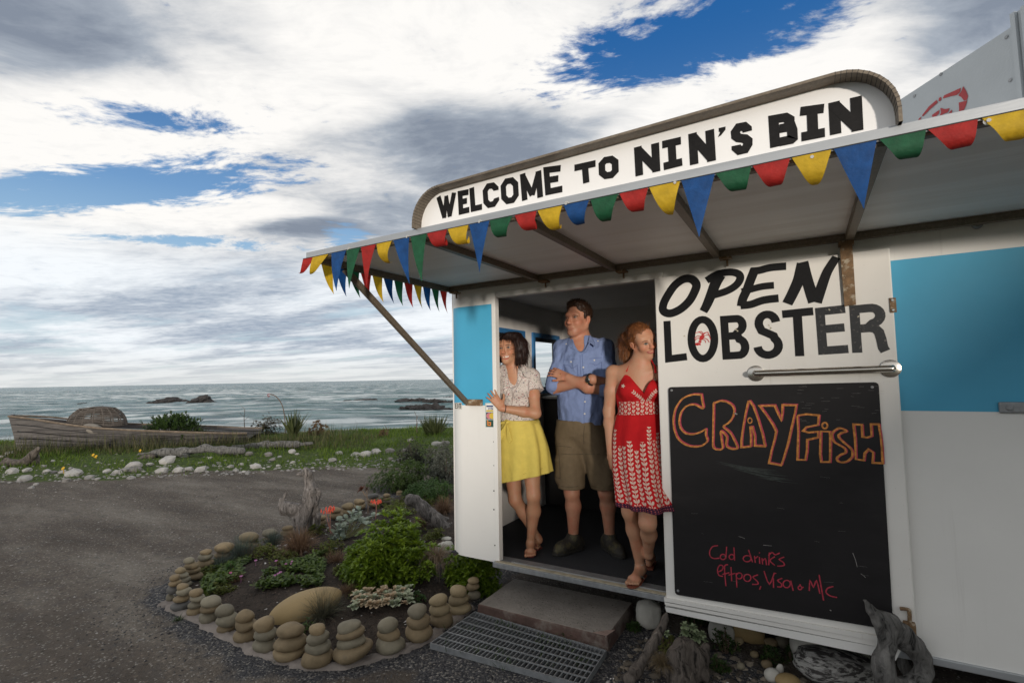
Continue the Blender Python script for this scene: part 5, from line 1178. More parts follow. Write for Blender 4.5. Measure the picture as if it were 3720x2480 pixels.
# ================================================================== old wooden boat and cray pot
M_plank = mat('weathered_planks', (0.075, 0.068, 0.066), 0.85, 0.4, 3.0, 0.6, 30, col2=(0.13, 0.118, 0.112), mixs=6, stretch=(0.25, 0.25, 5), rnd=0.12)
def old_boat():
    Za = ZM(0, 1340, 2.6133)
    bow = onZ(*Za(205, 800)); st = onZ(*Za(2420, 705)); ax = unit(np.array([st[0]-bow[0], st[1]-bow[1], 0])); L = np.linalg.norm((st-bow)[:2])
    side = np.array([ax[1], -ax[0], 0.0])
    if side @ (CAM-bow) < 0: side = -side
    root = thing('rowing_boat', bow+ax*L/2, 'old grey wooden boat hulk beached in the weeds', 'boat')
    gun_px = [(235, 440), (500, 495), (760, 545), (1200, 578), (1800, 602), (2200, 612), (2400, 618)]
    dp = depth(bow)
    n = 19; ts = np.linspace(0, 1, n)
    hb = 0.80*np.sin(np.clip(ts*1.25+0.03, 0, 1)*math.pi/2)**0.8*(1-0.15*sstep(ts, .7, 1))     # half breadth
    # sheer: height above ground that puts the gunwale on the line read off the photograph
    gx = np.array([g[0] for g in gun_px]); gy = np.array([g[1] for g in gun_px]); H = []
    for t, b in zip(ts, hb):
        c = bow+ax*L*t+side*b; u0 = None
        best = None
        for z in np.linspace(0.2, 1.6, 71):
            q = RM @ (np.array([c[0], c[1], z])-CAM); u, v = CX+FPX*q[0]/q[2], CY+FPX*q[1]/q[2]; zx, zy = (u-0)*2.6133, (v-1340)*2.6133
            e = abs(zy-np.interp(zx, gx, gy))
            if best is None or e < best[0]: best = (e, z)
        H.append(best[1])
    H = np.array(H); H = np.convolve(np.pad(H, 2, 'edge'), np.ones(5)/5, 'valid'); z0 = -0.12
    ns = 6
    for sgn in (1, -1):
        for k in range(ns):
            a, b = k/ns, (k+1)/ns; V = []; F = []
            for i, t in enumerate(ts):
                for q, off in ((a, 0.0), (b-0.03, 0.006)):
                    z = z0+(H[i]-z0)*q; w = hb[i]*(0.42+0.58*q**0.6)+off+0.012*((k*7) % 3)
                    c = bow+ax*(L*t-0.25*(q)*(1-t)**3)+side*sgn*w; V += [(c[0], c[1], z)]
            m = len(ts)
            for i in range(m-1): F.append([2*i, 2*i+2, 2*i+3, 2*i+1])
            o = mesh_obj('plank', V, F, M_plank, root); sd = o.modifiers.new('thick', 'SOLIDIFY'); sd.thickness = 0.03; sd.offset = -sgn
    m = MB()
    m.bar(bow+np.array([0, 0, -0.1])+ax*0.02, bow+np.array([0, 0, H[0]+0.04])-ax*0.25, 0.07, 0.10, bev=0.01); m.build('stem_post', M_plank, root)
    for sgn in (1, -1):
        P = [bow+ax*(L*t-0.25*(1-t)**3)+side*sgn*(hb[i]+0.03)+np.array([0, 0, H[i]+0.01]) for i, t in enumerate(ts)]
        m = MB(); m.tube(P, 0.026, 6); m.build('gunwale', mat('rusty_gunwale', (0.15, 0.115, 0.085), 0.9, 0.35, 12, 0.5, 40), root)
    for i in (3, 6, 9, 12, 15):
        m = MB()
        for sgn in (1,): m.tube([bow+ax*L*ts[i]+side*sgn*(hb[i]*(0.42+0.58*q**0.6)-0.05)+np.array([0, 0, z0+(H[i]-z0)*q]) for q in np.linspace(0.2, 0.98, 5)], 0.02, 5)
        m.build('rib', M_plank, root)
    # soil and stones filling the hull
    P = []
    V = []; F = []
    for i, t in enumerate(ts[1:]):
        for q in np.linspace(-1, 1, 5):
            c = bow+ax*L*t+side*q*(hb[i+1]*0.93); V.append((c[0], c[1], H[i+1]-0.10-0.05*abs(q)))
    for i in range(len(ts)-2):
        for q in range(4): F.append([5*i+q, 5*i+q+1, 5*i+5+q+1, 5*i+5+q])
    mesh_obj('soil_fill', V, F, mat('boat_soil', (0.05, 0.045, 0.035), 0.95, 0.3, 10, 0.6, 30), root)
    # cray pot in the bow
    c = bow+ax*L*0.30; i = 5; base = np.array([c[0], c[1], H[i]-0.06]); q = px2m(base); W = 490/2.6133*q/2; Hh = 165/2.6133*q
    pot = thing('cray_pot', base, 'woven stick cray pot sitting in the old boat', 'cray pot'); M_wick = mat('grey_wicker', (0.085, 0.072, 0.062), 0.9, 0.3, 20)
    def prof(z): return W*(1-0.10*z-0.32*z**3)
    rr = np.random.default_rng(2)
    for k in range(13):
        z = k/12; R = prof(z); A = np.linspace(0, 2*math.pi, 29)[:-1]; P = [base+ax*R*math.cos(a)+side*R*0.62*math.sin(a)+np.array([0, 0, z*Hh+0.008*math.sin(3*a+k)]) for a in A]
        m = MB(); m.tube(P, 0.015, 5, closed=True); m.build('hoop', M_wick, pot)
    for a in np.linspace(0, 2*math.pi, 19)[:-1]:
        P = [base+ax*prof(z)*math.cos(a)+side*prof(z)*0.62*math.sin(a)+np.array([0, 0, z*Hh]) for z in np.linspace(0, 1, 6)]
        m = MB(); m.tube(P, 0.014, 5); m.build('rib', M_wick, pot)
    for k in range(9):
        y = -0.55+1.1*k/8; x = math.sqrt(max(0, 1-(y/0.62)**2 if abs(y) < .62 else 0))*prof(1)
        if x < 0.05: continue
        m = MB(); m.tube([base-ax*x+side*prof(1)*y+np.array([0, 0, Hh]), base+side*prof(1)*y+np.array([0, 0, Hh+0.04]), base+ax*x+side*prof(1)*y+np.array([0, 0, Hh])], 0.014, 5); m.build('top_stick', M_wick, pot)
    # bush growing in the boat
    c = bow+ax*L*0.635; b = np.array([c[0], c[1], H[11]-0.1]); q = px2m(b); Wd = 620/2.6133*q/2; hh = 130/2.6133*q
    root2 = thing('boat_bush', b, 'dark green leafy bush growing inside the old boat', 'bush')
    pts, d = dome_pts(420, b, Wd, 0.5, hh, 71, 0.5); pts = pts+np.random.default_rng(4).normal(0, 1, pts.shape)*np.array([.10, .10, .06]); parts = []
    for k in range(5):
        dd = d+np.random.default_rng(k).normal(0, .6, d.shape)+np.array([0, 0, .4]); parts.append(leaves(pts, dd, 0.13, 0.035, 0.1, 0.1, k))
    foliage('foliage', parts, leaf_mat('boat_bush', (0.018, 0.040, 0.010), (0.050, 0.085, 0.022), 0.5, 0.2), root2)
    m = MB()
    for k in range(12): m.tube([b+np.array([0, 0, -0.05]), pts[k*9]], 0.008, 4)
    m.build('stems', M_plank, root2)
    # pale boulder resting in the boat
    p = bow+ax*L*0.33+side*0.45+np.array([0, 0, H[6]-0.05]); V, F = rock((0.6, 0.35, 0.30), 77, 0.12, ICO3, 1.2, 0.6, 0.35)
    tag(mesh_obj('boulder', V*0.8+p, F, mat('dun_boulder', (0.20, 0.18, 0.155), 0.85, 0.25, 6, 0.4, 30), smooth=True), 'rounded pale boulder in the boat in front of the cray pot', 'boulder')
old_boat()
# ================================================================== step and steel grate
def step_and_grate():
    M_conc = mat('worn_concrete', (0.30, 0.265, 0.232), 0.85, 0.2, 7, 0.6, 45, col2=(0.16, 0.14, 0.12), mixs=26, mixr=(0.58, 0.72))
    M_redc = mat('red_painted_concrete', (0.105, 0.062, 0.050), 0.85, 0.3, 9, 0.5, 40, col2=(0.20, 0.165, 0.14), mixs=7, mixr=(0.48, 0.66))
    c = [onZ(*Z4g(605, 760), 0.085), onZ(*Z4g(1850, 1075), 0.085), onZ(*Z4g(2100, 745), 0.085), onZ(*Z4g(960, 512), 0.085)]
    root = thing('concrete_step', (c[0]+c[2])/2*np.array([1, 1, 0]), 'worn speckled concrete slab step below the open doorway', 'step')
    c = [p*np.array([1, 1, 0]) for p in c]; bot = [p+(p-sum(c)/4)*0.01 for p in c]
    top = [p-(p-sum(c)/4)*0.012 for p in c]
    m = MB(); m.add([b+np.array([0, 0, -0.03]) for b in bot]+[t+np.array([0, 0, 0.083]) for t in top], [[3, 2, 1, 0], [0, 1, 5, 4], [1, 2, 6, 5], [2, 3, 7, 6], [3, 0, 4, 7], [4, 5, 6, 7]])
    for i in range(5): m.M[i] = 1
    m.M[-1] = 0; o = m.build('slab', [M_conc, M_redc], root); bv = o.modifiers.new('b', 'BEVEL'); bv.width = 0.012; bv.segments = 3
    P = c[1]; ch = MB(); ch.add([P+np.array([-0.10, 0.006, 0.0848]), P+np.array([-0.012, 0.004, 0.0848]), P+np.array([0.012, 0.10, 0.0848]), P+np.array([-0.03, 0.075, 0.0848])], [[0, 1, 2, 3]]); ch.build('chipped_corner', mat('pink_chip', (0.36, 0.25, 0.21), 0.9, 0.2, 30, 0.5, 60), root)
    dots = MB(); r = np.random.default_rng(4)
    for k in range(420):
        u, v = r.uniform(0.03, 0.97), r.uniform(0.03, 0.97); p = (top[0]*(1-u)+top[1]*u)*(1-v)+(top[3]*(1-u)+top[2]*u)*v; a = np.sort(r.uniform(0, 6.28, 5)); q = r.uniform(0.0015, 0.0042)
        dots.add([(p[0]+q*1.3*math.cos(t), p[1]+q*math.sin(t), 0.0842) for t in a], [[0, 1, 2, 3, 4]])
    dots.build('aggregate_pits', mat('dark_pits', (0.035, 0.03, 0.028), 0.9), root)['kind'] = 'stuff'
    # grate
    g = [onZ(*Z4g(590, 838), 0.035), onZ(*Z4g(165, 1135), 0.035), onZ(*Z4g(1620, 1530), 0.035), onZ(*Z4g(1832, 1205), 0.035)]   # back left, front left, front right, back right
    root = thing('steel_grate', sum(g)/4*np.array([1, 1, 0]), 'galvanised steel grating lying on the gravel before the step', 'grate')
    bl, fl, fr, brr = [p*np.array([1, 1, 0]) for p in g]; zt = 0.036
    L = lambda a, b, t: a*(1-t)+b*t
    for a, b in ((bl, fl), (fl, fr), (fr, brr), (brr, bl)):
        m = MB(); m.bar(a+np.array([0, 0, zt-0.016]), b+np.array([0, 0, zt-0.016]), 0.006, 0.034); m.build('frame_bar', M_galv, root)
    for k in range(1, 34):
        t = k/34; m = MB(); m.bar(L(bl, brr, t)+np.array([0, 0, zt-0.017]), L(fl, fr, t)+np.array([0, 0, zt-0.017]), 0.0045, 0.028); m.build('flat_bar', M_galv, root)
    for k in range(1, 6):
        t = k/6; m = MB(); m.bar(L(bl, fl, t)+np.array([0, 0, zt-0.001]), L(brr, fr, t)+np.array([0, 0, zt-0.001]), 0.007, 0.006); m.build('cross_rod', M_galv, root)
step_and_grate()

# ================================================================== stone stacks edging the bed
STONE = [mat('tan_stone', (0.29, 0.225, 0.130), 0.8, 0.25, 11, 0.5, 70, rnd=0.22, bdist=0.004, col2=(0.15, 0.12, 0.085), mixs=6, mixr=(0.56, 0.75)), mat('brown_stone', (0.235, 0.175, 0.100), 0.8, 0.25, 11, 0.5, 70, rnd=0.22, bdist=0.004, col2=(0.15, 0.12, 0.085), mixs=6, mixr=(0.56, 0.75)), mat('olive_grey_stone', (0.205, 0.180, 0.128), 0.8, 0.25, 11, 0.5, 70, rnd=0.22, bdist=0.004, col2=(0.15, 0.12, 0.085), mixs=6, mixr=(0.56, 0.75)), mat('slate_stone', (0.125, 0.120, 0.112), 0.75, 0.14, 8, 0.25, 90, rnd=0.1, bdist=0.003)]
CAIRN = [  # crop pixels: base y, [x, y, width, height, colour] from the top down, label
 (990, [(226, 818, 74, 46, 1), (230, 855, 88, 44, 1), (207, 905, 76, 58, 3), (194, 962, 56, 50, 2)], 'slim stack of four stones at the leftmost bend of the bed, grey third stone'),
 (880, [(265, 768, 68, 42, 0), (277, 800, 82, 40, 2), (300, 832, 74, 42, 2), (305, 862, 80, 40, 2)], 'stack half hidden behind the leftmost bend stack'),
 (1050, [(280, 883, 80, 48, 1), (293, 912, 106, 50, 2), (276, 963, 108, 48, 1), (266, 1015, 128, 66, 3)], 'four stone stack on a wide slate grey bottom stone at the left'),
 (1085, [(380, 925, 96, 56, 1), (388, 962, 114, 50, 2), (373, 1007, 102, 50, 2), (370, 1056, 104, 62, 1)], 'four stone stack just right of the slate bottomed stack'),
 (1140, [(485, 986, 140, 66, 2), (486, 1030, 146, 56, 1), (462, 1098, 128, 88, 2)], 'three stone stack with wide flat top stone, fifth along the front edge'),
 (1205, [(582, 1052, 128, 86, 2), (599, 1112, 160, 84, 2), (592, 1172, 128, 66, 1)], 'three stone stack with round top, sixth along the front edge'),
 (1272, [(727, 1092, 120, 82, 1), (736, 1153, 152, 88, 1), (725, 1226, 152, 92, 1)], 'plump brown three stone stack left of the big boulder'),
 (1338, [(857, 1150, 146, 102, 1), (872, 1217, 154, 86, 2), (860, 1292, 166, 92, 2)], 'three stone stack directly before the left tip of the big boulder'),
 (1396, [(1045, 1190, 190, 80, 1), (1050, 1270, 228, 102, 1), (1042, 1348, 226, 96, 1)], 'broad three stone stack with wide flat stones below the boulder'),
 (1442, [(1240, 1186, 116, 82, 1), (1243, 1244, 162, 86, 2), (1245, 1307, 190, 94, 2), (1246, 1378, 216, 128, 1)], 'tallest four stone pyramid stack at the front of the bed'),
 (1408, [(1466, 1170, 168, 78, 2), (1476, 1210, 200, 72, 1), (1482, 1265, 212, 92, 2), (1494, 1332, 278, 118, 1)], 'leaning four stone stack on a long sloping bottom stone'),
 (1346, [(1742, 1156, 146, 94, 2), (1749, 1216, 162, 84, 1), (1760, 1286, 212, 118, 2)], 'three stone stack in front of the pale succulent rosettes'),
 (1268, [(1955, 1062, 132, 100, 2), (1955, 1132, 170, 104, 1), (1966, 1206, 206, 120, 1)], 'three stone stack beside the left corner of the grate'),
 (1162, [(2100, 977, 130, 78, 0), (2110, 1041, 152, 88, 0), (2122, 1106, 176, 110, 1)], 'three stone stack second from the step, tilted top stone'),
 (1072, [(2245, 914, 124, 82, 0), (2250, 968, 152, 74, 0), (2258, 1030, 172, 86, 0)], 'pale three stone stack nearest the concrete step'),
 (1000, [(2353, 838, 82, 44, 1), (2350, 880, 96, 50, 1), (2356, 940, 96, 60, 2)], 'small stack half hidden by the shrub beside the step'),
 (832, [(327, 697, 76, 46, 2), (346, 730, 96, 48, 1), (355, 766, 104, 46, 1), (365, 804, 110, 46, 1)], 'leaning four stone stack at the back left of the bed'),
 (768, [(450, 636, 74, 40, 1), (446, 669, 96, 46, 2), (446, 712, 120, 58, 1), (452, 752, 104, 40, 1)], 'four stone stack with small round cap on the back edge'),
 (718, [(578, 603, 126, 66, 1), (566, 657, 112, 54, 1), (560, 697, 100, 44, 1)], 'stack with big smooth tan top stone on the back edge'),
 (612, [(752, 530, 136, 60, 0), (756, 582, 132, 58, 1)], 'two stone stack with shiny golden flat top stone'),
 (558, [(905, 500, 106, 52, 2), (900, 540, 92, 38, 1)], 'low grey two stone stack left of the driftwood bird'),
 (528, [(1030, 468, 76, 40, 1), (1032, 500, 110, 56, 1)], 'two stone stack touching the foot of the driftwood bird'),
 (452, [(1270, 392, 74, 36, 1), (1266, 426, 80, 46, 1)], 'small stack just right of the driftwood bird'),
 (402, [(1370, 338, 88, 44, 1), (1375, 374, 102, 52, 1)], 'two stone stack behind the coral flowers'),
 (368, [(1455, 309, 88, 44, 0), (1452, 346, 92, 44, 1)], 'two stone stack behind the grey green succulent'),
 (332, [(1540, 279, 80, 42, 1), (1540, 311, 86, 42, 1)], 'two stone stack left of the dark aeonium stem'),
 (316, [(1637, 236, 74, 38, 3), (1635, 265, 78, 26, 1), (1650, 291, 96, 50, 1)], 'stack with grey cap right of the dark aeonium stem'),
 (312, [(1733, 233, 52, 28, 1), (1733, 255, 56, 24, 1), (1733, 277, 62, 28, 2), (1735, 299, 66, 28, 2)], 'narrow four stone stack far along the back edge'),
 (228, [(1825, 211, 46, 28, 1), (1825, 226, 50, 22, 1)], 'single low stone pair farthest back beside the ice plant')]
def cairns():
    for k, (by, stones, lab) in enumerate(CAIRN):
        b = onZ(*Z3(stones[-1][0], by)); b[2] = 0.0; q = px2m(b)/Z3.k; dp = depth(b)
        root = thing('stone_stack', b, lab, 'stone stack', 'stone stacks edging the bed')
        for i, (x, y, w, h, c) in enumerate(stones):
            W, H = w*q, h*q*1.06; u, v = Z3(x, y); P = CAM+ray(u, v)*(dp+0.0)
            r = np.random.default_rng(k*9+i); V, F = ICO3; V = V.copy(); V *= (1+0.17*vnoise(V+k*5+i*1.7, 1.0, k*9+i, 2))[:, None]; V[:, 0] *= 1+0.12*r.normal()*V[:, 2]; V[:, 2] *= 1+0.22*r.normal()*V[:, 0]*0.8
            V[:, 2] = np.sign(V[:, 2])*np.abs(V[:, 2])**0.92
            t = (stones[i][0]-stones[min(i+1, len(stones)-1)][0])/max(w, 1)
            V = V*np.array([W, W*0.86, H])/2 @ roty(r.uniform(-.08, .08)+(-0.22 if (k == 10) else 0)+(-.2 if k in (11, 12, 13) and i == 0 else 0)).T @ rotz(YAW+r.uniform(-.3, .3)).T
            mesh_obj('stone', V+P, F, STONE[c], root, True)
    # mortar bed under the front row
    M_mort = mat('pale_mortar', (0.25, 0.215, 0.19), 0.9, 0.18, 12, 0.6, 45)
    path = [onZ(*Z3(x, y)) for x, y in [(150, 1000), (195, 1020), (262, 1060), (370, 1098), (465, 1155), (592, 1222), (725, 1292), (860, 1358), (1040, 1412), (1246, 1455), (1500, 1425), (1760, 1362), (1966, 1285), (2122, 1178), (2258, 1088), (2330, 1030)]]
    P = spline(np.array(path), 8); n = len(P); T = unit(np.gradient(P, axis=0)); N = np.stack([-T[:, 1], T[:, 0], 0*T[:, 0]], 1); V = []; F = []; nn = 9
    for i in range(n):
        for j, a in enumerate(np.linspace(-1, 1, nn)):
            w = 0.048*(1+0.55*vnoise(np.array([[i*0.6, a*2, 3.0]]), 1, 3, 3)[0]); V.append(P[i]+N[i]*a*w+np.array([0, 0, -0.004+0.024*(1-a*a)**0.5*(1+0.5*vnoise(np.array([[i*0.9, a*3, 1.0]]), 1, 4, 2)[0])]))
    for i in range(n-1):
        for j in range(nn-1): F.append([i*nn+j, i*nn+j+1, (i+1)*nn+j+1, (i+1)*nn+j])
    o = mesh_obj('mortar_strip', V, F, M_mort, smooth=True); tag(o, 'rough pale mortar strip holding the front row of stone stacks', 'mortar')
cairns()

# ================================================================== loose gravel, bark and shells
def chips(n, fn, size, name, mt, label, cat, flat=0.7, seed=0, src=None, z=0.0):
    r = np.random.default_rng(seed); XY = fn(r, n); n = len(XY); P = np.concatenate([XY, ground_z(XY)[:, None]+z], 1); V0, F0 = src or ICO1
    R = size[0]+(size[1]-size[0])*r.uniform(0, 1, n)**2.5; q = unit(r.normal(0, 1, (n, 3)))
    J = V0[None]*(1+0.28*r.normal(0, 1, (n, len(V0), 1)))*R[:, None, None]*np.stack([r.uniform(.8, 1.5, n), np.ones(n), np.full(n, flat)], 1)[:, None]
    a = r.uniform(0, 6.28, n); c, s = np.cos(a)[:, None], np.sin(a)[:, None]; J = np.stack([J[..., 0]*c-J[..., 1]*s, J[..., 0]*s+J[..., 1]*c, J[..., 2]], -1)+P[:, None]
    o = foliage(name, [(J.reshape(-1, 3), (np.arange(n)[:, None, None]*len(V0)+F0).reshape(-1, 3), np.repeat(r.uniform(0, 1, n)**1.5, len(V0)))], mt, base=(-2, -0.5, 0)); tag(o, label, cat, kind='stuff'); return o
def gravel():
    tet = (np.array([[1, 0, -.5], [-.5, .87, -.5], [-.5, -.87, -.5], [0, 0, .9], [.6, .7, .1], [-.8, .1, .2]]), np.array([[0, 4, 3], [4, 1, 5], [4, 5, 3], [1, 2, 5], [2, 0, 3], [5, 2, 3], [0, 1, 4], [0, 2, 1]]))
    def near(r, n):
        XY = np.stack([r.uniform(-5.0, 0.9, n*2), r.uniform(-2.2, 0.4, n*2)], 1); bd = bed_dist(XY); d = np.hypot(XY[:, 0]+1.1, (XY[:, 1]+0.45)*1.2)
        p = np.maximum(np.clip(1.1-bd/0.55, 0, 1), np.clip(1.7-d, 0, 1))+0.6*vnoise(P3(XY), 2.5, 61, 2)*0.5
        return XY[(bd > 0.03) & (r.uniform(0, 1, n*2) < p)][:n]
    chips(15000, near, (0.003, 0.011), 'gravel', leaf_mat('gravel_chip', (0.028, 0.028, 0.032), (0.13, 0.122, 0.115), 0.85, 0), 'dark blue grey gravel chips round the stone stacks and step', 'gravel', seed=3, src=tet)
    def lot(r, n):
        t = r.uniform(-11, 4, n); s = -3.5+10.5*r.uniform(0, 1, n)**0.8; XY = s[:, None]*SN+t[:, None]*ST; return XY[bed_dist(XY) > 0.1]
    chips(15000, lot, (0.003, 0.015), 'lot_pebbles', leaf_mat('lot_pebble', (0.045, 0.041, 0.038), (0.40, 0.375, 0.345), 0.85, 0), 'small loose pebbles and shell bits on the packed gravel lot', 'pebbles', 0.5, 4, tet)
    def bed(r, n):
        XY = np.stack([r.uniform(-4.8, -2.1, n*3), r.uniform(-1.1, 2.0, n*3)], 1); return XY[bed_dist(XY) < -0.04][:n]
    chips(9000, bed, (0.004, 0.018), 'bark_mulch', leaf_mat('bark_chip', (0.016, 0.012, 0.010), (0.090, 0.064, 0.048), 0.9, 0), 'dark bark and stone mulch covering the planted bed', 'mulch', 0.4, 5, tet)
    chips(260, bed, (0.005, 0.022), 'shell_bits', leaf_mat('shell', (0.30, 0.27, 0.25), (0.62, 0.60, 0.58), 0.6, 0), 'broken white shell bits scattered over the mulch', 'shells', 0.3, 6, tet, 0.006)
    def under(r, n):
        XY = np.stack([r.uniform(-1.0, 0.75, n), r.uniform(-0.62, 0.15, n)], 1); return XY
    chips(1500, under, (0.005, 0.024), 'side_pebbles', leaf_mat('side_pebble', (0.05, 0.042, 0.035), (0.26, 0.22, 0.17), 0.85, 0), 'mixed brown pebbles and shells below the open door', 'pebbles', 0.6, 8, ICO1)
    chips(120, under, (0.004, 0.014), 'side_shells', leaf_mat('side_shell', (0.4, 0.37, 0.34), (0.7, 0.68, 0.66), 0.6, 0), 'white shell fragments below the open door', 'shells', 0.4, 9, tet, 0.008)
gravel()

# ================================================================== boulders and rocks near by
M_boulder = mat('golden_boulder', (0.32, 0.225, 0.10), 0.7, 0.10, 5, 0.25, 60, bdist=0.004)
M_chalk = mat('chalk_rock', (0.50, 0.48, 0.43), 0.8, 0.16, 7, 0.4, 30, col2=(0.33, 0.29, 0.22), mixs=3.5, mixr=(0.55, 0.7))
M_stri = mat('striated_rock', (0.40, 0.39, 0.37), 0.85, 0.3, 9, 0.9, 26, col2=(0.055, 0.05, 0.048), mixs=11, mixr=(0.46, 0.56), stretch=(1, 2.2, 5), bdist=0.02)
def near_rocks():
    def put(name, zm, x, y, w, h, label, mt, seed, amp=.14, tilt=0, boxy=.2, dy=.75, cat='rock', sc=1.2, rz=0.0, src=None):
        p = onZ(*zm(x, y)); q = px2m(p)/zm.k; W, H = w*q, h*q; V, F = rock((W, W*dy, H), seed, amp, src or ICO4, sc, rz, tilt, boxy); V = V @ rotz(YAW*0.9).T
        back = unit(np.array([ray(*zm(x, y))[0], ray(*zm(x, y))[1], 0]))*W*dy*0.30
        V = V+p+back+np.array([0, 0, H*0.5-V[:, 2].min()*0-H*0.06]); V[:, 2] -= min(0, 0); o = mesh_obj(name, V, F, mt, smooth=True); tag(o, label, cat); return o
    # the long golden boulder lies tilted in the bed
    p = onZ(*Z3(1110, 1130)); q = px2m(p)/Z3.k; V, F = ICO4; V = V.copy(); V *= (1+0.05*vnoise(V, 1.2, 7, 2))[:, None]
    V[:, 2] *= 1-0.25*V[:, 0]*(V[:, 2] > 0)*0.4; V = V*np.array([530*q, 330*q, 225*q])/2 @ roty(-0.30).T @ rotz(YAW+0.1).T
    tag(mesh_obj('boulder', V+p+np.array([0, 0.05, 75*q]), F, M_boulder, smooth=True), 'long smooth golden boulder lying in the planted bed', 'boulder')
    Z4z = Z4g
    put('white_rock', Z4z, 2240, 1010, 250, 270, 'chalky white rock at the right end of the concrete step', M_chalk, 21, .16, .15, .35)
    put('white_rock', Z5, 1590, 1040, 570, 230, 'large white slab rock lying under the open door', M_chalk, 22, .10, .10, .55, .45)
    put('white_rock', Z5, 830, 870, 190, 160, 'white rock under the drip rail behind green sprigs', M_chalk, 23, .12, 0, .3)
    put('brown_rock', Z5, 1000, 850, 310, 120, 'long brown rock under the drip rail between white rocks', M_boulder, 24, .12, .28, .5, .5)
    put('striated_rock', Z5, 1650, 1190, 600, 240, 'black and white striated rock before the white slab', M_stri, 25, .16, .12, .3, .6, sc=2.0)
    put('white_pebble', Z5, 1190, 1137, 115, 95, 'pair of smooth white pebbles, the lower rounder one', M_chalk, 26, .06, 0, 0, .8, 'pebble', src=ICO3)
    put('white_pebble', Z5, 1242, 1095, 55, 95, 'upright slim white pebble leaning behind the rounder one', M_chalk, 27, .06, .2, 0, .6, 'pebble', src=ICO3)
    put('brown_rock', Z5, 1300, 1180, 170, 90, 'smooth brown stone left of the striated rock', M_boulder, 28, .06, 0, 0, .7, src=ICO3)
    for k, (x, y, w, h) in enumerate([(950, 870, 70, 60), (1180, 885, 100, 60), (1265, 890, 100, 80), (1060, 960, 60, 50), (1150, 1040, 80, 60), (965, 1045, 60, 50), (700, 1045, 50, 90)]):
        put('small_rock', Z5, x, y, w, h, ['brown pebble right of the long brown rock', 'brown cobble left of the white slab rock', 'pale cobble touching the white slab rock', 'tan pebble between the green weeds', 'pale pebble above the pair of white pebbles', 'flat grey pebble beside the stump', 'pale shard leaning on the grey stump'][k], STONE[k % 3], 30+k, .15, 0, .2, .8, 'pebble', src=ICO2)
    put('white_rock', Z3, 2150, 690, 150, 130, 'white rock at the corner of the caravan with straw hanging below', M_chalk, 41, .18, -.2, .3)
    put('white_rock', Z3, 2160, 600, 90, 70, 'smaller white rock just behind the corner white rock', M_chalk, 42, .15, 0, .3)
near_rocks()

# ================================================================== driftwood
def wood_mat(name, a, b, sc=1.0):
    m = bpy.data.materials.new(name); m.use_nodes = True; g = NT(m.node_tree); p = g.N['Principled BSDF']; tc = g.node('ShaderNodeTexCoord').outputs['Object']
    w = g.vmath('ADD', tc, g.vmath('MULTIPLY', g.noise(tc, 5*sc, 4, .6, out='Color'), (.12/sc, .12/sc, .12/sc)))
    n = g.noise(g.mapping(w, scale=(1, 1, 0.16)), 42*sc, 6, .65, 0.6); n2 = g.noise(tc, 6*sc, 4, .6)
    c = g.ramp(n, [(0.34, [x*0.10 for x in a]), (0.45, [x*0.75 for x in a]), (0.55, a), (0.72, b)]); c = g.mix(g.math('MULTIPLY', g.step(n2, .5, .75), .5), c, [x*0.5 for x in a])
    g.L.new(c, p.inputs['Base Color']); p.inputs['Roughness'].default_value = .85; p.inputs['Specular IOR Level'].default_value = .25
    bn = g.node('ShaderNodeBump'); bn.inputs['Strength'].default_value = .9; bn.inputs['Distance'].default_value = .012; g.L.new(n, bn.inputs['Height']); g.L.new(bn.outputs[0], p.inputs['Normal']); return m
M_drift = wood_mat('silver_driftwood', (0.165, 0.148, 0.138), (0.34, 0.31, 0.295)); M_drift2 = wood_mat('grey_driftwood', (0.15, 0.145, 0.138), (0.26, 0.25, 0.235), 0.8)
M_drift3 = wood_mat('brown_stump', (0.125, 0.105, 0.09), (0.24, 0.205, 0.175), 0.8)
def drift(name, zm, base, chains, mt, label, h=0.010, k=0.025, cat='driftwood', carve=(), amp=0.012, nsc=14, dbias=0.0):
    """chains: lists of (x, y, radius px, depth offset m) read in the crop; all at the base's distance"""
    b = onZ(*zm(*base)); d0 = depth(b)+dbias; q = d0/FPX/zm.k; pts = []
    def at(x, y, dz=0.0): return CAM+ray(*zm(x, y))*(d0+dz)
    A = [[(at(x, y, dz), r*q) for x, y, r, dz in c] for c in chains]
    lo = np.min([p-r for c in A for p, r in c], 0)-0.03; hi = np.max([p+r for c in A for p, r in c], 0)+0.03; lo[2] = max(lo[2], -0.06)
    S = SDF.box(lo, hi, h)
    for c in A: S.chain([p for p, r in c], [r for p, r in c], k)
    for x, y, dz, r in carve: S.ell(at(x, y, dz), (r*q, r*q*1.6, r*q*1.3), None, 0.02, 'carve')
    G = np.stack(np.meshgrid(S.xs, S.ys, S.zs, indexing='ij'), -1); near = np.abs(S.F) < 0.05; nv = np.zeros(S.F.shape, np.float32)
    Pn = G[near]; nv[near] = (vnoise(Pn*np.array([1, 1, .35]), nsc, 5, 3)*amp-amp*1.6*np.clip(vnoise(Pn*np.array([1, 1, .3]), nsc*0.6, 8, 2)-0.25, 0, 1)).astype(np.float32)
    S.F = S.F-nv; V, F = S.mesh(); o = mesh_obj(name, V, F, mt, smooth=True); tag(o, label, cat); return o
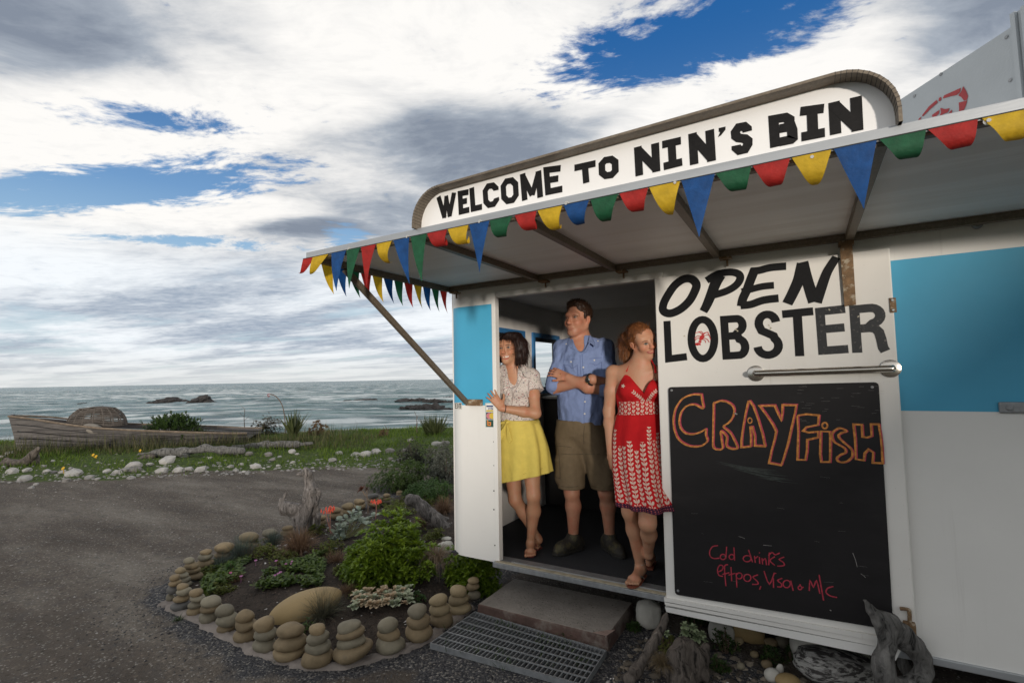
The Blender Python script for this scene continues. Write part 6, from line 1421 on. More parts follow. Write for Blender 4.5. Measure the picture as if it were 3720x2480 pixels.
drift('driftwood_stump', Z3, (1170, 545), [[(1168, 560, 62, 0), (1150, 470, 62, 0), (1140, 400, 66, 0), (1165, 330, 56, 0), (1195, 260, 48, 0), (1200, 195, 46, 0), (1185, 130, 30, 0), (1180, 80, 34, 0), (1165, 55, 30, 0)], [(1165, 60, 26, 0), (1130, 80, 18, 0), (1088, 84, 6, 0)], [(1190, 80, 24, 0), (1208, 120, 10, .02)], [(1090, 330, 44, -.02), (1030, 320, 42, -.02), (995, 300, 32, 0), (990, 265, 16, 0), (1010, 235, 10, 0), (1022, 190, 4, 0)], [(1060, 360, 28, 0), (1000, 340, 26, 0), (985, 310, 20, 0)], [(1210, 280, 36, 0), (1245, 220, 24, .03), (1262, 200, 8, .03)], [(1215, 350, 30, .02), (1240, 330, 22, .03)], [(1200, 560, 26, 0), (1235, 450, 22, .02), (1240, 380, 26, .02)]], M_drift, 'gnarled silver driftwood shaped like a duck, standing in the bed', 0.008, 0.016, amp=0.024, nsc=18)
drift('driftwood_log', Z3, (2100, 500), [[(1900, 262, 40, 0), (1945, 262, 36, 0), (1985, 310, 44, 0), (2040, 370, 46, 0), (2090, 410, 44, -.02), (2150, 470, 36, -.03), (2195, 505, 22, -.03)], [(1985, 310, 30, 0), (1890, 285, 20, 0)], [(2090, 390, 34, 0), (2165, 400, 14, .04)], [(2110, 440, 30, 0), (2180, 440, 12, 0)]], M_drift, 'crumbly grey driftwood log lying against the caravan corner', 0.010, 0.02, amp=0.018)
drift('driftwood_root', Z5, (2150, 1160), [[(1848, 548, 18, 0), (1890, 620, 26, 0), (1945, 700, 38, 0), (1985, 790, 43, 0), (2005, 880, 48, 0), (1985, 960, 54, 0), (1985, 1060, 59, 0), (2010, 1180, 64, 0)], [(1960, 640, 21, 0), (2040, 690, 33, 0), (2130, 770, 41, .02), (2205, 860, 44, .02), (2262, 950, 44, .02), (2270, 1050, 48, .02), (2220, 1130, 57, 0), (2130, 1180, 66, 0)], [(1985, 760, 33, 0), (2070, 800, 38, .03), (2120, 850, 39, .04), (2190, 930, 33, .05)], [(2010, 1150, 57, 0), (2130, 1190, 66, 0)], [(1950, 980, 38, 0), (1925, 1020, 21, .02)], [(2110, 920, 25, .10), (2130, 1010, 36, .12), (2160, 1080, 33, .10)]], M_drift2, 'twisted smooth grey driftwood root with a hole, leaning on the door corner', 0.011, 0.03, amp=0.007, dbias=-0.30, carve=[(2120, 980, -.04, 46), (2150, 1040, -.04, 40)])
drift('tree_stump', Z5, (580, 1140), [[(545, 870, 60, 0), (530, 960, 86, 0), (540, 1060, 110, 0), (560, 1160, 125, 0)], [(600, 880, 44, 0), (640, 960, 60, 0), (660, 1060, 66, 0)], [(720, 880, 30, .03), (700, 960, 46, .03), (690, 1060, 50, .02)], [(440, 1040, 36, 0), (480, 940, 46, 0)], [(700, 1060, 30, -.02), (715, 1140, 16, -.02)]], M_drift3, 'broken brown grey tree stump holding succulents below the door', 0.010, 0.02, 'stump', amp=0.018)
drift('driftwood_branch', Z5, (250, 1120), [[(438, 618, 12, .10), (425, 680, 26, .10), (405, 740, 24, .08), (370, 800, 28, .06), (320, 880, 32, .04), (270, 970, 38, .02), (220, 1050, 46, 0), (170, 1110, 40, 0), (130, 1100, 22, 0)], [(225, 1030, 30, 0), (195, 1045, 30, -.02)]], M_drift3, 'long grey driftwood branch rising from the gravel to the drip rail', 0.010, 0.02, amp=0.010)
def verge_logs():
    Za = ZM(0, 1340, 2.6133); Zb = ZM(850, 1340, 2.6133)
    drift('beach_log', Za, (1700, 870), [[(1310, 810, 14, 0), (1450, 790, 20, 0), (1560, 790, 36, 0), (1750, 790, 46, 0), (1950, 755, 38, 0), (2100, 770, 30, 0), (2300, 775, 36, 0)], [(1500, 800, 40, 0), (1650, 830, 26, 0)], [(1900, 760, 24, 0), (1970, 725, 10, 0)]], M_drift2, 'long bleached driftwood log lying before the old boat', 0.035, 0.06, amp=0.04, nsc=5)
    drift('beach_log', Zb, (380, 790), [[(0, 745, 30, 0), (150, 745, 34, 0), (300, 725, 44, 0), (450, 715, 36, 0), (600, 715, 26, 0), (740, 705, 10, 0)], [(290, 710, 20, 0), (335, 688, 10, 0)]], M_drift2, 'pale driftwood log with a fork lying on the green verge', 0.035, 0.06, amp=0.04, nsc=5)
    drift('beach_root', Za, (180, 940), [[(60, 890, 40, 0), (140, 900, 40, 0), (240, 880, 36, 0), (310, 810, 30, 0), (360, 755, 16, 0)], [(60, 890, 36, 0), (60, 840, 14, 0)], [(330, 830, 40, .1), (350, 900, 26, .1)]], M_drift3, 'dark curved driftwood root below the boat bow', 0.03, 0.05, amp=0.03, nsc=5)
    drift('beach_log', Za, (1380, 890), [[(1270, 890, 20, 0), (1380, 850, 40, 0), (1450, 830, 26, 0)]], M_drift3, 'short brown driftwood chunk under the left end of the bleached log', 0.03, 0.05, amp=0.03, nsc=5)
verge_logs()
# ================================================================== plants
def tuft(name, zm, x, y, n, Lpx, mt, label, cat, lean=0.9, droop=1.2, wpx=3.0, seed=0, z=None, spread=0.25, root=None):
    p = onZ(*zm(x, y)) if z is None else onZ(*zm(x, y), z); 
    if z is None: p[2] = ground_z(p[:2])
    q = px2m(p)/zm.k; r = np.random.default_rng(seed); L = Lpx*q*r.uniform(.55, 1.1, n); a = r.uniform(0, 2*math.pi, n); e = r.uniform(0, lean, n)
    D = np.stack([np.cos(a)*np.sin(e), np.sin(a)*np.sin(e), np.cos(e)], 1); P = p+np.stack([np.cos(a), np.sin(a), 0*a], 1)*(r.uniform(0, 1, n)*Lpx*q*spread)[:, None]
    V, F, T = blades(P, D, L, wpx*q, droop, seed, 5); t = thing(name, p, label, cat); foliage('blades', [(V, F, T)], mt, t); return t
def rosettes(P, D, L, W, nl=9, tilt=(0.5, 1.1), seed=0, bend=0.25, fold=0.1, widest=.62):
    """leaf whorls at points P facing D"""
    r = np.random.default_rng(seed); n = len(P); D = unit(D); X = unit(np.cross(D, np.tile([0.13, 0.21, 0.97], (n, 1)))); Y = np.cross(D, X); PP = []; DD = []; LL = []
    for k in range(nl):
        a = k*2.39996+r.uniform(-.2, .2, n); e = tilt[0]+(tilt[1]-tilt[0])*(k/(nl-1))+r.uniform(-.12, .12, n)
        DD.append(D*np.cos(e)[:, None]+(X*np.cos(a)[:, None]+Y*np.sin(a)[:, None])*np.sin(e)[:, None]); PP.append(P-D*(0.10*L*k/nl)); LL.append(np.full(n, L)*(0.55+0.45*k/(nl-1))*r.uniform(.85, 1.15, n))
    LL = np.concatenate(LL); V, F, T = leaves(np.concatenate(PP), np.concatenate(DD), LL, LL*(W/L), bend, fold, seed, widest)
    T = np.repeat(np.tile(r.uniform(0, 1, n), nl)*0.6+0.4*r.uniform(0, 1, n*nl), 9); return V, F, T
def stems(name, base, tips, rad, mt, root, n=12):
    m = MB()
    for t in tips[:n]:
        mid = (np.asarray(base)+np.asarray(t))/2+np.array([0, 0, -0.02]); m.tube([base+(np.asarray(t)-base)*0.02, mid, t], [rad, rad*.8, rad*.6], 5)
    return m.build(name, mt, root)
G_bright = leaf_mat('bright_shrub_leaf', (0.062, 0.120, 0.008), (0.200, 0.285, 0.022), 0.42, 0.25)
M_stem = mat('green_stem', (0.10, 0.10, 0.04), 0.7); M_bstem = mat('brown_stem', (0.10, 0.065, 0.045), 0.8)
def shrub(name, zm, x, y, w, h, label, mt, nros, Lpx, seed, nl=9, dy=0.8, cat='shrub', lumps=6, ratio=.42, back=0.35, shell=.72):
    """rounded shrub of whorled leaves; x, y = foot, w, h = size in crop pixels"""
    p = onZ(*zm(x, y)); p[2] = ground_z(p[:2]); q = px2m(p)/zm.k; W, H = w*q/2, h*q; r = np.random.default_rng(seed); d = unit(np.array([ray(*zm(x, y))[0], ray(*zm(x, y))[1], 0])); c = p+d*W*dy*back
    root = thing(name, c, label, cat); A = []; B = []
    for k in range(lumps):
        a = k*2.4+r.uniform(-.4, .4); rr = (0 if k == 0 else r.uniform(.30, .74)); lc = c+np.array([math.cos(a)*W*rr, math.sin(a)*W*dy*rr, 0]); s = r.uniform(.30, .62) if k else .66
        P, D = dome_pts(int(nros/lumps*(1.3 if k == 0 else 1)), lc, W*s, W*dy*s, H*((s+.30) if k == 0 else r.uniform(.45, .98)), seed*11+k, shell); A.append(P); B.append(D)
    P = np.concatenate(A); P = P+r.normal(0, .035, P.shape)*np.array([W, W, H])*(r.uniform(0, 1, (len(P), 1)) < .5)*2; D = np.concatenate(B)+r.normal(0, .25, (sum(map(len, A)), 3))+np.array([0, 0, .35])
    foliage('foliage', [rosettes(P, D, Lpx*q, Lpx*q*ratio, nl, seed=seed)], mt, root); stems('stems', c+np.array([0, 0, -.02]), P[::max(1, len(P)//14)], 0.006, M_bstem, root, 14); return root
def bed_plants():
    shrub('leafy_shrub', Z3, 1735, 905, 700, 450, 'big bright green leafy shrub in the middle of the bed', G_bright, 980, 50, 1, 9, .8, lumps=16)
    shrub('leafy_shrub', Z4g, 560, 640, 660, 400, 'bright green leafy shrub against the caravan beside the step', G_bright, 480, 62, 2, 9, .42, lumps=13, back=.0)
    G_sage = leaf_mat('sage_leaf', (0.20, 0.25, 0.20), (0.34, 0.39, 0.32), 0.5, 0.1)
    # grey-green round-leaved succulent with coral flowers
    c = onZ(*Z3(1430, 600)); c[2] = ground_z(c[:2]); q = px2m(c)/Z3.k; root = thing('round_leaf_succulent', c, 'grey green succulent with round leaves and coral flower stems', 'succulent'); r = np.random.default_rng(3); dp = depth(c)
    P = []
    for x, y in [(1355, 555), (1340, 530), (1385, 575), (1400, 510), (1430, 540), (1455, 480), (1420, 470), (1480, 430), (1510, 400), (1540, 380), (1490, 370), (1450, 405), (1540, 345), (1600, 400), (1640, 380), (1560, 430), (1590, 440), (1400, 420), (1520, 460), (1380, 470), (1360, 500), (1440, 590), (1545, 420)]:
        P.append(CAM+ray(*Z3(x, y))*(dp+0.20*(600-y)/250+r.uniform(-.05, .05)))
    P = np.array(P); D = r.normal(0, .5, P.shape)+np.array([0, 0, .9]); foliage('foliage', [rosettes(P, D, 58*q, 46*q, 7, (0.3, 1.2), 5, .2, .05, .68)], G_sage, root); stems('stems', c, P, 0.006, M_stem, root, 23)
    M_coral = mat('coral_flower', (0.62, 0.09, 0.055), 0.5, 0.2, 30)
    for stem, cl in (([(1340, 510), (1320, 440), (1300, 350)], (1305, 335, 50, 34)), ([(1370, 560), (1330, 450), (1335, 330)], (1335, 325, 34, 26)), ([(1655, 400), (1660, 340), (1660, 280)], (1662, 276, 38, 18))):
        m = MB(); m.tube([CAM+ray(*Z3(*p))*(dp+.06) for p in stem], 0.004, 5); s = m.build('flower_stem', mat('pink_stem', (0.28, 0.12, 0.09), .7), root); m = MB(); rr = np.random.default_rng(int(cl[0]))
        for k in range(15):
            a = rr.uniform(0, 6.28); e = rr.uniform(.1, 1)**.5; p0 = CAM+ray(*Z3(cl[0]+cl[2]*e*math.cos(a), cl[1]-10+cl[3]*.5*e*math.sin(a)))*(dp+.06+rr.uniform(-.03, .03)); m.tube([p0, p0+np.array([rr.normal(0, .006), rr.normal(0, .006), -0.03])], [0.0035, 0.006], 5)
        m.build('flower_cluster', M_coral, s)
    # dark aeonium on a bent stem
    c = onZ(*Z3(1600, 385)); d2 = depth(c); q2 = px2m(c)/Z3.k; root = thing('dark_aeonium', c, 'dark red aeonium rosettes on a tall bent stem', 'succulent'); at = lambda x, y: CAM+ray(*Z3(x, y))*d2
    m = MB(); m.tube(spline([at(1600, 390), at(1602, 320), at(1596, 250), at(1578, 225), at(1562, 200)], 4), 0.007, 6); m.tube([at(1596, 250), at(1592, 195)], 0.005, 5); m.build('stem', mat('pale_stem', (.24, .17, .12), .8), root)
    foliage('rosette', [rosettes(np.array([at(1556, 190)]), np.array([[-.3, -.4, .8]]), 40*q2, 11*q2, 34, (0.1, 1.5), 3), rosettes(np.array([at(1592, 188)]), np.array([[.2, -.5, .6]]), 22*q2, 8*q2, 22, (0.1, 1.5), 4)], leaf_mat('dark_red_leaf', (0.045, 0.018, 0.012), (0.13, 0.045, 0.022), .5, .1), root)
    B_dry = leaf_mat('dry_straw', (0.11, 0.062, 0.036), (0.26, 0.165, 0.10), .7, .2); B_fes = leaf_mat('blue_fescue', (0.050, 0.072, 0.060), (0.145, 0.175, 0.145), .6, .2); B_str = leaf_mat('pale_straw', (0.20, 0.14, 0.09), (0.36, 0.28, 0.20), .7, .2)
    tuft('straw_tuft', Z3, 1110, 690, 900, 190, B_dry, 'brown dry grass tuft at the foot of the driftwood bird', 'grass tuft', 1.25, 1.8, 3, 1)
    tuft('fescue_tuft', Z3, 690, 700, 700, 190, B_fes, 'blue grey fescue tuft behind the back stone row', 'grass tuft', 1.2, 1.3, 2.6, 2); tuft('fescue_tuft', Z3, 560, 760, 420, 130, B_fes, 'lower blue grey fescue tuft at the left of the bed', 'grass tuft', 1.3, 1.3, 2.6, 22)
    tuft('fescue_tuft', Z3, 930, 600, 420, 120, B_fes, 'small blue fescue tuft near the driftwood foot', 'grass tuft', 1.1, 1.0, 2.6, 3)
    tuft('fescue_tuft', Z3, 1275, 1160, 800, 210, leaf_mat('grey_straw', (0.055, 0.06, 0.04), (0.20, 0.19, 0.13), .7, .2), 'grey green fine grass tuft over the right end of the boulder', 'grass tuft', 1.25, 1.2, 2.6, 4)
    tuft('fescue_tuft', Z3, 1590, 890, 380, 110, B_fes, 'thin grey tuft below the big bright shrub', 'grass tuft', 1.2, 1.0, 2.6, 5)
    tuft('straw_tuft', Z3, 2090, 700, 420, 210, B_str, 'pale hanging straw tuft under the corner white rock', 'grass tuft', 1.3, 4.0, 3, 6, z=0.16, spread=.15)
    tuft('straw_tuft', Z3, 2140, 400, 420, 140, B_dry, 'brown straw tuft beside the caravan above the log', 'grass tuft', 1.2, 2.2, 3, 7); tuft('straw_tuft', Z3, 1985, 500, 300, 90, B_dry, 'small straw tuft left of the crumbly log', 'grass tuft', 1.2, 1.6, 3, 8)
    # succulent rosettes, each one a part
    c = onZ(*Z3(1690, 1170)); c[2] = ground_z(c[:2]); q = px2m(c)/Z3.k; root = thing('rosette_succulents', c, 'clump of pale peach and green rosette succulents by the front edge', 'succulent'); r = np.random.default_rng(8)
    M_ech = [leaf_mat('echeveria_green', (0.30, 0.36, 0.24), (0.46, 0.48, 0.34), .5, .1), leaf_mat('echeveria_peach', (0.46, 0.36, 0.23), (0.60, 0.46, 0.32), .5, .1)]
    for k in range(72):
        u = r.uniform(0, 1); v = r.uniform(0, 1); x = 1490+u*410; y = 1165-u*90-(v*130)*(1-.3*u)+10; p = onZ(*Z3(x, y)); p[2] = ground_z(p[:2])+0.03+0.025*r.uniform(0, 1)
        s = r.uniform(36, 54)*q; foliage('rosette', [rosettes(p[None], np.array([[r.normal(0, .25), -.25+r.normal(0, .2), 1]]), s, s*.62, 18, (0.08, 1.25), k, .3, .12, .68)], M_ech[int(r.uniform() < (0.65 if u < .55 else .3))], root)
    B_mix = leaf_mat('bed_weed_leaf', (0.055, 0.075, 0.012), (0.165, 0.180, 0.035), .6, .25); r = np.random.default_rng(77)
    for k, (x, y, w, h, lab) in enumerate([(480, 800, 150, 60, 'low weedy clump at the left tip of the bed'), (880, 720, 220, 70, 'low weedy clump behind the pink flowers'), (1000, 760, 200, 60, 'weedy green patch left of the straw tuft'), (1330, 700, 240, 90, 'brown green clump between straw tuft and shrub'), (1420, 860, 160, 60, 'low herb clump left of the big shrub foot'), (1230, 560, 130, 80, 'dark clump right of the driftwood foot'), (760, 640, 200, 70, 'green clump below the golden stone stack'), (1980, 880, 180, 70, 'low leafy clump right of the big shrub'), (1560, 1010, 180, 50, 'creeping clump above the rosette succulents'), (560, 960, 170, 50, 'creeping weed behind the sixth front stack'), (1930, 560, 170, 90, 'feathery green clump below the crumbly log'), (1760, 330, 260, 70, 'mossy green patch behind the aeonium'), (2080, 600, 150, 70, 'weedy green clump beside the corner rocks'), (2020, 330, 240, 60, 'low green mat left of the caravan end')]):
        shrub('bed_weed', Z3, x, y, w*1.25, h, lab, B_mix, 110, 24, 200+k, 6, .9, 'weed', 6, .38, shell=.5)
    for k, (x, y, n, L_, lab) in enumerate([(780, 690, 260, 110, 'thin dry grass left of the straw tuft'), (1450, 1000, 260, 90, 'dry grass wisps right of the boulder'), (1370, 760, 240, 100, 'dry grass wisps left of the big shrub'), (660, 900, 160, 70, 'dry wisps among the ground cover')]): tuft('dry_wisps', Z3, x, y, n, L_, B_dry, lab, 'grass tuft', 1.3, 1.2, 2.4, 300+k, spread=.5)
    # creeping ground cover with pink flowers
    poly = [((390, 890), (760, 770)), ]
    r = np.random.default_rng(12); n = 7000; U = r.uniform(0, 1, n); Vv = r.uniform(0, 1, n); P = np.array([onZ(*Z3(400+u*860+v*60, 985-u*25-v*(235+50*math.sin(u*7)))) for u, v in zip(U, Vv)]); dn = vnoise(P, 5, 17, 2); P = P[dn > -0.10]; P[:, 2] = ground_z(P[:, :2])+r.uniform(.005, .05, len(P))
    o = foliage('ground_cover', [leaves(P, np.stack([r.normal(0, 1, len(P)), r.normal(0, 1, len(P)), r.uniform(.1, .8, len(P))], 1), r.uniform(.018, .038, len(P)), .022, .2, .1, 3)], leaf_mat('ground_cover_leaf', (0.042, 0.082, 0.014), (0.120, 0.175, 0.030), .5, .25)); tag(o, 'creeping green ground cover in the left half of the bed', 'ground cover', kind='stuff')
    F_ = []
    for x, y, c_ in [(1012, 825, 0), (1060, 805, 0), (1055, 822, 0), (945, 800, 0), (800, 795, 0), (695, 912, 0), (620, 880, 1), (960, 900, 0), (975, 888, 0), (935, 912, 0), (905, 652, 1), (630, 885, 0)]:
        p = onZ(*Z3(x, y)); p[2] = ground_z(p[:2])+0.05; m = MB()
        for a in range(5):
            b = a*1.2566; m.disc(p+np.array([math.cos(b), math.sin(b), 0])*.007, (math.cos(b)*.4, -.5+math.sin(b)*.4, .8), .0065, .001, 6)
        m.tube([p+np.array([0, 0, -.05]), p], .0015, 4); F_.append(m.build('pink_flower', mat('pink_petal', (0.46, 0.15, 0.36) if not c_ else (.5, .05, .16), .5)))
        tag(F_[-1], ('tiny pink flower, ' if not c_ else 'tiny crimson flower, ')+('far left in the bed' if x < 750 else 'under the driftwood bird' if y < 700 else 'upper right of the flower patch' if x > 980 and y < 850 else 'middle of the flower patch' if y < 850 else 'nearest the boulder'), 'flower', 'pink flowers in the bed')
    shrub('low_herb', Z3, 620, 850, 110, 100, 'small feathery green herb left in the bed', leaf_mat('herb_leaf', (0.03, 0.085, 0.012), (0.075, 0.15, 0.025), .6, .25), 50, 26, 31, 7, ratio=.3, cat='herb', lumps=3)
    shrub('low_herb', Z3, 1820, 420, 300, 90, 'yellow green stonecrop patch behind the big shrub', leaf_mat('stonecrop_leaf', (0.09, 0.13, 0.015), (0.20, 0.22, 0.03), .5, .25), 260, 16, 32, 7, cat='stonecrop', lumps=6)
    shrub('low_herb', Z3, 1960, 1040, 150, 60, 'dark green clover patch behind the rosette succulents', leaf_mat('clover_leaf', (0.022, 0.06, 0.012), (0.06, 0.12, 0.02), .5, .25), 60, 20, 33, 6, cat='herb', lumps=4)
    shrub('low_herb', Z3, 1180, 1240, 120, 100, 'leafy weed with yellow flower before the boulder', leaf_mat('weed_leaf', (0.035, 0.085, 0.012), (0.09, 0.15, 0.03), .5, .25), 26, 24, 34, 6, cat='weed', lumps=3)
bed_plants()
def behind_bed():
    Zb = ZM(850, 1340, 2.6133); Za = ZM(0, 1340, 2.6133)
    G_ice = leaf_mat('ice_plant_leaf', (0.026, 0.062, 0.010), (0.085, 0.130, 0.022), .45, .15); G_grey = leaf_mat('salt_bush_leaf', (0.070, 0.080, 0.060), (0.20, 0.205, 0.165), .7, .15); G_tw = leaf_mat('twiggy_leaf', (0.032, 0.038, 0.028), (0.10, 0.10, 0.075), .8, .1)
    shrub('ice_plant', Zb, 1650, 1150, 640, 250, 'dark green mat of ice plant spreading beside the lot', G_ice, 900, 34, 41, 7, .9, 'ice plant', 8, .25)
    shrub('ice_plant', Zb, 1850, 1290, 620, 170, 'lower green ice plant mat next to the caravan end', leaf_mat('ice_plant_light', (0.03, 0.085, 0.014), (0.085, 0.155, 0.03), .45, .15), 800, 30, 42, 7, .7, 'ice plant', 8, .25)
    shrub('salt_bush', Zb, 2010, 1120, 400, 400, 'silvery grey salt bush tight against the caravan end', G_grey, 800, 26, 43, 7, .8, lumps=7, ratio=.4); shrub('salt_bush', Zb, 1930, 1000, 260, 290, 'second grey salt bush behind the ice plant', G_grey, 420, 26, 44, 7, .8, lumps=5, ratio=.4)
    shrub('twiggy_bush', Zb, 1700, 910, 320, 250, 'dark twiggy bush behind the ice plant mat', G_tw, 520, 24, 45, 6, .8, lumps=6, ratio=.3, shell=.45)
    shrub('salt_bush', Zb, 300, 640, 330, 190, 'brown grey bush left of the flax clump', leaf_mat('brown_bush', (0.04, 0.038, 0.028), (0.13, 0.115, 0.09), .8, .1), 420, 22, 46, 6, .8, lumps=6, ratio=.35, shell=.5)
    shrub('rosette_bush', Zb, 790, 655, 210, 150, 'rusty brown rosette succulent bush right of the flax', leaf_mat('rusty_leaf', (0.09, 0.045, 0.02), (0.22, 0.14, 0.07), .6, .1), 70, 26, 47, 14, .8, 'succulent', 4, .4, shell=.85)
    shrub('rosette_bush', Zb, 1420, 665, 150, 60, 'small rusty rosette plant on the shingle edge', leaf_mat('rusty_leaf2', (0.08, 0.05, 0.02), (0.18, 0.13, 0.06), .6, .1), 30, 22, 48, 10, .8, 'succulent', 3, .4, shell=.85)
    G_flax = leaf_mat('flax_leaf', (0.028, 0.042, 0.014), (0.085, 0.100, 0.040), .45, .15)
    tuft('flax_clump', Zb, 560, 660, 70, 250, G_flax, 'bold dark flax clump with broad upright leaves on the verge', 'flax', .75, .25, 26, 51, spread=.12); tuft('flax_clump', Zb, 1920, 650, 260, 210, G_flax, 'spiky flax clump beside the left edge of the caravan', 'flax', .85, .35, 10, 52, spread=.22)
    tuft('flax_clump', Zb, 1840, 650, 120, 190, G_flax, 'slimmer flax clump just left of the spiky one', 'flax', .6, .25, 10, 53, spread=.15)
    c = onZ(*Zb(490, 640)); dp = depth(c); q = px2m(c)/Zb.k; at = lambda x, y: CAM+ray(*Zb(x, y))*dp; root = thing('seed_stalk', c, 'tall curved red flower stalk rising from the flax', 'flower stalk')
    m = MB(); m.tube(spline([at(490, 640), at(485, 520), at(470, 390), at(440, 310), at(390, 255), at(340, 238)], 5), 0.014, 5); m.build('stem', M_bstem, root); m = MB(); m.tube(spline([at(345, 238), at(322, 240), at(326, 262), at(340, 255)], 4), 0.014, 5); m.build('flower_hook', mat('red_hook', (.22, .05, .06), .6), root)
    for k, (x, y, y2, lab) in enumerate([(100, 560, 380, 'left thin bare weed stalk near the boat stern'), (1735, 640, 450, 'thin bare stalk left of the spiky flax'), (1455, 665, 575, 'short rusty stalk on the shingle edge')]):
        c = onZ(*Zb(x, y)); dp = depth(c); m = MB(); r = np.random.default_rng(k); P = [CAM+ray(*Zb(x+r.uniform(-4, 4), y+(y2-y)*t))*dp for t in np.linspace(0, 1, 6)]; m.tube(P, [.016, .014, .012, .010, .008, .004], 5)
        for i in range(2, 6): m.tube([P[i], P[i]+np.array([r.normal(0, .1), r.normal(0, .1), .14])], .006, 4)
        tag(m.build('weed_stalk', M_bstem), lab, 'weed')
    M_yel = mat('yellow_petal', (.62, .36, .01), .6)
    for k, (x, y) in enumerate([(885, 815), (912, 830), (960, 720), (1330, 775), (600, 943)]):
        c = onZ(*Za(x, y+60)); p = CAM+ray(*Za(x, y))*depth(c); m = MB(); m.disc(p, (0.2, -.8, .5), .034, .012, 9); m.tube([np.array([p[0], p[1]+.02, 0]), p], .006, 4); tag(m.build('yellow_flower', M_yel), ['left of two paired yellow daisies before the boat', 'right of two paired yellow daisies before the boat', 'yellow daisy highest against the boat planks', 'yellow daisy left of the bleached log', 'small yellow daisy low among the white stones'][k], 'flower', 'yellow daisies by the boat')
    # around the stump below the door
    shrub('stonecrop', Z5, 450, 930, 170, 130, 'yellow green stonecrop on the stump left of the rosettes', leaf_mat('stonecrop2', (0.09, 0.115, 0.02), (0.22, 0.22, 0.06), .6, .2), 130, 22, 61, 6, lumps=4, cat='stonecrop')
    tuft('straw_tuft', Z5, 400, 1010, 500, 120, leaf_mat('hay', (0.12, 0.085, 0.045), (0.25, 0.19, 0.11), .7, .2), 'hay coloured grass tuft between branch and stump', 'grass tuft', 1.3, 3.0, 3, 62, z=.10)
    c = onZ(*Z5(600, 1000)); dp = depth(c)+.05; q = dp/FPX/Z5.k; root = thing('rosette_succulents', c*np.array([1, 1, 0]), 'pale green rosette succulents growing on the stump top', 'succulent'); r = np.random.default_rng(5)
    for k, (x, y, s) in enumerate([(575, 780, 40), (650, 815, 42), (620, 745, 34), (690, 790, 30), (560, 730, 30), (600, 845, 30), (680, 850, 30), (440, 785, 26), (540, 820, 24), (640, 770, 26), (700, 830, 24)]):
        p = CAM+ray(*Z5(x, y))*(dp+r.uniform(-.03, .06)); s *= q; foliage('rosette', [rosettes(p[None], np.array([[r.normal(0, .2), -.6, .8]]), s*1.2, s*.75, 18, (0.08, 1.3), k, .3, .12, .68)], leaf_mat('pale_rosette_%d' % k, (0.24, 0.31, 0.17), (0.40, 0.46, 0.28), .5, .1), root)
    m = MB(); m.obox(CAM+ray(*Z5(620, 850))*(dp+.05), (.14, .08, .10), None, 0, .03); m.build('soil_plug', mat('plug', (.04, .035, .025), .95), root)
    G_w = leaf_mat('sprig_leaf', (0.025, 0.060, 0.014), (0.075, 0.120, 0.03), .5, .2)
    for k, (x, y, w, h, lab) in enumerate([(860, 930, 260, 170, 'feathery green sprigs right of the stump top'), (800, 1060, 150, 120, 'bushy green weed right of the stump foot'), (1190, 1000, 240, 110, 'leafy weed left of the white slab rock'), (1330, 985, 90, 110, 'upright dark leaf weed against the white slab'), (205, 770, 110, 60, 'low leafy weed beside the white rock and step'), (640, 720, 220, 50, 'low weed line in the shade under the drip rail')]):
        shrub('weed', Z5, x, y, w, h, lab, G_w, 46, 34, 70+k, 6, .5, 'weed', 4, .35)
    for k, (x, y, n, L, lab) in enumerate([(1000, 965, 26, 60, 'rosette weed between step and grate, left one'), (840, 875, 26, 60, 'rosette weed at the front left edge of the step'), (1450, 1090, 40, 120, 'long leaved weed at the step front right')]):
        tuft('leafy_weed', Z4g, x, y, n, L, G_w, lab, 'weed', 1.3, .8, 16, 90+k)
    r = np.random.default_rng(9); n = 900; P = np.array([onZ(*Z4g(300+r.uniform(0, 1)*1350, 1000+r.uniform(-80, 420)), .008) for _ in range(n)]); dn = vnoise(P, 9, 3, 2); P = P[(dn > .08)]; P = P[(P[:, 1] < -.14) & (P[:, 1] > -.6)]
    o = foliage('grate_grass', [blades(P, np.stack([r.normal(0, .5, len(P)), r.normal(0, .5, len(P)), np.ones(len(P))], 1), r.uniform(.03, .075, len(P)), .004, .8, 4, 3)], leaf_mat('grate_grass', (0.03, 0.075, 0.012), (0.10, 0.15, 0.035), .6, .25)); tag(o, 'green grass sprouting through the steel grate', 'grass', kind='stuff')
    for k, (x, y, L, lab) in enumerate([(960, 1410, 70, 'spiky green weed in front of the mortar strip'), (250, 1120, 50, 'small green weed left of the front stacks')]): tuft('leafy_weed', Z3, x, y, 40, L, leaf_mat('gweed%d' % k, (0.05, 0.085, 0.03), (0.13, 0.17, 0.08), .6, .2), lab, 'weed', 1.4, .6, 6, 95+k)
behind_bed()
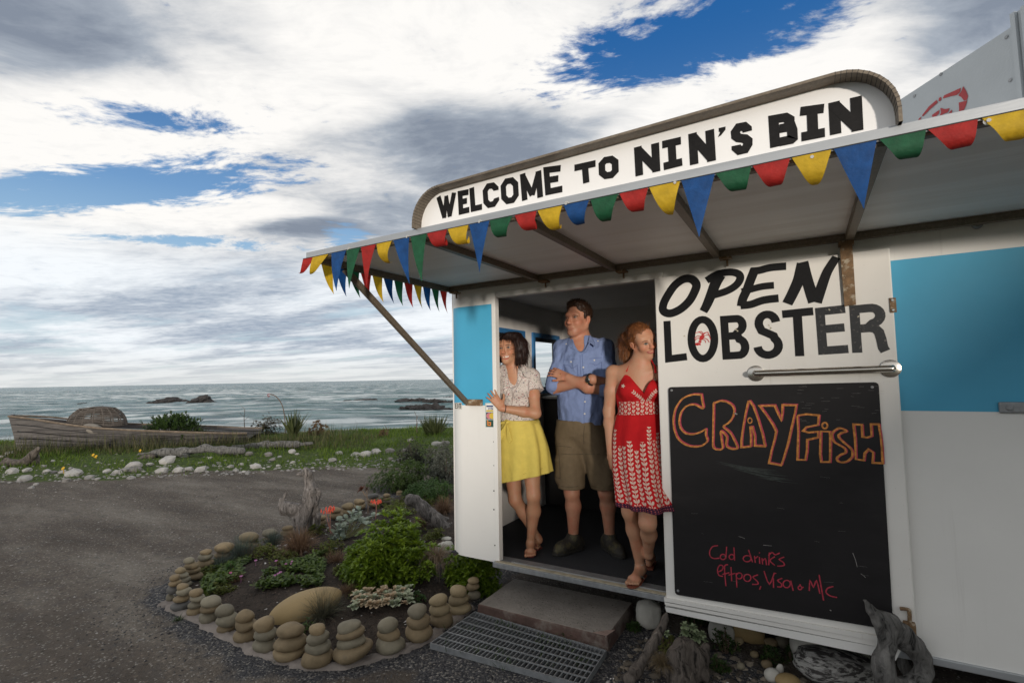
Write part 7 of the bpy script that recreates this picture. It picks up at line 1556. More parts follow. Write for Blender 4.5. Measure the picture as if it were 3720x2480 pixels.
# ================================================================== people
from mathutils.bvhtree import BVHTree
Z6 = ZM(1600, 1000, 2.6133); Zq = ZM(1600, 1500, 2.4122); ZMH = ZM(1950, 1080, 4.9); ZW1 = ZM(1780, 1170, 6.272); ZW2 = ZM(2220, 1130, 5.809)
FLOOR = OZ0-0.008
def J(zm, x, y, Y): return onY(*zm(x, y), Y)
def skin_mat(name, col, red):
    m = bpy.data.materials.new(name); m.use_nodes = True; g = NT(m.node_tree); b = g.N['Principled BSDF']; tc = g.node('ShaderNodeTexCoord').outputs['Object']
    tn = g.node('ShaderNodeVertexColor'); tn.layer_name = 'tone'; n = g.noise(tc, 16, 4, .6); n2 = g.noise(tc, 220, 2, .5); c = g.mix(g.step(n, .42, .68), col, red); c = g.mix(g.math('MULTIPLY', g.step(n2, .55, .7), .12), c, [x*.6 for x in col]); c = g.mix(1.0, c, tn.outputs[0], 'MULTIPLY'); g.L.new(c, b.inputs['Base Color'])
    b.inputs['Roughness'].default_value = .5; b.inputs['Specular IOR Level'].default_value = .35; b.inputs['Subsurface Weight'].default_value = .12; b.inputs['Subsurface Radius'].default_value = (.01, .004, .002); b.inputs['Subsurface Scale'].default_value = .5
    bn = g.node('ShaderNodeBump'); bn.inputs['Strength'].default_value = .15; bn.inputs['Distance'].default_value = .002; g.L.new(g.noise(tc, 300, 3, .6), bn.inputs['Height']); g.L.new(bn.outputs[0], b.inputs['Normal']); return m
def cloth_mat(name, col, var=.1, weave=900, rough=.85, wr=12, wd=.022, ws=.7):
    """woven cloth with broad creases in the relief"""
    m = mat(name, col, rough, var, 22, spec=.2); g = NT(m.node_tree); b = g.N['Principled BSDF']; tc = g.node('ShaderNodeTexCoord').outputs['Object']
    q = g.vmath('ADD', tc, g.vmath('MULTIPLY', g.noise(tc, 7, 3, .5, out='Color'), (.10, .10, .10))); n1 = g.noise(g.mapping(q, rot=(.3, .5, .2), scale=(1, 1, .45)), wr, 3, .5); n1 = g.math('ABSOLUTE', g.math('SUBTRACT', n1, .5))
    h = g.math('ADD', g.math('MULTIPLY', n1, -1.0), g.math('MULTIPLY', g.noise(tc, weave, 2, .5), .02)); bn = g.node('ShaderNodeBump'); bn.inputs['Strength'].default_value = ws; bn.inputs['Distance'].default_value = wd
    g.L.new(h, bn.inputs['Height']); g.L.new(bn.outputs[0], b.inputs['Normal']); return m
def hair_mat(name, a, b_):
    m = bpy.data.materials.new(name); m.use_nodes = True; g = NT(m.node_tree); b = g.N['Principled BSDF']; tc = g.node('ShaderNodeTexCoord').outputs['Object']
    n = g.noise(g.mapping(tc, scale=(1, 1, .18)), 150, 4, .6, .4); c = g.ramp(n, [(.3, a), (.7, b_)]); g.L.new(c, b.inputs['Base Color']); b.inputs['Roughness'].default_value = .45; b.inputs['Specular IOR Level'].default_value = .35
    bn = g.node('ShaderNodeBump'); bn.inputs['Strength'].default_value = .8; bn.inputs['Distance'].default_value = .006; g.L.new(n, bn.inputs['Height']); g.L.new(bn.outputs[0], b.inputs['Normal']); return m
def grid(lo, hi, zcuts):
    """uneven z spacing: zcuts = [(z from, step), ...]"""
    zs = []; z = lo[2]
    while z < hi[2]:
        h = [s for zz, s in zcuts if z >= zz-1e-6][-1]; zs.append(z); z += h
    zs.append(z); h = zcuts[-1][1]
    return np.arange(lo[0], hi[0], .0055), np.arange(lo[1], hi[1], .0055), np.array(zs)
def face_frame(fdir, pitch=0.0, tilt=0.0):
    f = unit(np.array([fdir[0], fdir[1], 0.0])); x = np.array([f[1], -f[0], 0.0]); R = np.stack([x, f, [0, 0, 1.0]], 1)      # x = image-left of a face looking at us
    return R @ rotx(pitch) @ roty(tilt)
def head(S, c, R, s=1.0, male=False, smile=False):
    L = lambda x, y, z: c+R @ (np.array([x, y, z])*s); e = lambda p, r, k=.02, op='add': S.ell(L(*p), np.array(r)*s, R, k*s, op)
    e((0, -.012, .045), (.074, .095, .080)); e((0, .026, -.020), (.062 if male else .058, .066, .080)); e((0, .030, -.062), (.051 if male else .041, .056 if male else .053, .048), .03)
    e((0, .068, -.098), (.026 if male else .019, .022, .019), .025)
    for t in (-1, 1):
        S.cone(L(t*(.060 if male else .053), -.005, -.046), L(t*.016, .062, -.098), (.020 if male else .014)*s, .015*s, .03*s)                      # jaw line
        e((t*.040, .060, -.030), (.024, .028, .026), .025)                                              # cheek
        e((t*.033, .101, .004), (.016, .010 if male else .006, .010 if male else .008), .012, 'carve')                                       # eye socket
        e((t*.031, .076, .003), (.0165, .0145, .0125), .006)                                               # lid over the eyeball
        e((t*.0765, -.010, -.008), (.007, .020, .030), .006); e((t*.083, -.014, .002), (.005, .014, .022), .006); e((t*.085, -.006, -.006), (.006, .008, .014), .004, 'carve')
        e((t*.011, .102, -.036), (.0085, .010, .0075), .006)
        if male: S.cone(L(t*.012, .086, .024), L(t*.050, .070, .022), .0085*s, .006*s, .014*s)
        else: e((t*.050, .046, .030), (.021, .034, .036), .02)
    e((0, .080 if male else .076, .030), (.044, .014, .018), .025); S.cone(L(0, .086, .014), L(0, .111, -.030), .0085*s, .0115*s, .012*s); e((0, .108, -.033), (.0105, .010, .0085), .008)
    e((0, .086, -.062), (.026, .013, .018), .012); e((0, .0965, -.057), (.019, .0055, .0045), .004); e((0, .0955, -.068), (.017, .0065, .0055), .004)
    S.cone(L(-.022, .100, -.0625), L(.022, .100, -.0625), .0022*s, .0022*s, .002*s, 'carve')
    return L
def hand(S, W, d, n, side, curl=(.3, .4, .3), spread=.10, s=1.0, thumb=(.55, .75), lens=(.068, .077, .072, .056), rad=.0085, k=.004):
    """palm and five fingers: wrist W, pointing d, back of the hand n, side=+1 puts the thumb on -a"""
    d = unit(d); n = unit(n-d*(n @ d)); a = np.cross(d, n)*side
    for i in range(4):
        kn = W+d*.088*s+a*(i-1.5)*.0185*s-n*.004*abs(i-1.3); S.cone(W+a*(i-1.5)*.011*s, kn, .0145*s, .0105*s, .010)
        dd = unit(d+a*spread*(i-1.5)); p = kn; th = 0.0; ln = lens[i]*s
        for j, (f, c) in enumerate(zip((.45, .30, .25), curl)):
            th += c; v = dd*math.cos(th)-n*math.sin(th); q = p+v*ln*f; S.cone(p, q, (rad-.0007*j)*s, (rad-.0007*(j+1))*s, k if j else .006); p = q
    p = W+d*.022*s-a*.026*s; v = unit(d*thumb[0]-a*thumb[1]-n*.25); q = p+v*.042*s; S.cone(W+d*.02*s, p, .015*s, .0135*s, .010); S.cone(p, q, .0125*s, .010*s, .008); S.cone(q, q+unit(v+d*.6)*.032*s, .0095*s, .0075*s, .004)
def foot(S, ank, toe, r=.030, bare=True, k=.012):
    """bare foot from ankle to toes on the floor"""
    f = toe-ank; f[2] = 0; f = unit(f); a = np.array([-f[1], f[0], 0]); z0 = toe[2]; heel = np.array([ank[0], ank[1], z0+.026])-f*.030
    S.cone(ank, heel+np.array([0, 0, .012]), r, .028, .02); ball = toe-f*.055+np.array([0, 0, .020]); S.cone(heel, ball, .026, .021, .02); S.cone(ank-np.array([0, 0, .02])+f*.02, ball+np.array([0, 0, .012]), .028, .020, .025)
    S.cone(ball-a*.026, ball+a*.024, .018, .017, .012)
    for i, (o, l) in enumerate(((-.030, .052), (-.012, .054), (.003, .050), (.016, .044), (.028, .036))): S.cone(ball+a*o*1.0, ball+a*o*1.1+f*l-np.array([0, 0, .010]), .0095, .0125 if i == 0 else .0085, .004)
class Drape:
    """lays strokes and patches on a surface, found along the line of sight"""
    def __init__(s, V, F): s.b = BVHTree.FromPolygons([tuple(v) for v in V], [tuple(f) for f in F])
    def pt(s, zm, x, y, off=.0012):
        d = unit(ray(*zm(x, y))); h = s.b.ray_cast(Vector(CAM), Vector(d), 12)
        if h[0] is None:
            h = s.b.find_nearest(Vector(CAM+d*3.6))
        n = np.array(h[1]); n = n if n @ d < 0 else -n; return np.array(h[0])+n*off, n
    def patch(s, m, zm, pts, off=.0012, mi=0):
        P = [s.pt(zm, x, y, off)[0] for x, y in pts]; c = s.pt(zm, *np.mean(pts, 0), off)[0]; n = len(P); N = sum(np.cross(P[i]-c, P[(i+1) % n]-c) for i in range(n)); o = N @ (CAM-c) > 0
        m.add(P+[c], [[i, (i+1) % n, n] if o else [(i+1) % n, i, n] for i in range(n)], mi)
    def line(s, m, zm, pts, w, off=.0012, mi=0, k=4, tap=True):
        Q = spline(np.array(pts, float), k); P = np.array([s.pt(zm, x, y, off)[0] for x, y in Q]); n = len(P); ww = np.full(n, w) if not tap else w*(.35+.65*np.sin(np.linspace(.25, math.pi-.25, n)))
        m.tube(P, ww/2, 6, mi)
def eyes_and_mouth(root, body, D, zm, eyes, brows, lips, browcol, iris=(.05, .07, .08), teeth=None, lipcol=(.36, .12, .10)):
    M_eye = mat('eye_white', (.36, .32, .30), .35, .03); M_iris = mat('iris', iris, .2, .1); M_lash = mat('eyelash', (.018, .012, .010), .6); M_brow = mat('eyebrow', browcol, .7, .2, 80)
    for cx, cy, w, h in eyes:
        m = MB(); D.patch(m, zm, [(cx-w/2, cy+h*.1), (cx-w*.25, cy-h*.45), (cx+w*.15, cy-h*.5), (cx+w/2, cy), (cx+w*.2, cy+h*.45), (cx-w*.2, cy+h*.45)], .0012); o = m.build('eye', M_eye, body)
        m = MB(); r = h*.58; D.patch(m, zm, [(cx+r*.8*math.cos(t)-w*.04, cy+r*math.sin(t)) for t in np.linspace(0, 6.28, 9)[:-1]], .0018); m.build('iris', M_iris, o)
        m = MB(); D.line(m, zm, [(cx-w*.55, cy+h*.1), (cx-w*.2, cy-h*.5), (cx+w*.2, cy-h*.55), (cx+w*.56, cy)], .0042, .001); D.line(m, zm, [(cx-w*.4, cy+h*.35), (cx, cy+h*.52), (cx+w*.4, cy+h*.3)], .0012, .001); m.build('eyelid_line', M_lash, o)
    for b in brows: m = MB(); D.line(m, zm, b, .0052, .0008); m.build('eyebrow', M_brow, body)
    M_lip = mat('lips', lipcol, .4, .1, 60)
    if teeth:
        m = MB(); D.patch(m, zm, teeth, .0012); m.build('teeth', mat('teeth', (.75, .70, .62), .3, .02), body)
    for l, w in lips: m = MB(); D.line(m, zm, l, w, .0006); m.build('lip', M_lip, body)

def complexion(body, V, hc, R, hs, male=False):
    """natural colouring of the skin: flushed cheeks, nose and knuckles, darker lids, stubble"""
    P = (V-hc) @ R/hs; T = np.ones((len(V), 4)); near = np.linalg.norm(P, axis=1) < .17
    def blob(c, r, col, k=1.0):
        w = np.exp(-np.sum(((P-np.array(c))/np.array(r))**2, 1))*near*k; T[:, :3] *= 1+w[:, None]*(np.array(col)-1)
    for t in (-1, 1):
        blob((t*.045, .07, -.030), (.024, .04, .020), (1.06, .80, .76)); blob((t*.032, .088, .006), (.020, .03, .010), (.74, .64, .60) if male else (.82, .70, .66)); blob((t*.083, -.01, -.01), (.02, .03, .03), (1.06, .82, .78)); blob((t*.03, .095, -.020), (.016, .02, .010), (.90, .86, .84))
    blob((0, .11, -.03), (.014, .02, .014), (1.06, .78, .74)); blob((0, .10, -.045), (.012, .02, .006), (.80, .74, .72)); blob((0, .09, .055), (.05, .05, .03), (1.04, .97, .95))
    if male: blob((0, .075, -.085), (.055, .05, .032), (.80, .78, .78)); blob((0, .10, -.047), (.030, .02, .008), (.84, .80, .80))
    ca = body.data.color_attributes.new('tone', 'FLOAT_COLOR', 'POINT'); ca.data.foreach_set('color', T.astype(np.float32).ravel())
def strands(name, V, F, mt, root, n, L, flow, rad=.0007, lift=.25, seed=0, spread=.25, zmin=None):
    """fine hair lying over the hair mass; flow(p) = combing direction"""
    r = np.random.default_rng(seed); A, B, C = V[F[:, 0]], V[F[:, 1]], V[F[:, 2]]; N = np.cross(B-A, C-A); ar = np.linalg.norm(N, axis=1); idx = r.choice(len(F), n, p=ar/ar.sum()); P = (A[idx]+B[idx]+C[idx])/3; N = unit(N[idx]); P = P-N*.002
    Fd = flow(P); Fd = unit(Fd-N*np.sum(Fd*N, 1, keepdims=True)*.85+r.normal(0, spread, P.shape)*.5); Vs, Fs, T = blades(P, unit(Fd+N*lift), L*r.uniform(.5, 1.3, n), rad*2.2, .9, seed, 4); return foliage(name, [(Vs, Fs, T)], mt, root)
# ------------------------------------------------------------------ the man in the blue shirt
def man():
    SK = skin_mat('ruddy_skin', (.47, .235, .150), (.45, .185, .115)); Y0 = .40
    hc = J(ZMH, 738, 394, .40); R = face_frame((-.22, -.975), 0.02, -0.045); hs = 1.065
    neck = J(Z6, 1335, 640, .43); Rs, Ls = J(Z6, 1165, 705, .40), J(Z6, 1555, 700, .46); chest = J(Z6, 1345, 830, .41); belly = J(Z6, 1345, 1180, .41); pel = J(Zq, 1225, 120, .42)
    Re, Rw = J(Z6, 1085, 1065, .30), J(Z6, 1440, 985, .215); Rh = J(Z6, 1545, 1000, .27); Le, Lm, Lw = J(Z6, 1600, 1080, .34), J(Z6, 1400, 1062, .245), J(Z6, 1215, 968, .245)
    hipR, hipL = J(Zq, 1130, 170, .42), J(Zq, 1345, 170, .43); kR, kL = J(Zq, 1150, 690, .36), J(Zq, 1450, 690, .46); aR = onZ(*Zq(1165, 1085), FLOOR+.10); aL = onZ(*Zq(1482, 1085), FLOOR+.10)
    lo = np.array([-2.0, .02, FLOOR-.01]); hi = np.array([-.95, .95, 2.24]); S = SDF(*grid(lo, hi, [(lo[2], .010), (1.2, .0065), (1.86, .0048)]))
    head(S, hc, R, hs, True); S.cone(hc+R @ np.array([0, -.025, -.05]), neck, .060, .066, .03); S.cone(neck+np.array([0, .01, 0]), chest, .07, .12, .05)
    S.ell(chest, (.165, .105, .19), rotz(.12), .05); S.cone(Rs+np.array([0, .01, .0]), Ls, .058, .058, .05); S.ell(belly, (.15, .105, .2), None, .06); S.ell(pel, (.16, .115, .12), None, .05)
    S.chain([Rs, Re, Rw], [.055, .046, .031], .02); S.chain([Ls, Le, Lm, Lw], [.055, .046, .042, .030], .02)
    S.cone(Rw, Rh, .030, .026, .02)
    hd = unit(J(Z6, 1060, 905, .235)-Lw); hand(S, Lw+hd*.012, hd, unit(CAM-Lw)+np.array([0, 0, .5]), 1, (.25, .35, .3), .10, 1.0, (.7, .5))
    for h_, k_, a_ in ((hipR, kR, aR), (hipL, kL, aL)):
        S.chain([h_, k_], [.085, .053], .04); calf = k_*.68+a_*.32+np.array([0, .018, 0]); S.chain([k_, calf, a_], [.050, .053, .034], .03); S.cone(a_, a_-np.array([0, 0, .06]), .038, .040, .02)
    root = thing('person', (hc[0], .42, FLOOR), 'tall person with arms crossed in blue shirt and khaki cargo shorts', 'person'); V, F = S.mesh(); body = mesh_obj('body', V, F, SK, root, True); complexion(body, V, hc, R, hs, True); D = Drape(V, F)
    eyes_and_mouth(root, body, D, ZMH, [(682, 350, 54, 22), (538, 364, 30, 20)], [[(628, 326), (665, 314), (705, 320), (730, 336)], [(502, 334), (528, 330), (556, 340)]], [([(552, 550), (600, 540), (655, 540)], .005), ([(560, 568), (605, 572), (648, 560)], .006)], (.10, .045, .025), (.035, .04, .045), None, (.36, .13, .095))
    # hair
    L = lambda x, y, z: hc+R @ (np.array([x, y, z])*hs); H = SDF.box(hc-.16, hc+.17, .0048); H.ell(L(0, -.016, .048), np.array([.081, .102, .088])*hs, R, .01); H.ell(L(0, .03, .105), np.array([.062, .055, .03])*hs, R, .03)
    H.cut(L(0, .076, .070), R @ np.array([0, .60, -.80]), .012); H.ell(L(0, .105, .02), np.array([.07, .06, .075])*hs, R, .012, 'carve'); 
    for t in (-1, 1): H.cone(L(t*.072, .020, .035), L(t*.071, .018, .000), .009*hs, .004*hs, .010); H.ell(L(t*.086, -.006, -.012), np.array([.014, .022, .034])*hs, R, .006, 'carve')
    G = np.stack(np.meshgrid(H.xs, H.ys, H.zs, indexing='ij'), -1); H.F = H.F-(.007*vnoise(G, 62, 3, 2)).astype(np.float32); hv, hf = H.mesh(); mesh_obj('hair', hv, hf, hair_mat('short_brown_hair', (.016, .008, .005), (.055, .026, .014)), root, True)
    strands('hair_strands', hv, hf, leaf_mat('brown_strand', (.014, .007, .004), (.075, .034, .016), .5, 0), root, 2600, .016, lambda P: np.tile(R @ np.array([0, .5, .6]), (len(P), 1)), .0009, .9, 1, .6)
    # shirt
    M_sh = cloth_mat('blue_chambray', (.190, .250, .440), .08, 1400); lo = np.array([-2.0, .05, .95]); hi = np.array([-.95, .85, 2.0]); S = SDF(np.arange(lo[0], hi[0], .0065), np.arange(lo[1], hi[1], .0065), np.arange(lo[2], hi[2], .0065))
    S.ell(chest, (.185, .125, .20), rotz(.12), .06); S.cone(Rs+np.array([0, .01, .004]), Ls+np.array([0, 0, .004]), .066, .066, .05); S.ell(belly+np.array([0, 0, .02]), (.182, .125, .23), None, .07); S.cone(neck+np.array([0, .012, -.02]), chest, .085, .13, .05)
    hem = J(Z6, 1330, 1450, .38); S.cone(belly, np.array([pel[0], pel[1], hem[2]-.02]), .15, .165, .08, flat=((0, 1, 0), 1.32))
    S.chain([Rs, Re+(Rs-Re)*.10], [.072, .066], .03); S.chain([Ls, Le+(Ls-Le)*.05], [.072, .066], .03); S.cone(Re+(Rs-Re)*.22, Re+(Rs-Re)*.06, .070, .071, .004); S.cone(Le+(Ls-Le)*.20, Le+(Ls-Le)*.02, .068, .070, .004)
    S.cone(Le+(Ls-Le)*.02, Le*.72+Lm*.28, .066, .058, .02)
    G = np.stack(np.meshgrid(S.xs, S.ys, S.zs, indexing='ij'), -1); nr = np.abs(S.F) < .03; nv = np.zeros(S.F.shape, np.float32); Pn = G[nr]; nv[nr] = (.011*(.5-np.abs(vnoise(Pn*np.array([1, 1, .7]), 9, 4, 2))*1.8)+.007*(.4-np.abs(vnoise(Pn @ np.array([[.8, 0, .6], [0, 1, 0], [-.25, 0, .35]]), 22, 6, 2))*1.8)).astype(np.float32); S.F -= nv
    d = unit(Re-Rs); S.cut(Re+(Rs-Re)*.02+d*.02, d) if False else None
    X, Y, Z = np.meshgrid(S.xs, S.ys, S.zs, indexing='ij', sparse=True)
    curve = hem[2]+.020*np.cos((X-hem[0])*16)*-1-.016*np.sin((X-hem[0])*9)+0*Y; S.F = np.maximum(S.F, (curve-Z).astype(np.float32))
    nb = J(Z6, 1345, 735, .30); S.cone(neck+np.array([0, .01, .12]), neck+np.array([0, .0, -.02]), .078, .074, .008, 'carve'); S.cone(neck+np.array([0, -.05, .02]), J(Z6, 1340, 740, .26), .055, .006, .008, 'carve')
    ev, ef = S.mesh(); shirt = mesh_obj('shirt', ev, ef, M_sh, root, True); D2 = Drape(ev, ef); M_btn = mat('pale_button', (.62, .60, .54), .4); M_seam = mat('shirt_seam', (.085, .125, .28), .9)
    for x, y in ((1240, 820), (1460, 805), (1357, 872), (1372, 1198), (1369, 1312)):
        p, n = D2.pt(Z6, x, y, .001); m = MB(); m.disc(p, n, .0062, .003, 10); m.build('button', M_btn, shirt)
    for x, y in ((1195, 640), (1495, 612)): p, n = D2.pt(Z6, x, y+12, .001); m = MB(); m.disc(p, n, .0055, .003, 10); m.build('button', M_btn, shirt)
    for ln in ([(1345, 745), (1352, 870), (1365, 1000)], [(1372, 1140), (1362, 1300), (1368, 1470)], [(1325, 760), (1330, 900), (1340, 990)], [(1170, 800), (1300, 795)], [(1172, 850), (1225, 856), (1250, 882), (1305, 850)], [(1410, 790), (1530, 780)], [(1412, 835), (1450, 838), (1475, 855), (1528, 822)], [(1175, 850), (1180, 960)], [(1300, 850), (1305, 960)], [(1530, 822), (1530, 900)], [(1205, 660), (1175, 790), (1160, 900)], [(1545, 660), (1530, 760)]):
        m = MB(); D2.line(m, Z6, ln, .003, .0004, 0, 4, False); m.build('seam', M_seam, shirt)
    for pts, w in (([(1255, 580), (1228, 640), (1242, 690)], 0), ([(1420, 560), (1465, 640), (1452, 680)], 0)):
        pass
    # collar: two wings
    def wing(px, Yn):
        P = np.array([J(Z6, x, y, yy) for x, y, yy in px]); m = MB(); m.prism(P, np.array([0, .012, 0])); o = m.build('collar', M_sh, shirt); bv = o.modifiers.new('b', 'BEVEL'); bv.width = .003; bv.segments = 2
    wing([(1252, 585, .36), (1262, 640, .315), (1296, 712, .285), (1262, 700, .285), (1236, 690, .29), (1222, 655, .315), (1240, 600, .36)], 0); wing([(1416, 562, .38), (1400, 640, .32), (1345, 752, .285), (1380, 730, .285), (1418, 640, .30), (1466, 676, .30), (1464, 640, .325), (1432, 585, .385)], 0)
    # shorts
    M_kh = cloth_mat('khaki_cotton', (.155, .115, .070), .1, 700, wr=10); S = SDF(np.arange(-1.95, -.98, .0075), np.arange(.12, .80, .0075), np.arange(.62, 1.36, .0075)); hm = J(Zq, 1150, 655, .36)[2]
    S.ell(pel+np.array([0, 0, .02]), (.176, .13, .13), None, .04); S.cone(pel+np.array([0, 0, .12]), pel, .15, .16, .05, flat=((0, 1, 0), 1.25))
    for h_, k_, e in ((hipR, kR, -1), (hipL, kL, 1)):
        kk = np.array([k_[0], k_[1], hm-.06]); S.cone(h_+np.array([0, 0, -.02]), kk, .108, .094, .03); mid = h_*.42+kk*.58+np.array([e*.055, -.03, 0])
        S.cone(mid+np.array([0, 0, .07]), mid-np.array([0, 0, .07]), .05, .055, .012)
    G = np.stack(np.meshgrid(S.xs, S.ys, S.zs, indexing='ij'), -1); S.F -= (.006*(.5-np.abs(vnoise(G*np.array([1, 1, 1.4]), 8, 14, 2))*1.5)).astype(np.float32)
    S.cut((0, 0, hm), (0, 0, -1)); S.cut((0, 0, hem[2]+.06), (0, 0, 1)); ev, ef = S.mesh(); so_ = mesh_obj('cargo_shorts', ev, ef, M_kh, root, True); D3 = Drape(ev, ef); M_ks = mat('khaki_seam', (.075, .055, .033), .9)
    for ln in ([(1010, 285), (1080, 290), (1150, 300)], [(1030, 290), (1045, 420), (1050, 570)], [(1060, 355), (1160, 362), (1250, 358)], [(1270, 360), (1400, 362)], [(1262, 110), (1255, 190), (1258, 270)], [(1055, 640), (1130, 648), (1205, 640)], [(1325, 640), (1400, 655)], [(1000, 270), (1055, 265)], [(1010, 560), (1055, 575)]):
        m = MB(); D3.line(m, Zq, ln, .004, .0004, 0, 4, False); m.build('seam', M_ks, so_)
    # shoes
    M_shoe = mat('dark_trail_shoe', (.030, .026, .020), .7, .3, 40, .5, 120, col2=(.075, .065, .030), mixs=22, mixr=(.5, .6)); M_sole = mat('shoe_sole', (.02, .018, .015), .7); M_lace = mat('lace', (.12, .105, .05), .8)
    for an, tp in ((aR, onZ(*Zq(1000, 1255), FLOOR)), (aL, onZ(*Zq(1590, 1275), FLOOR))):
        f = tp-an; f[2] = 0; Ln = np.linalg.norm(f); f = unit(f); tp = np.array([an[0], an[1], FLOOR])+f*min(max(Ln, .19), .225); a = np.array([-f[1], f[0], 0]); heel = np.array([an[0], an[1], FLOOR+.045])-f*.045; T = SDF.box(np.minimum(heel, tp)-.09, np.maximum(heel, tp)+np.array([.09, .09, .15]), .006)
        ball = tp-f*.07+np.array([0, 0, .04]); T.cone(heel, ball, .043, .042, .02); T.cone(ball, tp-f*.035+np.array([0, 0, .032]), .044, .034, .02); T.cone(an+np.array([0, 0, .005]), heel+np.array([0, 0, .02]), .048, .044, .02); T.cone(an-np.array([0, 0, .02]), ball+np.array([0, 0, .012]), .043, .034, .03); T.cone(an+np.array([0, 0, .06]), an+np.array([0, 0, -.01]), .038, .034, .004, 'carve')
        T.cut((0, 0, FLOOR+.014), (0, 0, -1)); ev, ef = T.mesh(); sh = mesh_obj('shoe', ev, ef, M_shoe, root, True)
        T = SDF.box(np.minimum(heel, tp)-.09, np.maximum(heel, tp)+.09, .006); T.cone(heel*np.array([1, 1, 0])+np.array([0, 0, FLOOR+.016]), ball*np.array([1, 1, 0])+np.array([0, 0, FLOOR+.016]), .044, .047, .01); T.cone(ball*np.array([1, 1, 0])+np.array([0, 0, FLOOR+.016]), tp-f*.03+np.array([0, 0, .016]), .047, .034, .01); T.cut((0, 0, FLOOR+.001), (0, 0, -1)); T.cut((0, 0, FLOOR+.024), (0, 0, 1)); ev, ef = T.mesh(); mesh_obj('sole', ev, ef, M_sole, sh, False)
        for k in range(4):
            c = an*(1-.18*(k+1))+ball*(.18*(k+1))+np.array([0, 0, .030-.004*k]); m = MB(); m.tube([c-a*.026+np.array([0, 0, -.008]), c+np.array([0, 0, .010]), c+a*.026+np.array([0, 0, -.008])], .0035, 5); m.build('lace', M_lace, sh)
        m = MB(); m.disc(tp-f*.012+np.array([0, 0, .030]), f+np.array([0, 0, .6]), .014, .005, 10); m.build('toe_badge', mat('yellow_rubber', (.42, .34, .04), .6), sh)
    # watch and ring
    w0 = Rw+(Rw-Re)*.0; ax = unit(Rw-Re); c = Rw-ax*.012; n = unit(CAM-c); n = unit(n-ax*(n @ ax)); b = np.cross(ax, n); P = [c+.036*(n*math.cos(t)+b*math.sin(t)*1.05) for t in np.linspace(0, 6.28, 25)[:-1]]; m = MB(); m.tube(P, .008, 6, closed=True); wt = m.build('watch_strap', M_rubber, root, True); m = MB(); m.disc(c+n*.035, n, .020, .009, 18); wc = m.build('watch_case', M_steel, root); m = MB(); m.disc(c+n*.0435, n, .015, .002, 16); m.build('watch_dial', M_rubber, wc)
    p, n = D.pt(Z6, 1136, 940, 0); m = MB(); a = unit(np.array(hd)); b = np.cross(a, n); m.tube([p-n*.007+.0095*(n*math.cos(t)+b*math.sin(t)) for t in np.linspace(0, 6.28, 17)[:-1]], .0022, 5, closed=True); m.build('ring', mat('gold', (.75, .5, .2), .25, metal=1.0), root, True)
man()
def loft(name, rings, mt, parent, nseg=72, nfold=9, amp=.03, seed=0, sub=8, thick=.002, phase=0.0):
    """a hanging cloth tube; rings = [(centre, half width vector, half depth vector)], folds deepen downwards"""
    C = spline(np.array([r[0] for r in rings]), sub); A = spline(np.array([r[1] for r in rings]), sub); B = spline(np.array([r[2] for r in rings]), sub); n = len(C); V = []; UV = []; r = np.random.default_rng(seed)
    ph = r.uniform(0, 6.28, 4); t = np.linspace(0, 2*math.pi, nseg, endpoint=False)
    for i in range(n):
        v = i/(n-1); f = 1+amp*(.22+.8*v)*(np.sin(nfold*t+ph[0]+.9*np.sin(2*t+ph[1])+v*1.2)+.6*np.sin((nfold*.5//1+1)*t+ph[2]+phase*v))
        V.append(C[i]+np.cos(t)[:, None]*f[:, None]*A[i]+np.sin(t)[:, None]*f[:, None]*B[i]); UV.append(np.stack([t/(2*math.pi), np.full(nseg, v)], 1))
    F = [[i*nseg+k, i*nseg+(k+1) % nseg, (i+1)*nseg+(k+1) % nseg, (i+1)*nseg+k] for i in range(n-1) for k in range(nseg)]
    o = mesh_obj(name, np.concatenate(V), F, mt, parent, True, uv=np.concatenate(UV)); return o, np.concatenate(V), F

# ------------------------------------------------------------------ woman in floral blouse and yellow skirt
def floral_mat():
    m = cloth_mat('floral_blouse', (.60, .54, .50), .06, 1200, wr=18); g = NT(m.node_tree); b = g.N['Principled BSDF']; tc = g.node('ShaderNodeTexCoord').outputs['Object']
    base = b.inputs['Base Color'].links[0].from_socket; w = g.vmath('ADD', tc, g.vmath('MULTIPLY', g.noise(tc, 60, 2, .5, out='Color'), (.012, .012, .012)))
    for sc, thr, cols in ((75, .33, [(.30, .055, .075), (.10, .10, .14), (.16, .20, .14)]), (120, .30, [(.12, .09, .12), (.36, .12, .12), (.10, .16, .12)])):
        v = g.node('ShaderNodeTexVoronoi'); v.inputs['Scale'].default_value = sc; g.L.new(w, v.inputs['Vector']); s = g.node('ShaderNodeSeparateColor'); g.L.new(v.outputs['Color'], s.inputs[0])
        c = g.ramp(s.outputs[0], [(0, cols[0]), (.4, cols[1]), (.75, cols[2])], 'CONSTANT'); dot = g.math('MULTIPLY', g.math('LESS_THAN', v.outputs['Distance'], thr), g.math('GREATER_THAN', s.outputs[1], .35)); base = g.mix(g.math('MULTIPLY', dot, .85), base, c)
    g.L.new(base, b.inputs['Base Color']); return m
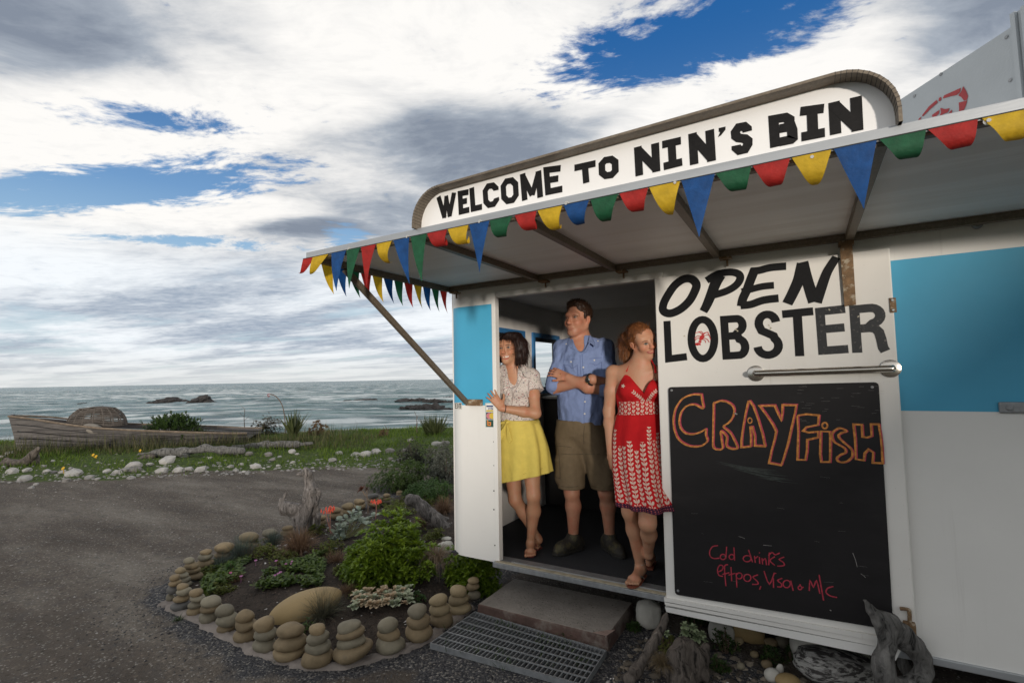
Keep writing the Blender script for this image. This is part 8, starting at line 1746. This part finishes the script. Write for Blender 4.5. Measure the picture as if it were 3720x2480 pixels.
def woman_left():
    SK = skin_mat('tanned_skin', (.46, .240, .142), (.47, .208, .122)); Y0 = .20; hc = J(ZW1, 442, 604, .14); R = face_frame((.06, -.998), -.01, .02); hs = .94
    neck = J(ZW1, 540, 1030, .17); shL, shR = J(Z6, 600, 925, .16), J(Z6, 868, 960, .22); chest = J(Z6, 725, 1050, .20); waist = J(Z6, 700, 1330, .22); pel = J(Zq, 690, 200, .23)
    el, wr = J(Z6, 905, 1310, .15), J(Z6, 585, 1262, -.005); kF, aF = J(Zq, 815, 720, .17), onZ(*Zq(790, 1130), FLOOR+.075); kB, aB = J(Zq, 655, 760, .24), onZ(*Zq(842, 1085), FLOOR+.085)
    lo = np.array([-2.25, -.14, FLOOR-.012]); hi = np.array([-1.45, .60, 2.0]); S = SDF(*grid(lo, hi, [(lo[2], .0075), (.62, .010), (1.25, .0055)]))
    head(S, hc, R, hs, False); S.cone(hc+R @ np.array([0, -.022, -.05]), neck, .047, .052, .03); S.cone(neck, chest, .06, .09, .05); S.ell(chest, (.135, .09, .16), rotz(.1), .04); S.cone(shL, shR, .042, .042, .05); S.ell(waist, (.115, .085, .14), None, .06); S.ell(pel, (.155, .11, .13), None, .05)
    S.chain([shR, shR*.5+el*.5, el], [.044, .042, .036], .02); S.chain([el, el*.65+wr*.35, wr], [.037, .037, .024], .02); S.chain([shL, shL+np.array([-.05, .10, -.26])], [.042, .036], .02)
    d = unit(J(Z6, 520, 1175, -.03)-wr); hand(S, wr+d*.006, d, unit(CAM-wr)*1.0+np.array([.1, 0, .1]), -1, (.10, .35, .55), .20, .93, (.55, .80), rad=.0076, k=.003)
    hF, hB = J(Zq, 785, 330, .20), J(Zq, 615, 330, .25)
    for h_, k_, a_ in ((hF, kF, aF), (hB, kB, aB)): S.chain([h_, k_], [.080, .046], .03); cf = k_*.66+a_*.34+np.array([0, .020, 0]); S.chain([k_, cf, a_], [.044, .047, .027], .03)
    foot(S, aF, onZ(*Zq(790, 1262), FLOOR+.010), .030); foot(S, aB, onZ(*Zq(872, 1180), FLOOR+.010), .030)
    root = thing('person', (hc[0], .2, FLOOR), 'smiling person in floral blouse and yellow skirt leaning at the left door jamb', 'person'); V, F = S.mesh(); body = mesh_obj('body', V, F, SK, root, True); complexion(body, V, hc, R, hs); D = Drape(V, F)
    eyes_and_mouth(root, body, D, ZW1, [(255, 592, 58, 30), (418, 574, 74, 32)], [[(218, 545), (245, 532), (275, 540)], [(345, 532), (405, 514), (485, 524)]], [([(278, 778), (330, 762), (380, 766), (446, 752)], .005), ([(292, 812), (345, 842), (405, 826), (444, 778)], .008)], (.025, .014, .010), (.03, .025, .02), [(292, 786), (340, 772), (390, 770), (434, 764), (425, 792), (370, 806), (312, 808)], (.42, .10, .085))
    m = MB()
    for ln in ([(345, 610), (300, 690), (330, 700)],): D.line(m, ZW1, ln, .0015, -.0002)
    # hair: bob
    at = lambda x, y, Y: J(ZW1, x, y, Y); H = SDF.box(hc-np.array([.15, .13, .17]), hc+np.array([.15, .17, .16]), .005); L = lambda x, y, z: hc+R @ (np.array([x, y, z])*hs)
    H.ell(L(0, -.02, .045), np.array([.084, .103, .090])*hs, R, .02)
    H.chain([at(640, 330, .13), at(715, 480, .13), at(735, 640, .14), at(720, 780, .15), at(700, 900, .16)], [.034, .038, .040, .036, .022], .02); H.chain([at(700, 560, .17), at(740, 720, .19), at(730, 880, .19), at(660, 970, .17)], [.035, .036, .030, .010], .02); H.chain([at(660, 620, .10), at(670, 780, .11), at(640, 910, .125), at(610, 985, .13)], [.022, .022, .016, .004], .015); H.chain([at(560, 300, .08), at(625, 440, .085), at(655, 600, .09)], [.028, .024, .018], .02)
    H.chain([at(330, 330, .07), at(430, 300, .06), at(560, 330, .06)], [.012, .020, .026], .02); H.chain([at(300, 400, .16), at(230, 520, .17), at(215, 700, .19), at(250, 900, .20)], [.03, .03, .028, .01], .02); H.chain([at(560, 700, .22), at(560, 900, .22)], [.06, .03], .03)
    H.ell(L(-.005, .115, -.045), (.064, .075, .100), R, .010, 'carve'); H.ell(L(.012, .12, .012), (.058, .062, .052), R, .010, 'carve')
    G = np.stack(np.meshgrid(H.xs, H.ys, H.zs, indexing='ij'), -1); H.F -= (.005*vnoise(G*np.array([1, 1, .2]), 70, 3, 2)).astype(np.float32); hv, hf = H.mesh(); HM = hair_mat('dark_bob_hair', (.006, .004, .004), (.030, .014, .012)); mesh_obj('hair', hv, hf, HM, root, True); strands('hair_strands', hv, hf, leaf_mat('dark_strand', (.005, .003, .003), (.050, .022, .016), .45, 0), root, 2600, .075, lambda P: np.tile([0, 0, -1.0], (len(P), 1))+.5*unit((P-hc)*np.array([1, 1, 0])), .0009, .10, 2, .35)
    m = MB()
    for ln in ([(470, 612), (530, 600), (595, 570)], [(500, 720), (560, 735), (610, 725)], [(560, 965), (575, 900), (640, 800)], [(600, 1000), (640, 960), (690, 900)]): P = np.array([D.pt(ZW1, x, y, .004)[0] for x, y in spline(np.array(ln, float), 4)]); m.tube(P, .0011, 4)
    m.build('loose_strands', HM, root)['kind'] = 'stuff'
    # blouse
    M_bl = floral_mat(); S = SDF(np.arange(-2.2, -1.45, .006), np.arange(-.05, .50, .006), np.arange(1.10, 1.78, .006)); S.ell(chest, (.148, .104, .165), rotz(.1), .05); S.cone(shL+np.array([0, 0, .004]), shR+np.array([0, 0, .004]), .051, .051, .04); S.ell(waist+np.array([0, 0, .03]), (.136, .10, .17), None, .06); S.cone(waist, pel+np.array([0, 0, .06]), .10, .135, .05, flat=((0, 1, 0), 1.25))
    for t in (-1, 1): S.ell(chest+np.array([t*.055, -.065, -.02]), (.055, .05, .055), None, .03)
    sl = J(Z6, 895, 1100, .19); S.chain([shR, sl], [.058, .066], .02); S.chain([shL, shL+np.array([-.03, .06, -.13])], [.056, .06], .02); S.cone(neck, chest, .066, .10, .05)
    G = np.stack(np.meshgrid(S.xs, S.ys, S.zs, indexing='ij'), -1); S.F -= (.006*(.5-np.abs(vnoise(G*np.array([1, 1, .5]), 13, 4, 2))*1.6)).astype(np.float32)
    S.cut(sl, unit(sl-shR)) if False else None
    d = unit(sl-shR); X, Y, Z = np.meshgrid(S.xs, S.ys, S.zs, indexing='ij', sparse=True); pl = (X-sl[0])*d[0]+(Y-sl[1])*d[1]+(Z-sl[2])*d[2]; far = (X > shR[0]+.015); S.F = np.where(far & (pl > -.03), np.maximum(S.F, pl.astype(np.float32)), S.F)
    S.cone(neck+np.array([0, 0, .10]), neck+np.array([0, .01, .01]), .066, .062, .01, 'carve'); S.cone(neck+np.array([0, -.05, .02]), J(Z6, 690, 1025, .08), .055, .030, .012, 'carve'); S.cut(J(Z6, 700, 1378, .2), (0, 0, -1)); ev, ef = S.mesh(); bl = mesh_obj('blouse', ev, ef, M_bl, root, True); D2 = Drape(ev, ef)
    S = SDF(np.arange(-2.1, -1.55, .007), np.arange(-.02, .3, .007), np.arange(1.3, 1.62, .007)); S.ell(chest, (.140, .097, .16), rotz(.1), .05); S.cut(J(Z6, 690, 1040, .1), (0, 0, 1)); S.cut(J(Z6, 690, 1200, .1), (0, 0, -1)); S.cut(chest+np.array([.05, 0, 0]), (1, 0, 0)); S.cut(chest-np.array([.08, 0, 0]), (-1, 0, 0)); ev, ef = S.mesh(); mesh_obj('camisole', ev, ef, cloth_mat('cream_camisole', (.66, .60, .50), .05), root, True)
    M_se = mat('blouse_edge', (.38, .32, .30), .9)
    for ln in ([(612, 850), (640, 960), (650, 1040), (690, 1130), (665, 1290)], [(795, 850), (780, 960), (740, 1040), (690, 1130)], [(840, 990), (838, 1080), (842, 1110)], [(650, 1060), (600, 1200), (590, 1330)]): m = MB(); D2.line(m, Z6, ln, .006, .0006, 0, 4, False); m.build('blouse_hem', M_se if ln[0][0] < 830 else M_se, bl)
    P = [J(Z6, x, y, yy) for x, y, yy in ((612, 842, .10), (560, 900, .11), (590, 960, .085), (640, 970, .07), (630, 900, .085))]; m = MB(); m.prism(P, (0, .006, 0)); m.build('collar', M_bl, bl); P = [J(Z6, x, y, yy) for x, y, yy in ((790, 842, .16), (860, 925, .14), (850, 975, .12), (800, 960, .10), (770, 900, .12))]; m = MB(); m.prism(P, (0, .006, 0)); m.build('collar', M_bl, bl)
    # skirt
    M_sk = cloth_mat('yellow_cotton', (.64, .51, .115), .06, 900, wr=9, wd=.016); ring = lambda xl, yl, xr, yr, Y, dd: ((J(Zq, xl, yl, Y)+J(Zq, xr, yr, Y))/2, (J(Zq, xr, yr, Y)-J(Zq, xl, yl, Y))/2, np.array([0, dd, 0]))
    rings = [ring(548, 52, 838, 62, .22, .105), ring(535, 130, 872, 115, .22, .118), ring(528, 240, 905, 215, .225, .130), ring(526, 360, 932, 320, .225, .135), ring(526, 480, 945, 425, .225, .14), ring(536, 600, 955, 522, .225, .145)]
    o, ev, ef = loft('skirt', rings, M_sk, root, 96, 8, .105, 3, 6); D3 = Drape(ev, ef); sd = o.modifiers.new('t', 'SOLIDIFY'); sd.thickness = .003; M_sd = mat('yellow_stitch', (.40, .30, .05), .9)
    for ln in ([(530, 548), (680, 545), (830, 500), (950, 470)], [(640, 150), (660, 260), (720, 350)], [(690, 130), (740, 220), (790, 300)], [(600, 200), (640, 330), (650, 380)]): m = MB(); D3.line(m, Zq, ln, .0028, .0003, 0, 4, True); m.build('stitching', M_sd, o)
    m = MB(); C0, A0, B0 = rings[0]; C1, A1, B1 = rings[1]
    V = []; F = []; ns = 48
    for j, f in enumerate((0, .35, .7)):
        for t in np.linspace(0, 6.283, ns, endpoint=False): V.append(C0*(1-f)+C1*f+(A0*(1-f)+A1*f)*math.cos(t)*1.035+(B0*(1-f)+B1*f)*math.sin(t)*1.045+np.array([0, 0, .012*math.sin(2*t+j)]))
    for j in range(2):
        for k in range(ns): F.append([j*ns+k, j*ns+(k+1) % ns, (j+1)*ns+(k+1) % ns, (j+1)*ns+k])
    mesh_obj('waist_sash', V, F, M_sk, o, True)
    kn = J(Zq, 570, 80, .08); m = MB()
    for pts in ([(570, 80), (590, 60), (600, 85), (575, 100)], [(575, 85), (545, 130), (495, 200), (530, 235), (560, 190), (580, 110)], [(580, 90), (600, 150), (625, 240), (600, 268), (580, 230), (572, 130)], [(560, 70), (530, 75), (520, 100), (555, 95)]):
        P = [J(Zq, x, y, .075+.004*i) for i, (x, y) in enumerate(pts)]; m2 = MB(); m2.prism(P, (0, .010, 0)); oo = m2.build('bow_loop', M_sk, o); bb = oo.modifiers.new('b', 'BEVEL'); bb.width = .004; bb.segments = 2
    # sandals and bracelet
    M_sa = mat('red_brown_sandal', (.16, .022, .018), .5)
    for an, tp in ((aF, onZ(*Zq(790, 1262), FLOOR)), (aB, onZ(*Zq(872, 1180), FLOOR))):
        f = tp-an; f[2] = 0; f = unit(f); a = np.array([-f[1], f[0], 0]); h0 = np.array([an[0], an[1], FLOOR])-f*.055; T = SDF.box(np.minimum(h0, tp)-.06, np.maximum(h0, tp)+.06, .005); T.cone(h0+f*.03+np.array([0, 0, .005]), tp-f*.05+np.array([0, 0, .005]), .032, .040, .01); T.cone(tp-f*.05+np.array([0, 0, .005]), tp-f*.012+np.array([0, 0, .005]), .040, .030, .01); T.cut((0, 0, FLOOR+.0005), (0, 0, -1)); T.cut((0, 0, FLOOR+.009), (0, 0, 1)); ev, ef = T.mesh(); sn = mesh_obj('sandal', ev, ef, M_sa, root)
        b = tp-f*.055+np.array([0, 0, .030]); m = MB(); m.tube(spline([b-a*.042-np.array([0, 0, .025]), b-a*.02+np.array([0, 0, .012]), b+a*.018+np.array([0, 0, .010]), b+a*.040-np.array([0, 0, .025])], 4), .004, 6); m.tube(spline([b+np.array([0, 0, .012]), (b+an)/2+np.array([0, 0, .012])+f*.012, an+f*.034-np.array([0, 0, .005])], 4), .004, 6); m.tube([an+np.array([math.cos(t)*.034, math.sin(t)*.034, -.004]) for t in np.linspace(0, 6.28, 17)[:-1]], .004, 6, closed=True); m.build('sandal_straps', M_sa, sn)
    ax = unit(wr-el); c = wr-ax*.022; n = unit(np.cross(ax, [0, 0, 1.0])); b = np.cross(ax, n); m = MB(); m.tube([c+.0275*(n*math.cos(t)+b*math.sin(t)) for t in np.linspace(0, 6.28, 21)[:-1]], .003, 5, closed=True); m.build('bracelet', M_rubber, root, True)
woman_left()

# ------------------------------------------------------------------ woman in the red dress
def dress_mat(name, su, sv, lo, hi, border=False):
    """red cloth printed with cream stems of paired leaves between v = lo and hi"""
    m = cloth_mat(name, (.47, .010, .014), .08, 1000, wr=10); g = NT(m.node_tree); b = g.N['Principled BSDF']; base = b.inputs['Base Color'].links[0].from_socket
    uv = g.node('ShaderNodeUVMap').outputs[0]; uv = g.vmath('ADD', uv, g.vmath('MULTIPLY', g.vmath('SUBTRACT', g.noise(uv, 9.0, 2, .5, out='Color'), (.5, .5, .5)), (.020, .030, 0))); sx, sy, _ = g.sep(uv); u = g.math('MULTIPLY', sx, su); col = g.math('FLOOR', u); fu = g.math('SUBTRACT', g.math('FRACT', u), .5); alt = g.math('MODULO', col, 2.0); v = g.math('ADD', g.math('MULTIPLY', sy, sv), g.math('MULTIPLY', alt, .5)); fv = g.math('FRACT', v)
    au = g.math('ABSOLUTE', fu); # a leaf leaning outwards: ellipse in a sheared frame
    x = g.math('SUBTRACT', au, .21); y = g.math('SUBTRACT', g.math('ADD', fv, g.math('MULTIPLY', au, 1.1)), .72); d = g.math('ADD', g.math('POWER', g.math('DIVIDE', x, .17), 2.0), g.math('POWER', g.math('DIVIDE', y, .30), 2.0)); leaf = g.math('LESS_THAN', d, 1.0); stem = g.math('LESS_THAN', au, .035); pat = g.math('MAXIMUM', leaf, stem)
    top = g.math('ADD', lo, g.math('MULTIPLY', g.math('FRACT', g.math('MULTIPLY', g.math('SINE', g.math('MULTIPLY', col, 12.99)), 43.7)), (hi-lo)*.38)); pat = g.math('MULTIPLY', pat, g.math('GREATER_THAN', sy, top)); pat = g.math('MULTIPLY', pat, g.math('LESS_THAN', sy, hi)); c = g.mix(pat, base, (.62, .50, .42))
    if border:
        dd = g.math('ADD', g.math('POWER', g.math('SUBTRACT', g.math('FRACT', g.math('MULTIPLY', sx, su*2.6)), .5), 2.0), g.math('POWER', g.math('SUBTRACT', g.math('FRACT', g.math('MULTIPLY', sy, 42.0)), .5), 2.0)); bc = g.mix(g.math('LESS_THAN', dd, .035), (.045, .012, .035), (.55, .12, .10)); c = g.mix(g.math('GREATER_THAN', sy, hi+.004), c, bc)
    g.L.new(c, b.inputs['Base Color']); return m
def woman_right():
    def J(zm, x, y, Y): return onY(*zm(x, y), Y-.085)      # she stands at the very front of the doorway
    SK = skin_mat('fair_tan_skin', (.50, .270, .168), (.51, .232, .140)); hc = J(ZW2, 650, 640, .12); R = face_frame((.77, -.638), -.14, .27); hs = .895
    neck = J(ZW2, 620, 1130, .14); shA, shB = J(Z6, 1640, 920, .13), J(Z6, 2085, 935, .16); chest = J(Z6, 1875, 1050, .15); ribs = J(Z6, 1880, 1250, .16); pel = J(Zq, 1730, 130, .17)
    el, wr = J(Z6, 1598, 1290, .14), J(Zq, 1492, 350, .08); kF, aF = J(Zq, 1660, 860, .12), onZ(*Zq(1752, 1345), FLOOR+.072); kB = J(Zq, 1815, 960, .02); aB = J(Zq, 1822, 1235, .20)
    lo = np.array([-1.42, -.24, FLOOR-.012]); hi = np.array([-.45, .48, 2.0]); S = SDF(*grid(lo, hi, [(lo[2], .0075), (.62, .009), (1.0, .0060), (1.3, .0055)]))
    head(S, hc, R, hs, False); S.cone(hc+R @ np.array([0, -.022, -.05]), neck, .046, .050, .03); S.cone(neck, chest, .058, .09, .05); S.ell(chest, (.135, .088, .16), rotz(.15), .04); S.cone(shA, shB, .042, .042, .05); S.ell(ribs, (.115, .085, .14), None, .06); S.ell(pel, (.155, .11, .14), None, .05)
    S.chain([shA, shA*.5+el*.5, el], [.045, .041, .034], .02); S.chain([el, el*.7+wr*.3, wr], [.035, .034, .023], .02); S.chain([shB, shB+np.array([.06, .08, -.25])], [.042, .036], .02)
    for t, nx in ((-1, 0), (1, 0)): S.cone(neck+np.array([t*.02, -.045, -.055]), neck+np.array([t*.13, -.02, -.035]), .009, .009, .02)
    d = unit(J(Zq, 1528, 520, .05)-wr); hand(S, wr, d, np.array([-.55, -.75, .1]), -1, (.25, .35, .3), .08, .95, (.75, .45), rad=.0078, k=.003)
    hA, hB = J(Zq, 1650, 330, .15), J(Zq, 1810, 330, .16); S.chain([hA, kF], [.080, .047], .03); S.chain([kF, kF*.66+aF*.34+np.array([0, .018, 0]), aF], [.044, .046, .027], .03); S.chain([hB, kB], [.080, .048], .03); S.chain([kB, kB*.62+aB*.38+np.array([0, .02, 0]), aB], [.045, .044, .027], .03)
    foot(S, aF, onZ(*Zq(1680, 1512), FLOOR+.018), .030); tb = onZ(*Zq(1835, 1335), FLOOR+.010); S.chain([aB, tb+np.array([0, .02, .05]), tb+np.array([0, -.02, .02])], [.030, .030, .022], .02)
    root = thing('person', (hc[0], .12, FLOOR), 'red haired person in red patterned halter dress stepping on the door sill', 'person'); V, F = S.mesh(); body = mesh_obj('body', V, F, SK, root, True); complexion(body, V, hc, R, hs); D = Drape(V, F)
    eyes_and_mouth(root, body, D, ZW2, [(738, 692, 92, 40), (912, 618, 52, 36)], [[(655, 655), (705, 634), (782, 634)], [(880, 596), (908, 572), (932, 556)]], [([(756, 860), (820, 838), (868, 820), (912, 824)], .0055), ([(760, 864), (830, 882), (890, 862), (914, 832)], .008)], (.16, .07, .04), (.07, .09, .07), None, (.42, .105, .10))
    H = SDF.box(hc-np.array([.18, .16, .19]), hc+np.array([.13, .18, .16]), .005); L = lambda x, y, z: hc+R @ (np.array([x, y, z])*hs); at = lambda x, y, Y: J(ZW2, x, y, Y)
    H.ell(L(0, -.018, .046), np.array([.080, .101, .087])*hs, R, .02); H.cut(L(0, .088, .062), R @ np.array([0, .62, -.785]), .012); H.ell(L(0, .118, .000), np.array([.070, .058, .074])*hs, R, .012, 'carve')
    for t in (-1, 1): H.ell(L(t*.086, -.006, -.012), np.array([.016, .024, .036])*hs, R, .006, 'carve'); H.cone(L(t*.068, .03, .055), L(t*.074, -.02, .022), .012, .014, .012)
    H.chain([at(330, 560, .17), at(290, 660, .20), at(275, 780, .21), at(300, 900, .21), at(320, 1000, .20)], [.040, .036, .034, .028, .008], .02); H.chain([at(420, 620, .16), at(360, 820, .18), at(390, 980, .17)], [.03, .026, .008], .02)
    G = np.stack(np.meshgrid(H.xs, H.ys, H.zs, indexing='ij'), -1); H.F -= (.004*vnoise(G*np.array([1, 1, .4]), 60, 3, 2)).astype(np.float32); hv, hf = H.mesh(); mesh_obj('hair', hv, hf, hair_mat('auburn_hair', (.070, .022, .008), (.25, .095, .032)), root, True); strands('hair_strands', hv, hf, leaf_mat('auburn_strand', (.07, .022, .008), (.34, .135, .045), .45, 0), root, 2600, .07, lambda P: np.where((P[:, 2:] > hc[2]-.02), np.tile(R @ np.array([0, -1.0, -.25]), (len(P), 1)), np.tile([0, 0, -1.0], (len(P), 1))), .0009, .06, 3, .22)
    # dress: bodice and skirt
    M_bo = cloth_mat('red_cotton', (.47, .010, .014), .08, 1000, wr=12); S = SDF(np.arange(-1.35, -.50, .006), np.arange(-.18, .36, .006), np.arange(1.05, 1.72, .006)); S.ell(chest+np.array([0, 0, -.01]), (.145, .098, .16), rotz(.15), .04); S.ell(ribs, (.128, .096, .15), None, .05)
    b1, b2 = J(Z6, 1790, 1090, .065), J(Z6, 1985, 1085, .085); S.ell(b1, (.062, .055, .062), None, .03); S.ell(b2, (.062, .055, .062), None, .03)
    X, Y, Z = np.meshgrid(S.xs, S.ys, S.zs, indexing='ij', sparse=True); vt = J(Z6, 1930, 1125, .04); tl, tr_ = J(Z6, 1770, 910, .08), J(Z6, 2045, 925, .1)
    # neckline V and cut-away armholes, as half-planes seen from the front
    def half(a, b, sgn): n = np.array([-(b[2]-a[2]), b[0]-a[0]]); n = n/np.linalg.norm(n)*sgn; return ((X-a[0])*n[0]+(Z-a[2])*n[1]).astype(np.float32)+0*Y.astype(np.float32)
    vcut = np.minimum(half(tl, vt, 1), half(vt, tr_, 1)); S.F = np.where(Y < .075, np.maximum(S.F, vcut), S.F)
    aL_, aL2 = J(Z6, 1765, 905, .08), J(Z6, 1690, 1075, .10); S.F = np.maximum(S.F, -half(aL2, aL_, -1)); aR_, aR2 = J(Z6, 2050, 905, .1), J(Z6, 2110, 1090, .14); S.F = np.maximum(S.F, -half(aR_, aR2, -1))
    S.F = np.where(Y > .105, np.maximum(S.F, (Z-J(Z6, 1880, 1080, .15)[2]).astype(np.float32)), S.F)
    S.cut(ribs-np.array([0, 0, .10]), (0, 0, -1)); ev, ef = S.mesh(); bo = mesh_obj('dress_bodice', ev, ef, M_bo, root, True); D2 = Drape(ev, ef); M_cr = mat('cream_print', (.62, .50, .42), .85)
    for ln in ([(1768, 915), (1790, 865), (1805, 805)], [(2045, 925), (2035, 860), (2000, 800)]): m = MB(); P = [J(Z6, x, y, yy) for (x, y), yy in zip(ln, (.075, .085, .11))]; m.tube(P, [.007, .005, .004], 6); m.build('halter_strap', M_bo, bo)
    def leafmark(m, zm, x, y, L_, ang, w=.42): 
        c, s = math.cos(ang), math.sin(ang); pts = [(x+L_*(a*c-bb*s), y+L_*(a*s+bb*c)) for a, bb in ((0, 0), (.35, w*.5), (.7, w*.4), (1, 0), (.7, -w*.4), (.35, -w*.5))]; D2.patch(m, zm, pts, .0012)
    for stem in ([(1835, 1110), (1870, 1140), (1905, 1165), (1935, 1200)], [(2045, 1100), (2010, 1130), (1985, 1165), (1960, 1200)]):
        m = MB(); D2.line(m, Z6, stem, .003, .0008, 0, 4, False)
        for i, (x, y) in enumerate(spline(np.array(stem, float), 2)): leafmark(m, Z6, x, y, 26, math.atan2(stem[0][1]-stem[-1][1], stem[0][0]-stem[-1][0])+.8); leafmark(m, Z6, x, y, 26, math.atan2(stem[0][1]-stem[-1][1], stem[0][0]-stem[-1][0])-.8)
        m.build('leaf_print', M_cr, bo)
    for cx, cy in ((1735, 1050), (2040, 985)):
        m = MB()
        for k in range(5): leafmark(m, Z6, cx, cy, 20, k*1.257, .6)
        m.build('flower_print', M_cr, bo)
    band = dress_mat('smocked_band', 30, 3.6, -.5, 1.2); rg = lambda xl, yl, xr, yr, Y, dd: ((J(Z6, xl, yl, Y)+J(Z6, xr, yr, Y))/2, (J(Z6, xr, yr, Y)-J(Z6, xl, yl, Y))/2, np.array([0, dd, 0]))
    o, _, _ = loft('waist_band', [rg(1690, 1190, 2078, 1185, .155, .118), rg(1695, 1250, 2080, 1245, .155, .113), rg(1690, 1318, 2082, 1312, .158, .116)], band, root, 96, 24, .010, 5, 6)
    rq = lambda xl, yl, xr, yr, Y, dd, tw=0: ((J(Zq, xl, yl, Y)+J(Zq, xr, yr, Y))/2, (J(Zq, xr, yr, Y)-J(Zq, xl, yl, Y))/2, np.array([tw, dd, 0]))
    sk = dress_mat('leaf_print_skirt', 25, 23, .16, .93, True)
    rings = [rq(1552, 8, 1928, 2, .158, .116), rq(1535, 110, 1935, 105, .155, .128), rq(1528, 230, 1940, 230, .15, .14), rq(1535, 370, 1962, 380, .14, .15), rq(1552, 520, 1985, 535, .125, .16), rq(1572, 650, 2012, 690, .085, .155), rq(1588, 785, 2062, 850, .055, .15)]
    o, ev, ef = loft('dress_skirt', rings, sk, root, 120, 7, .115, 11, 6, phase=2.0); sd = o.modifiers.new('t', 'SOLIDIFY'); sd.thickness = .003; 
    # flip-flops
    M_ff = mat('flip_flop_sole', (.20, .055, .03), .6); M_fs = mat('silver_strap', (.45, .42, .38), .35, metal=.6); tp = onZ(*Zq(1672, 1530), FLOOR+.008); f = tp-aF; f[2] = 0; f = unit(f); a = np.array([-f[1], f[0], 0]); h0 = np.array([aF[0], aF[1], FLOOR+.008])-f*.05
    T = SDF.box(np.minimum(h0, tp)-.06, np.maximum(h0, tp)+.06, .005); T.cone(h0+f*.03, tp-f*.05, .034, .043, .01); T.cone(tp-f*.05, tp-f*.010, .043, .032, .01); T.cut((0, 0, FLOOR+.0085), (0, 0, -1)); T.cut((0, 0, FLOOR+.018), (0, 0, 1)); ev, ef = T.mesh(); sn = mesh_obj('flip_flop', ev, ef, M_ff, root)
    b = tp-f*.045+np.array([0, 0, .030]); m = MB(); m.tube(spline([b, b-f*.04+a*.022+np.array([0, 0, .016]), b-f*.085+a*.040-np.array([0, 0, .012])], 4), .0038, 6); m.tube(spline([b, b-f*.04-a*.022+np.array([0, 0, .016]), b-f*.085-a*.040-np.array([0, 0, .012])], 4), .0038, 6); m.build('strap', M_fs, sn)
    m = MB(); m.obox(tb+np.array([0, .01, .0]), (.06, .16, .012), rotz(.1), 0, .004); m.build('flip_flop', M_ff, root)
    m = MB(); m.tube([aF+np.array([math.cos(t)*.036, math.sin(t)*.036, .02+.006*math.cos(t)]) for t in np.linspace(0, 6.28, 21)[:-1]], .0012, 4, closed=True) ; m.build('anklet', M_fs, root)
woman_right()

# ------------------------------------------------------------------ look-alikes with the same words get their place in the row
def number_labels():
    by = {}
    for o in scene.objects:
        if o.parent is None and 'label' in o and 'group' in o: by.setdefault(o['label'], []).append(o)
    words = ['leftmost', 'second from left', 'third from left', 'fourth from left', 'fifth from left', 'sixth from left', 'seventh from left']
    for lab, L in by.items():
        if len(L) < 2: continue
        def px(o): q = RM @ (np.array(o.location)-CAM); return q[0]/q[2]
        for k, o in enumerate(sorted(L, key=px)): o['label'] = lab+', '+words[min(k, 6)]
number_labels()
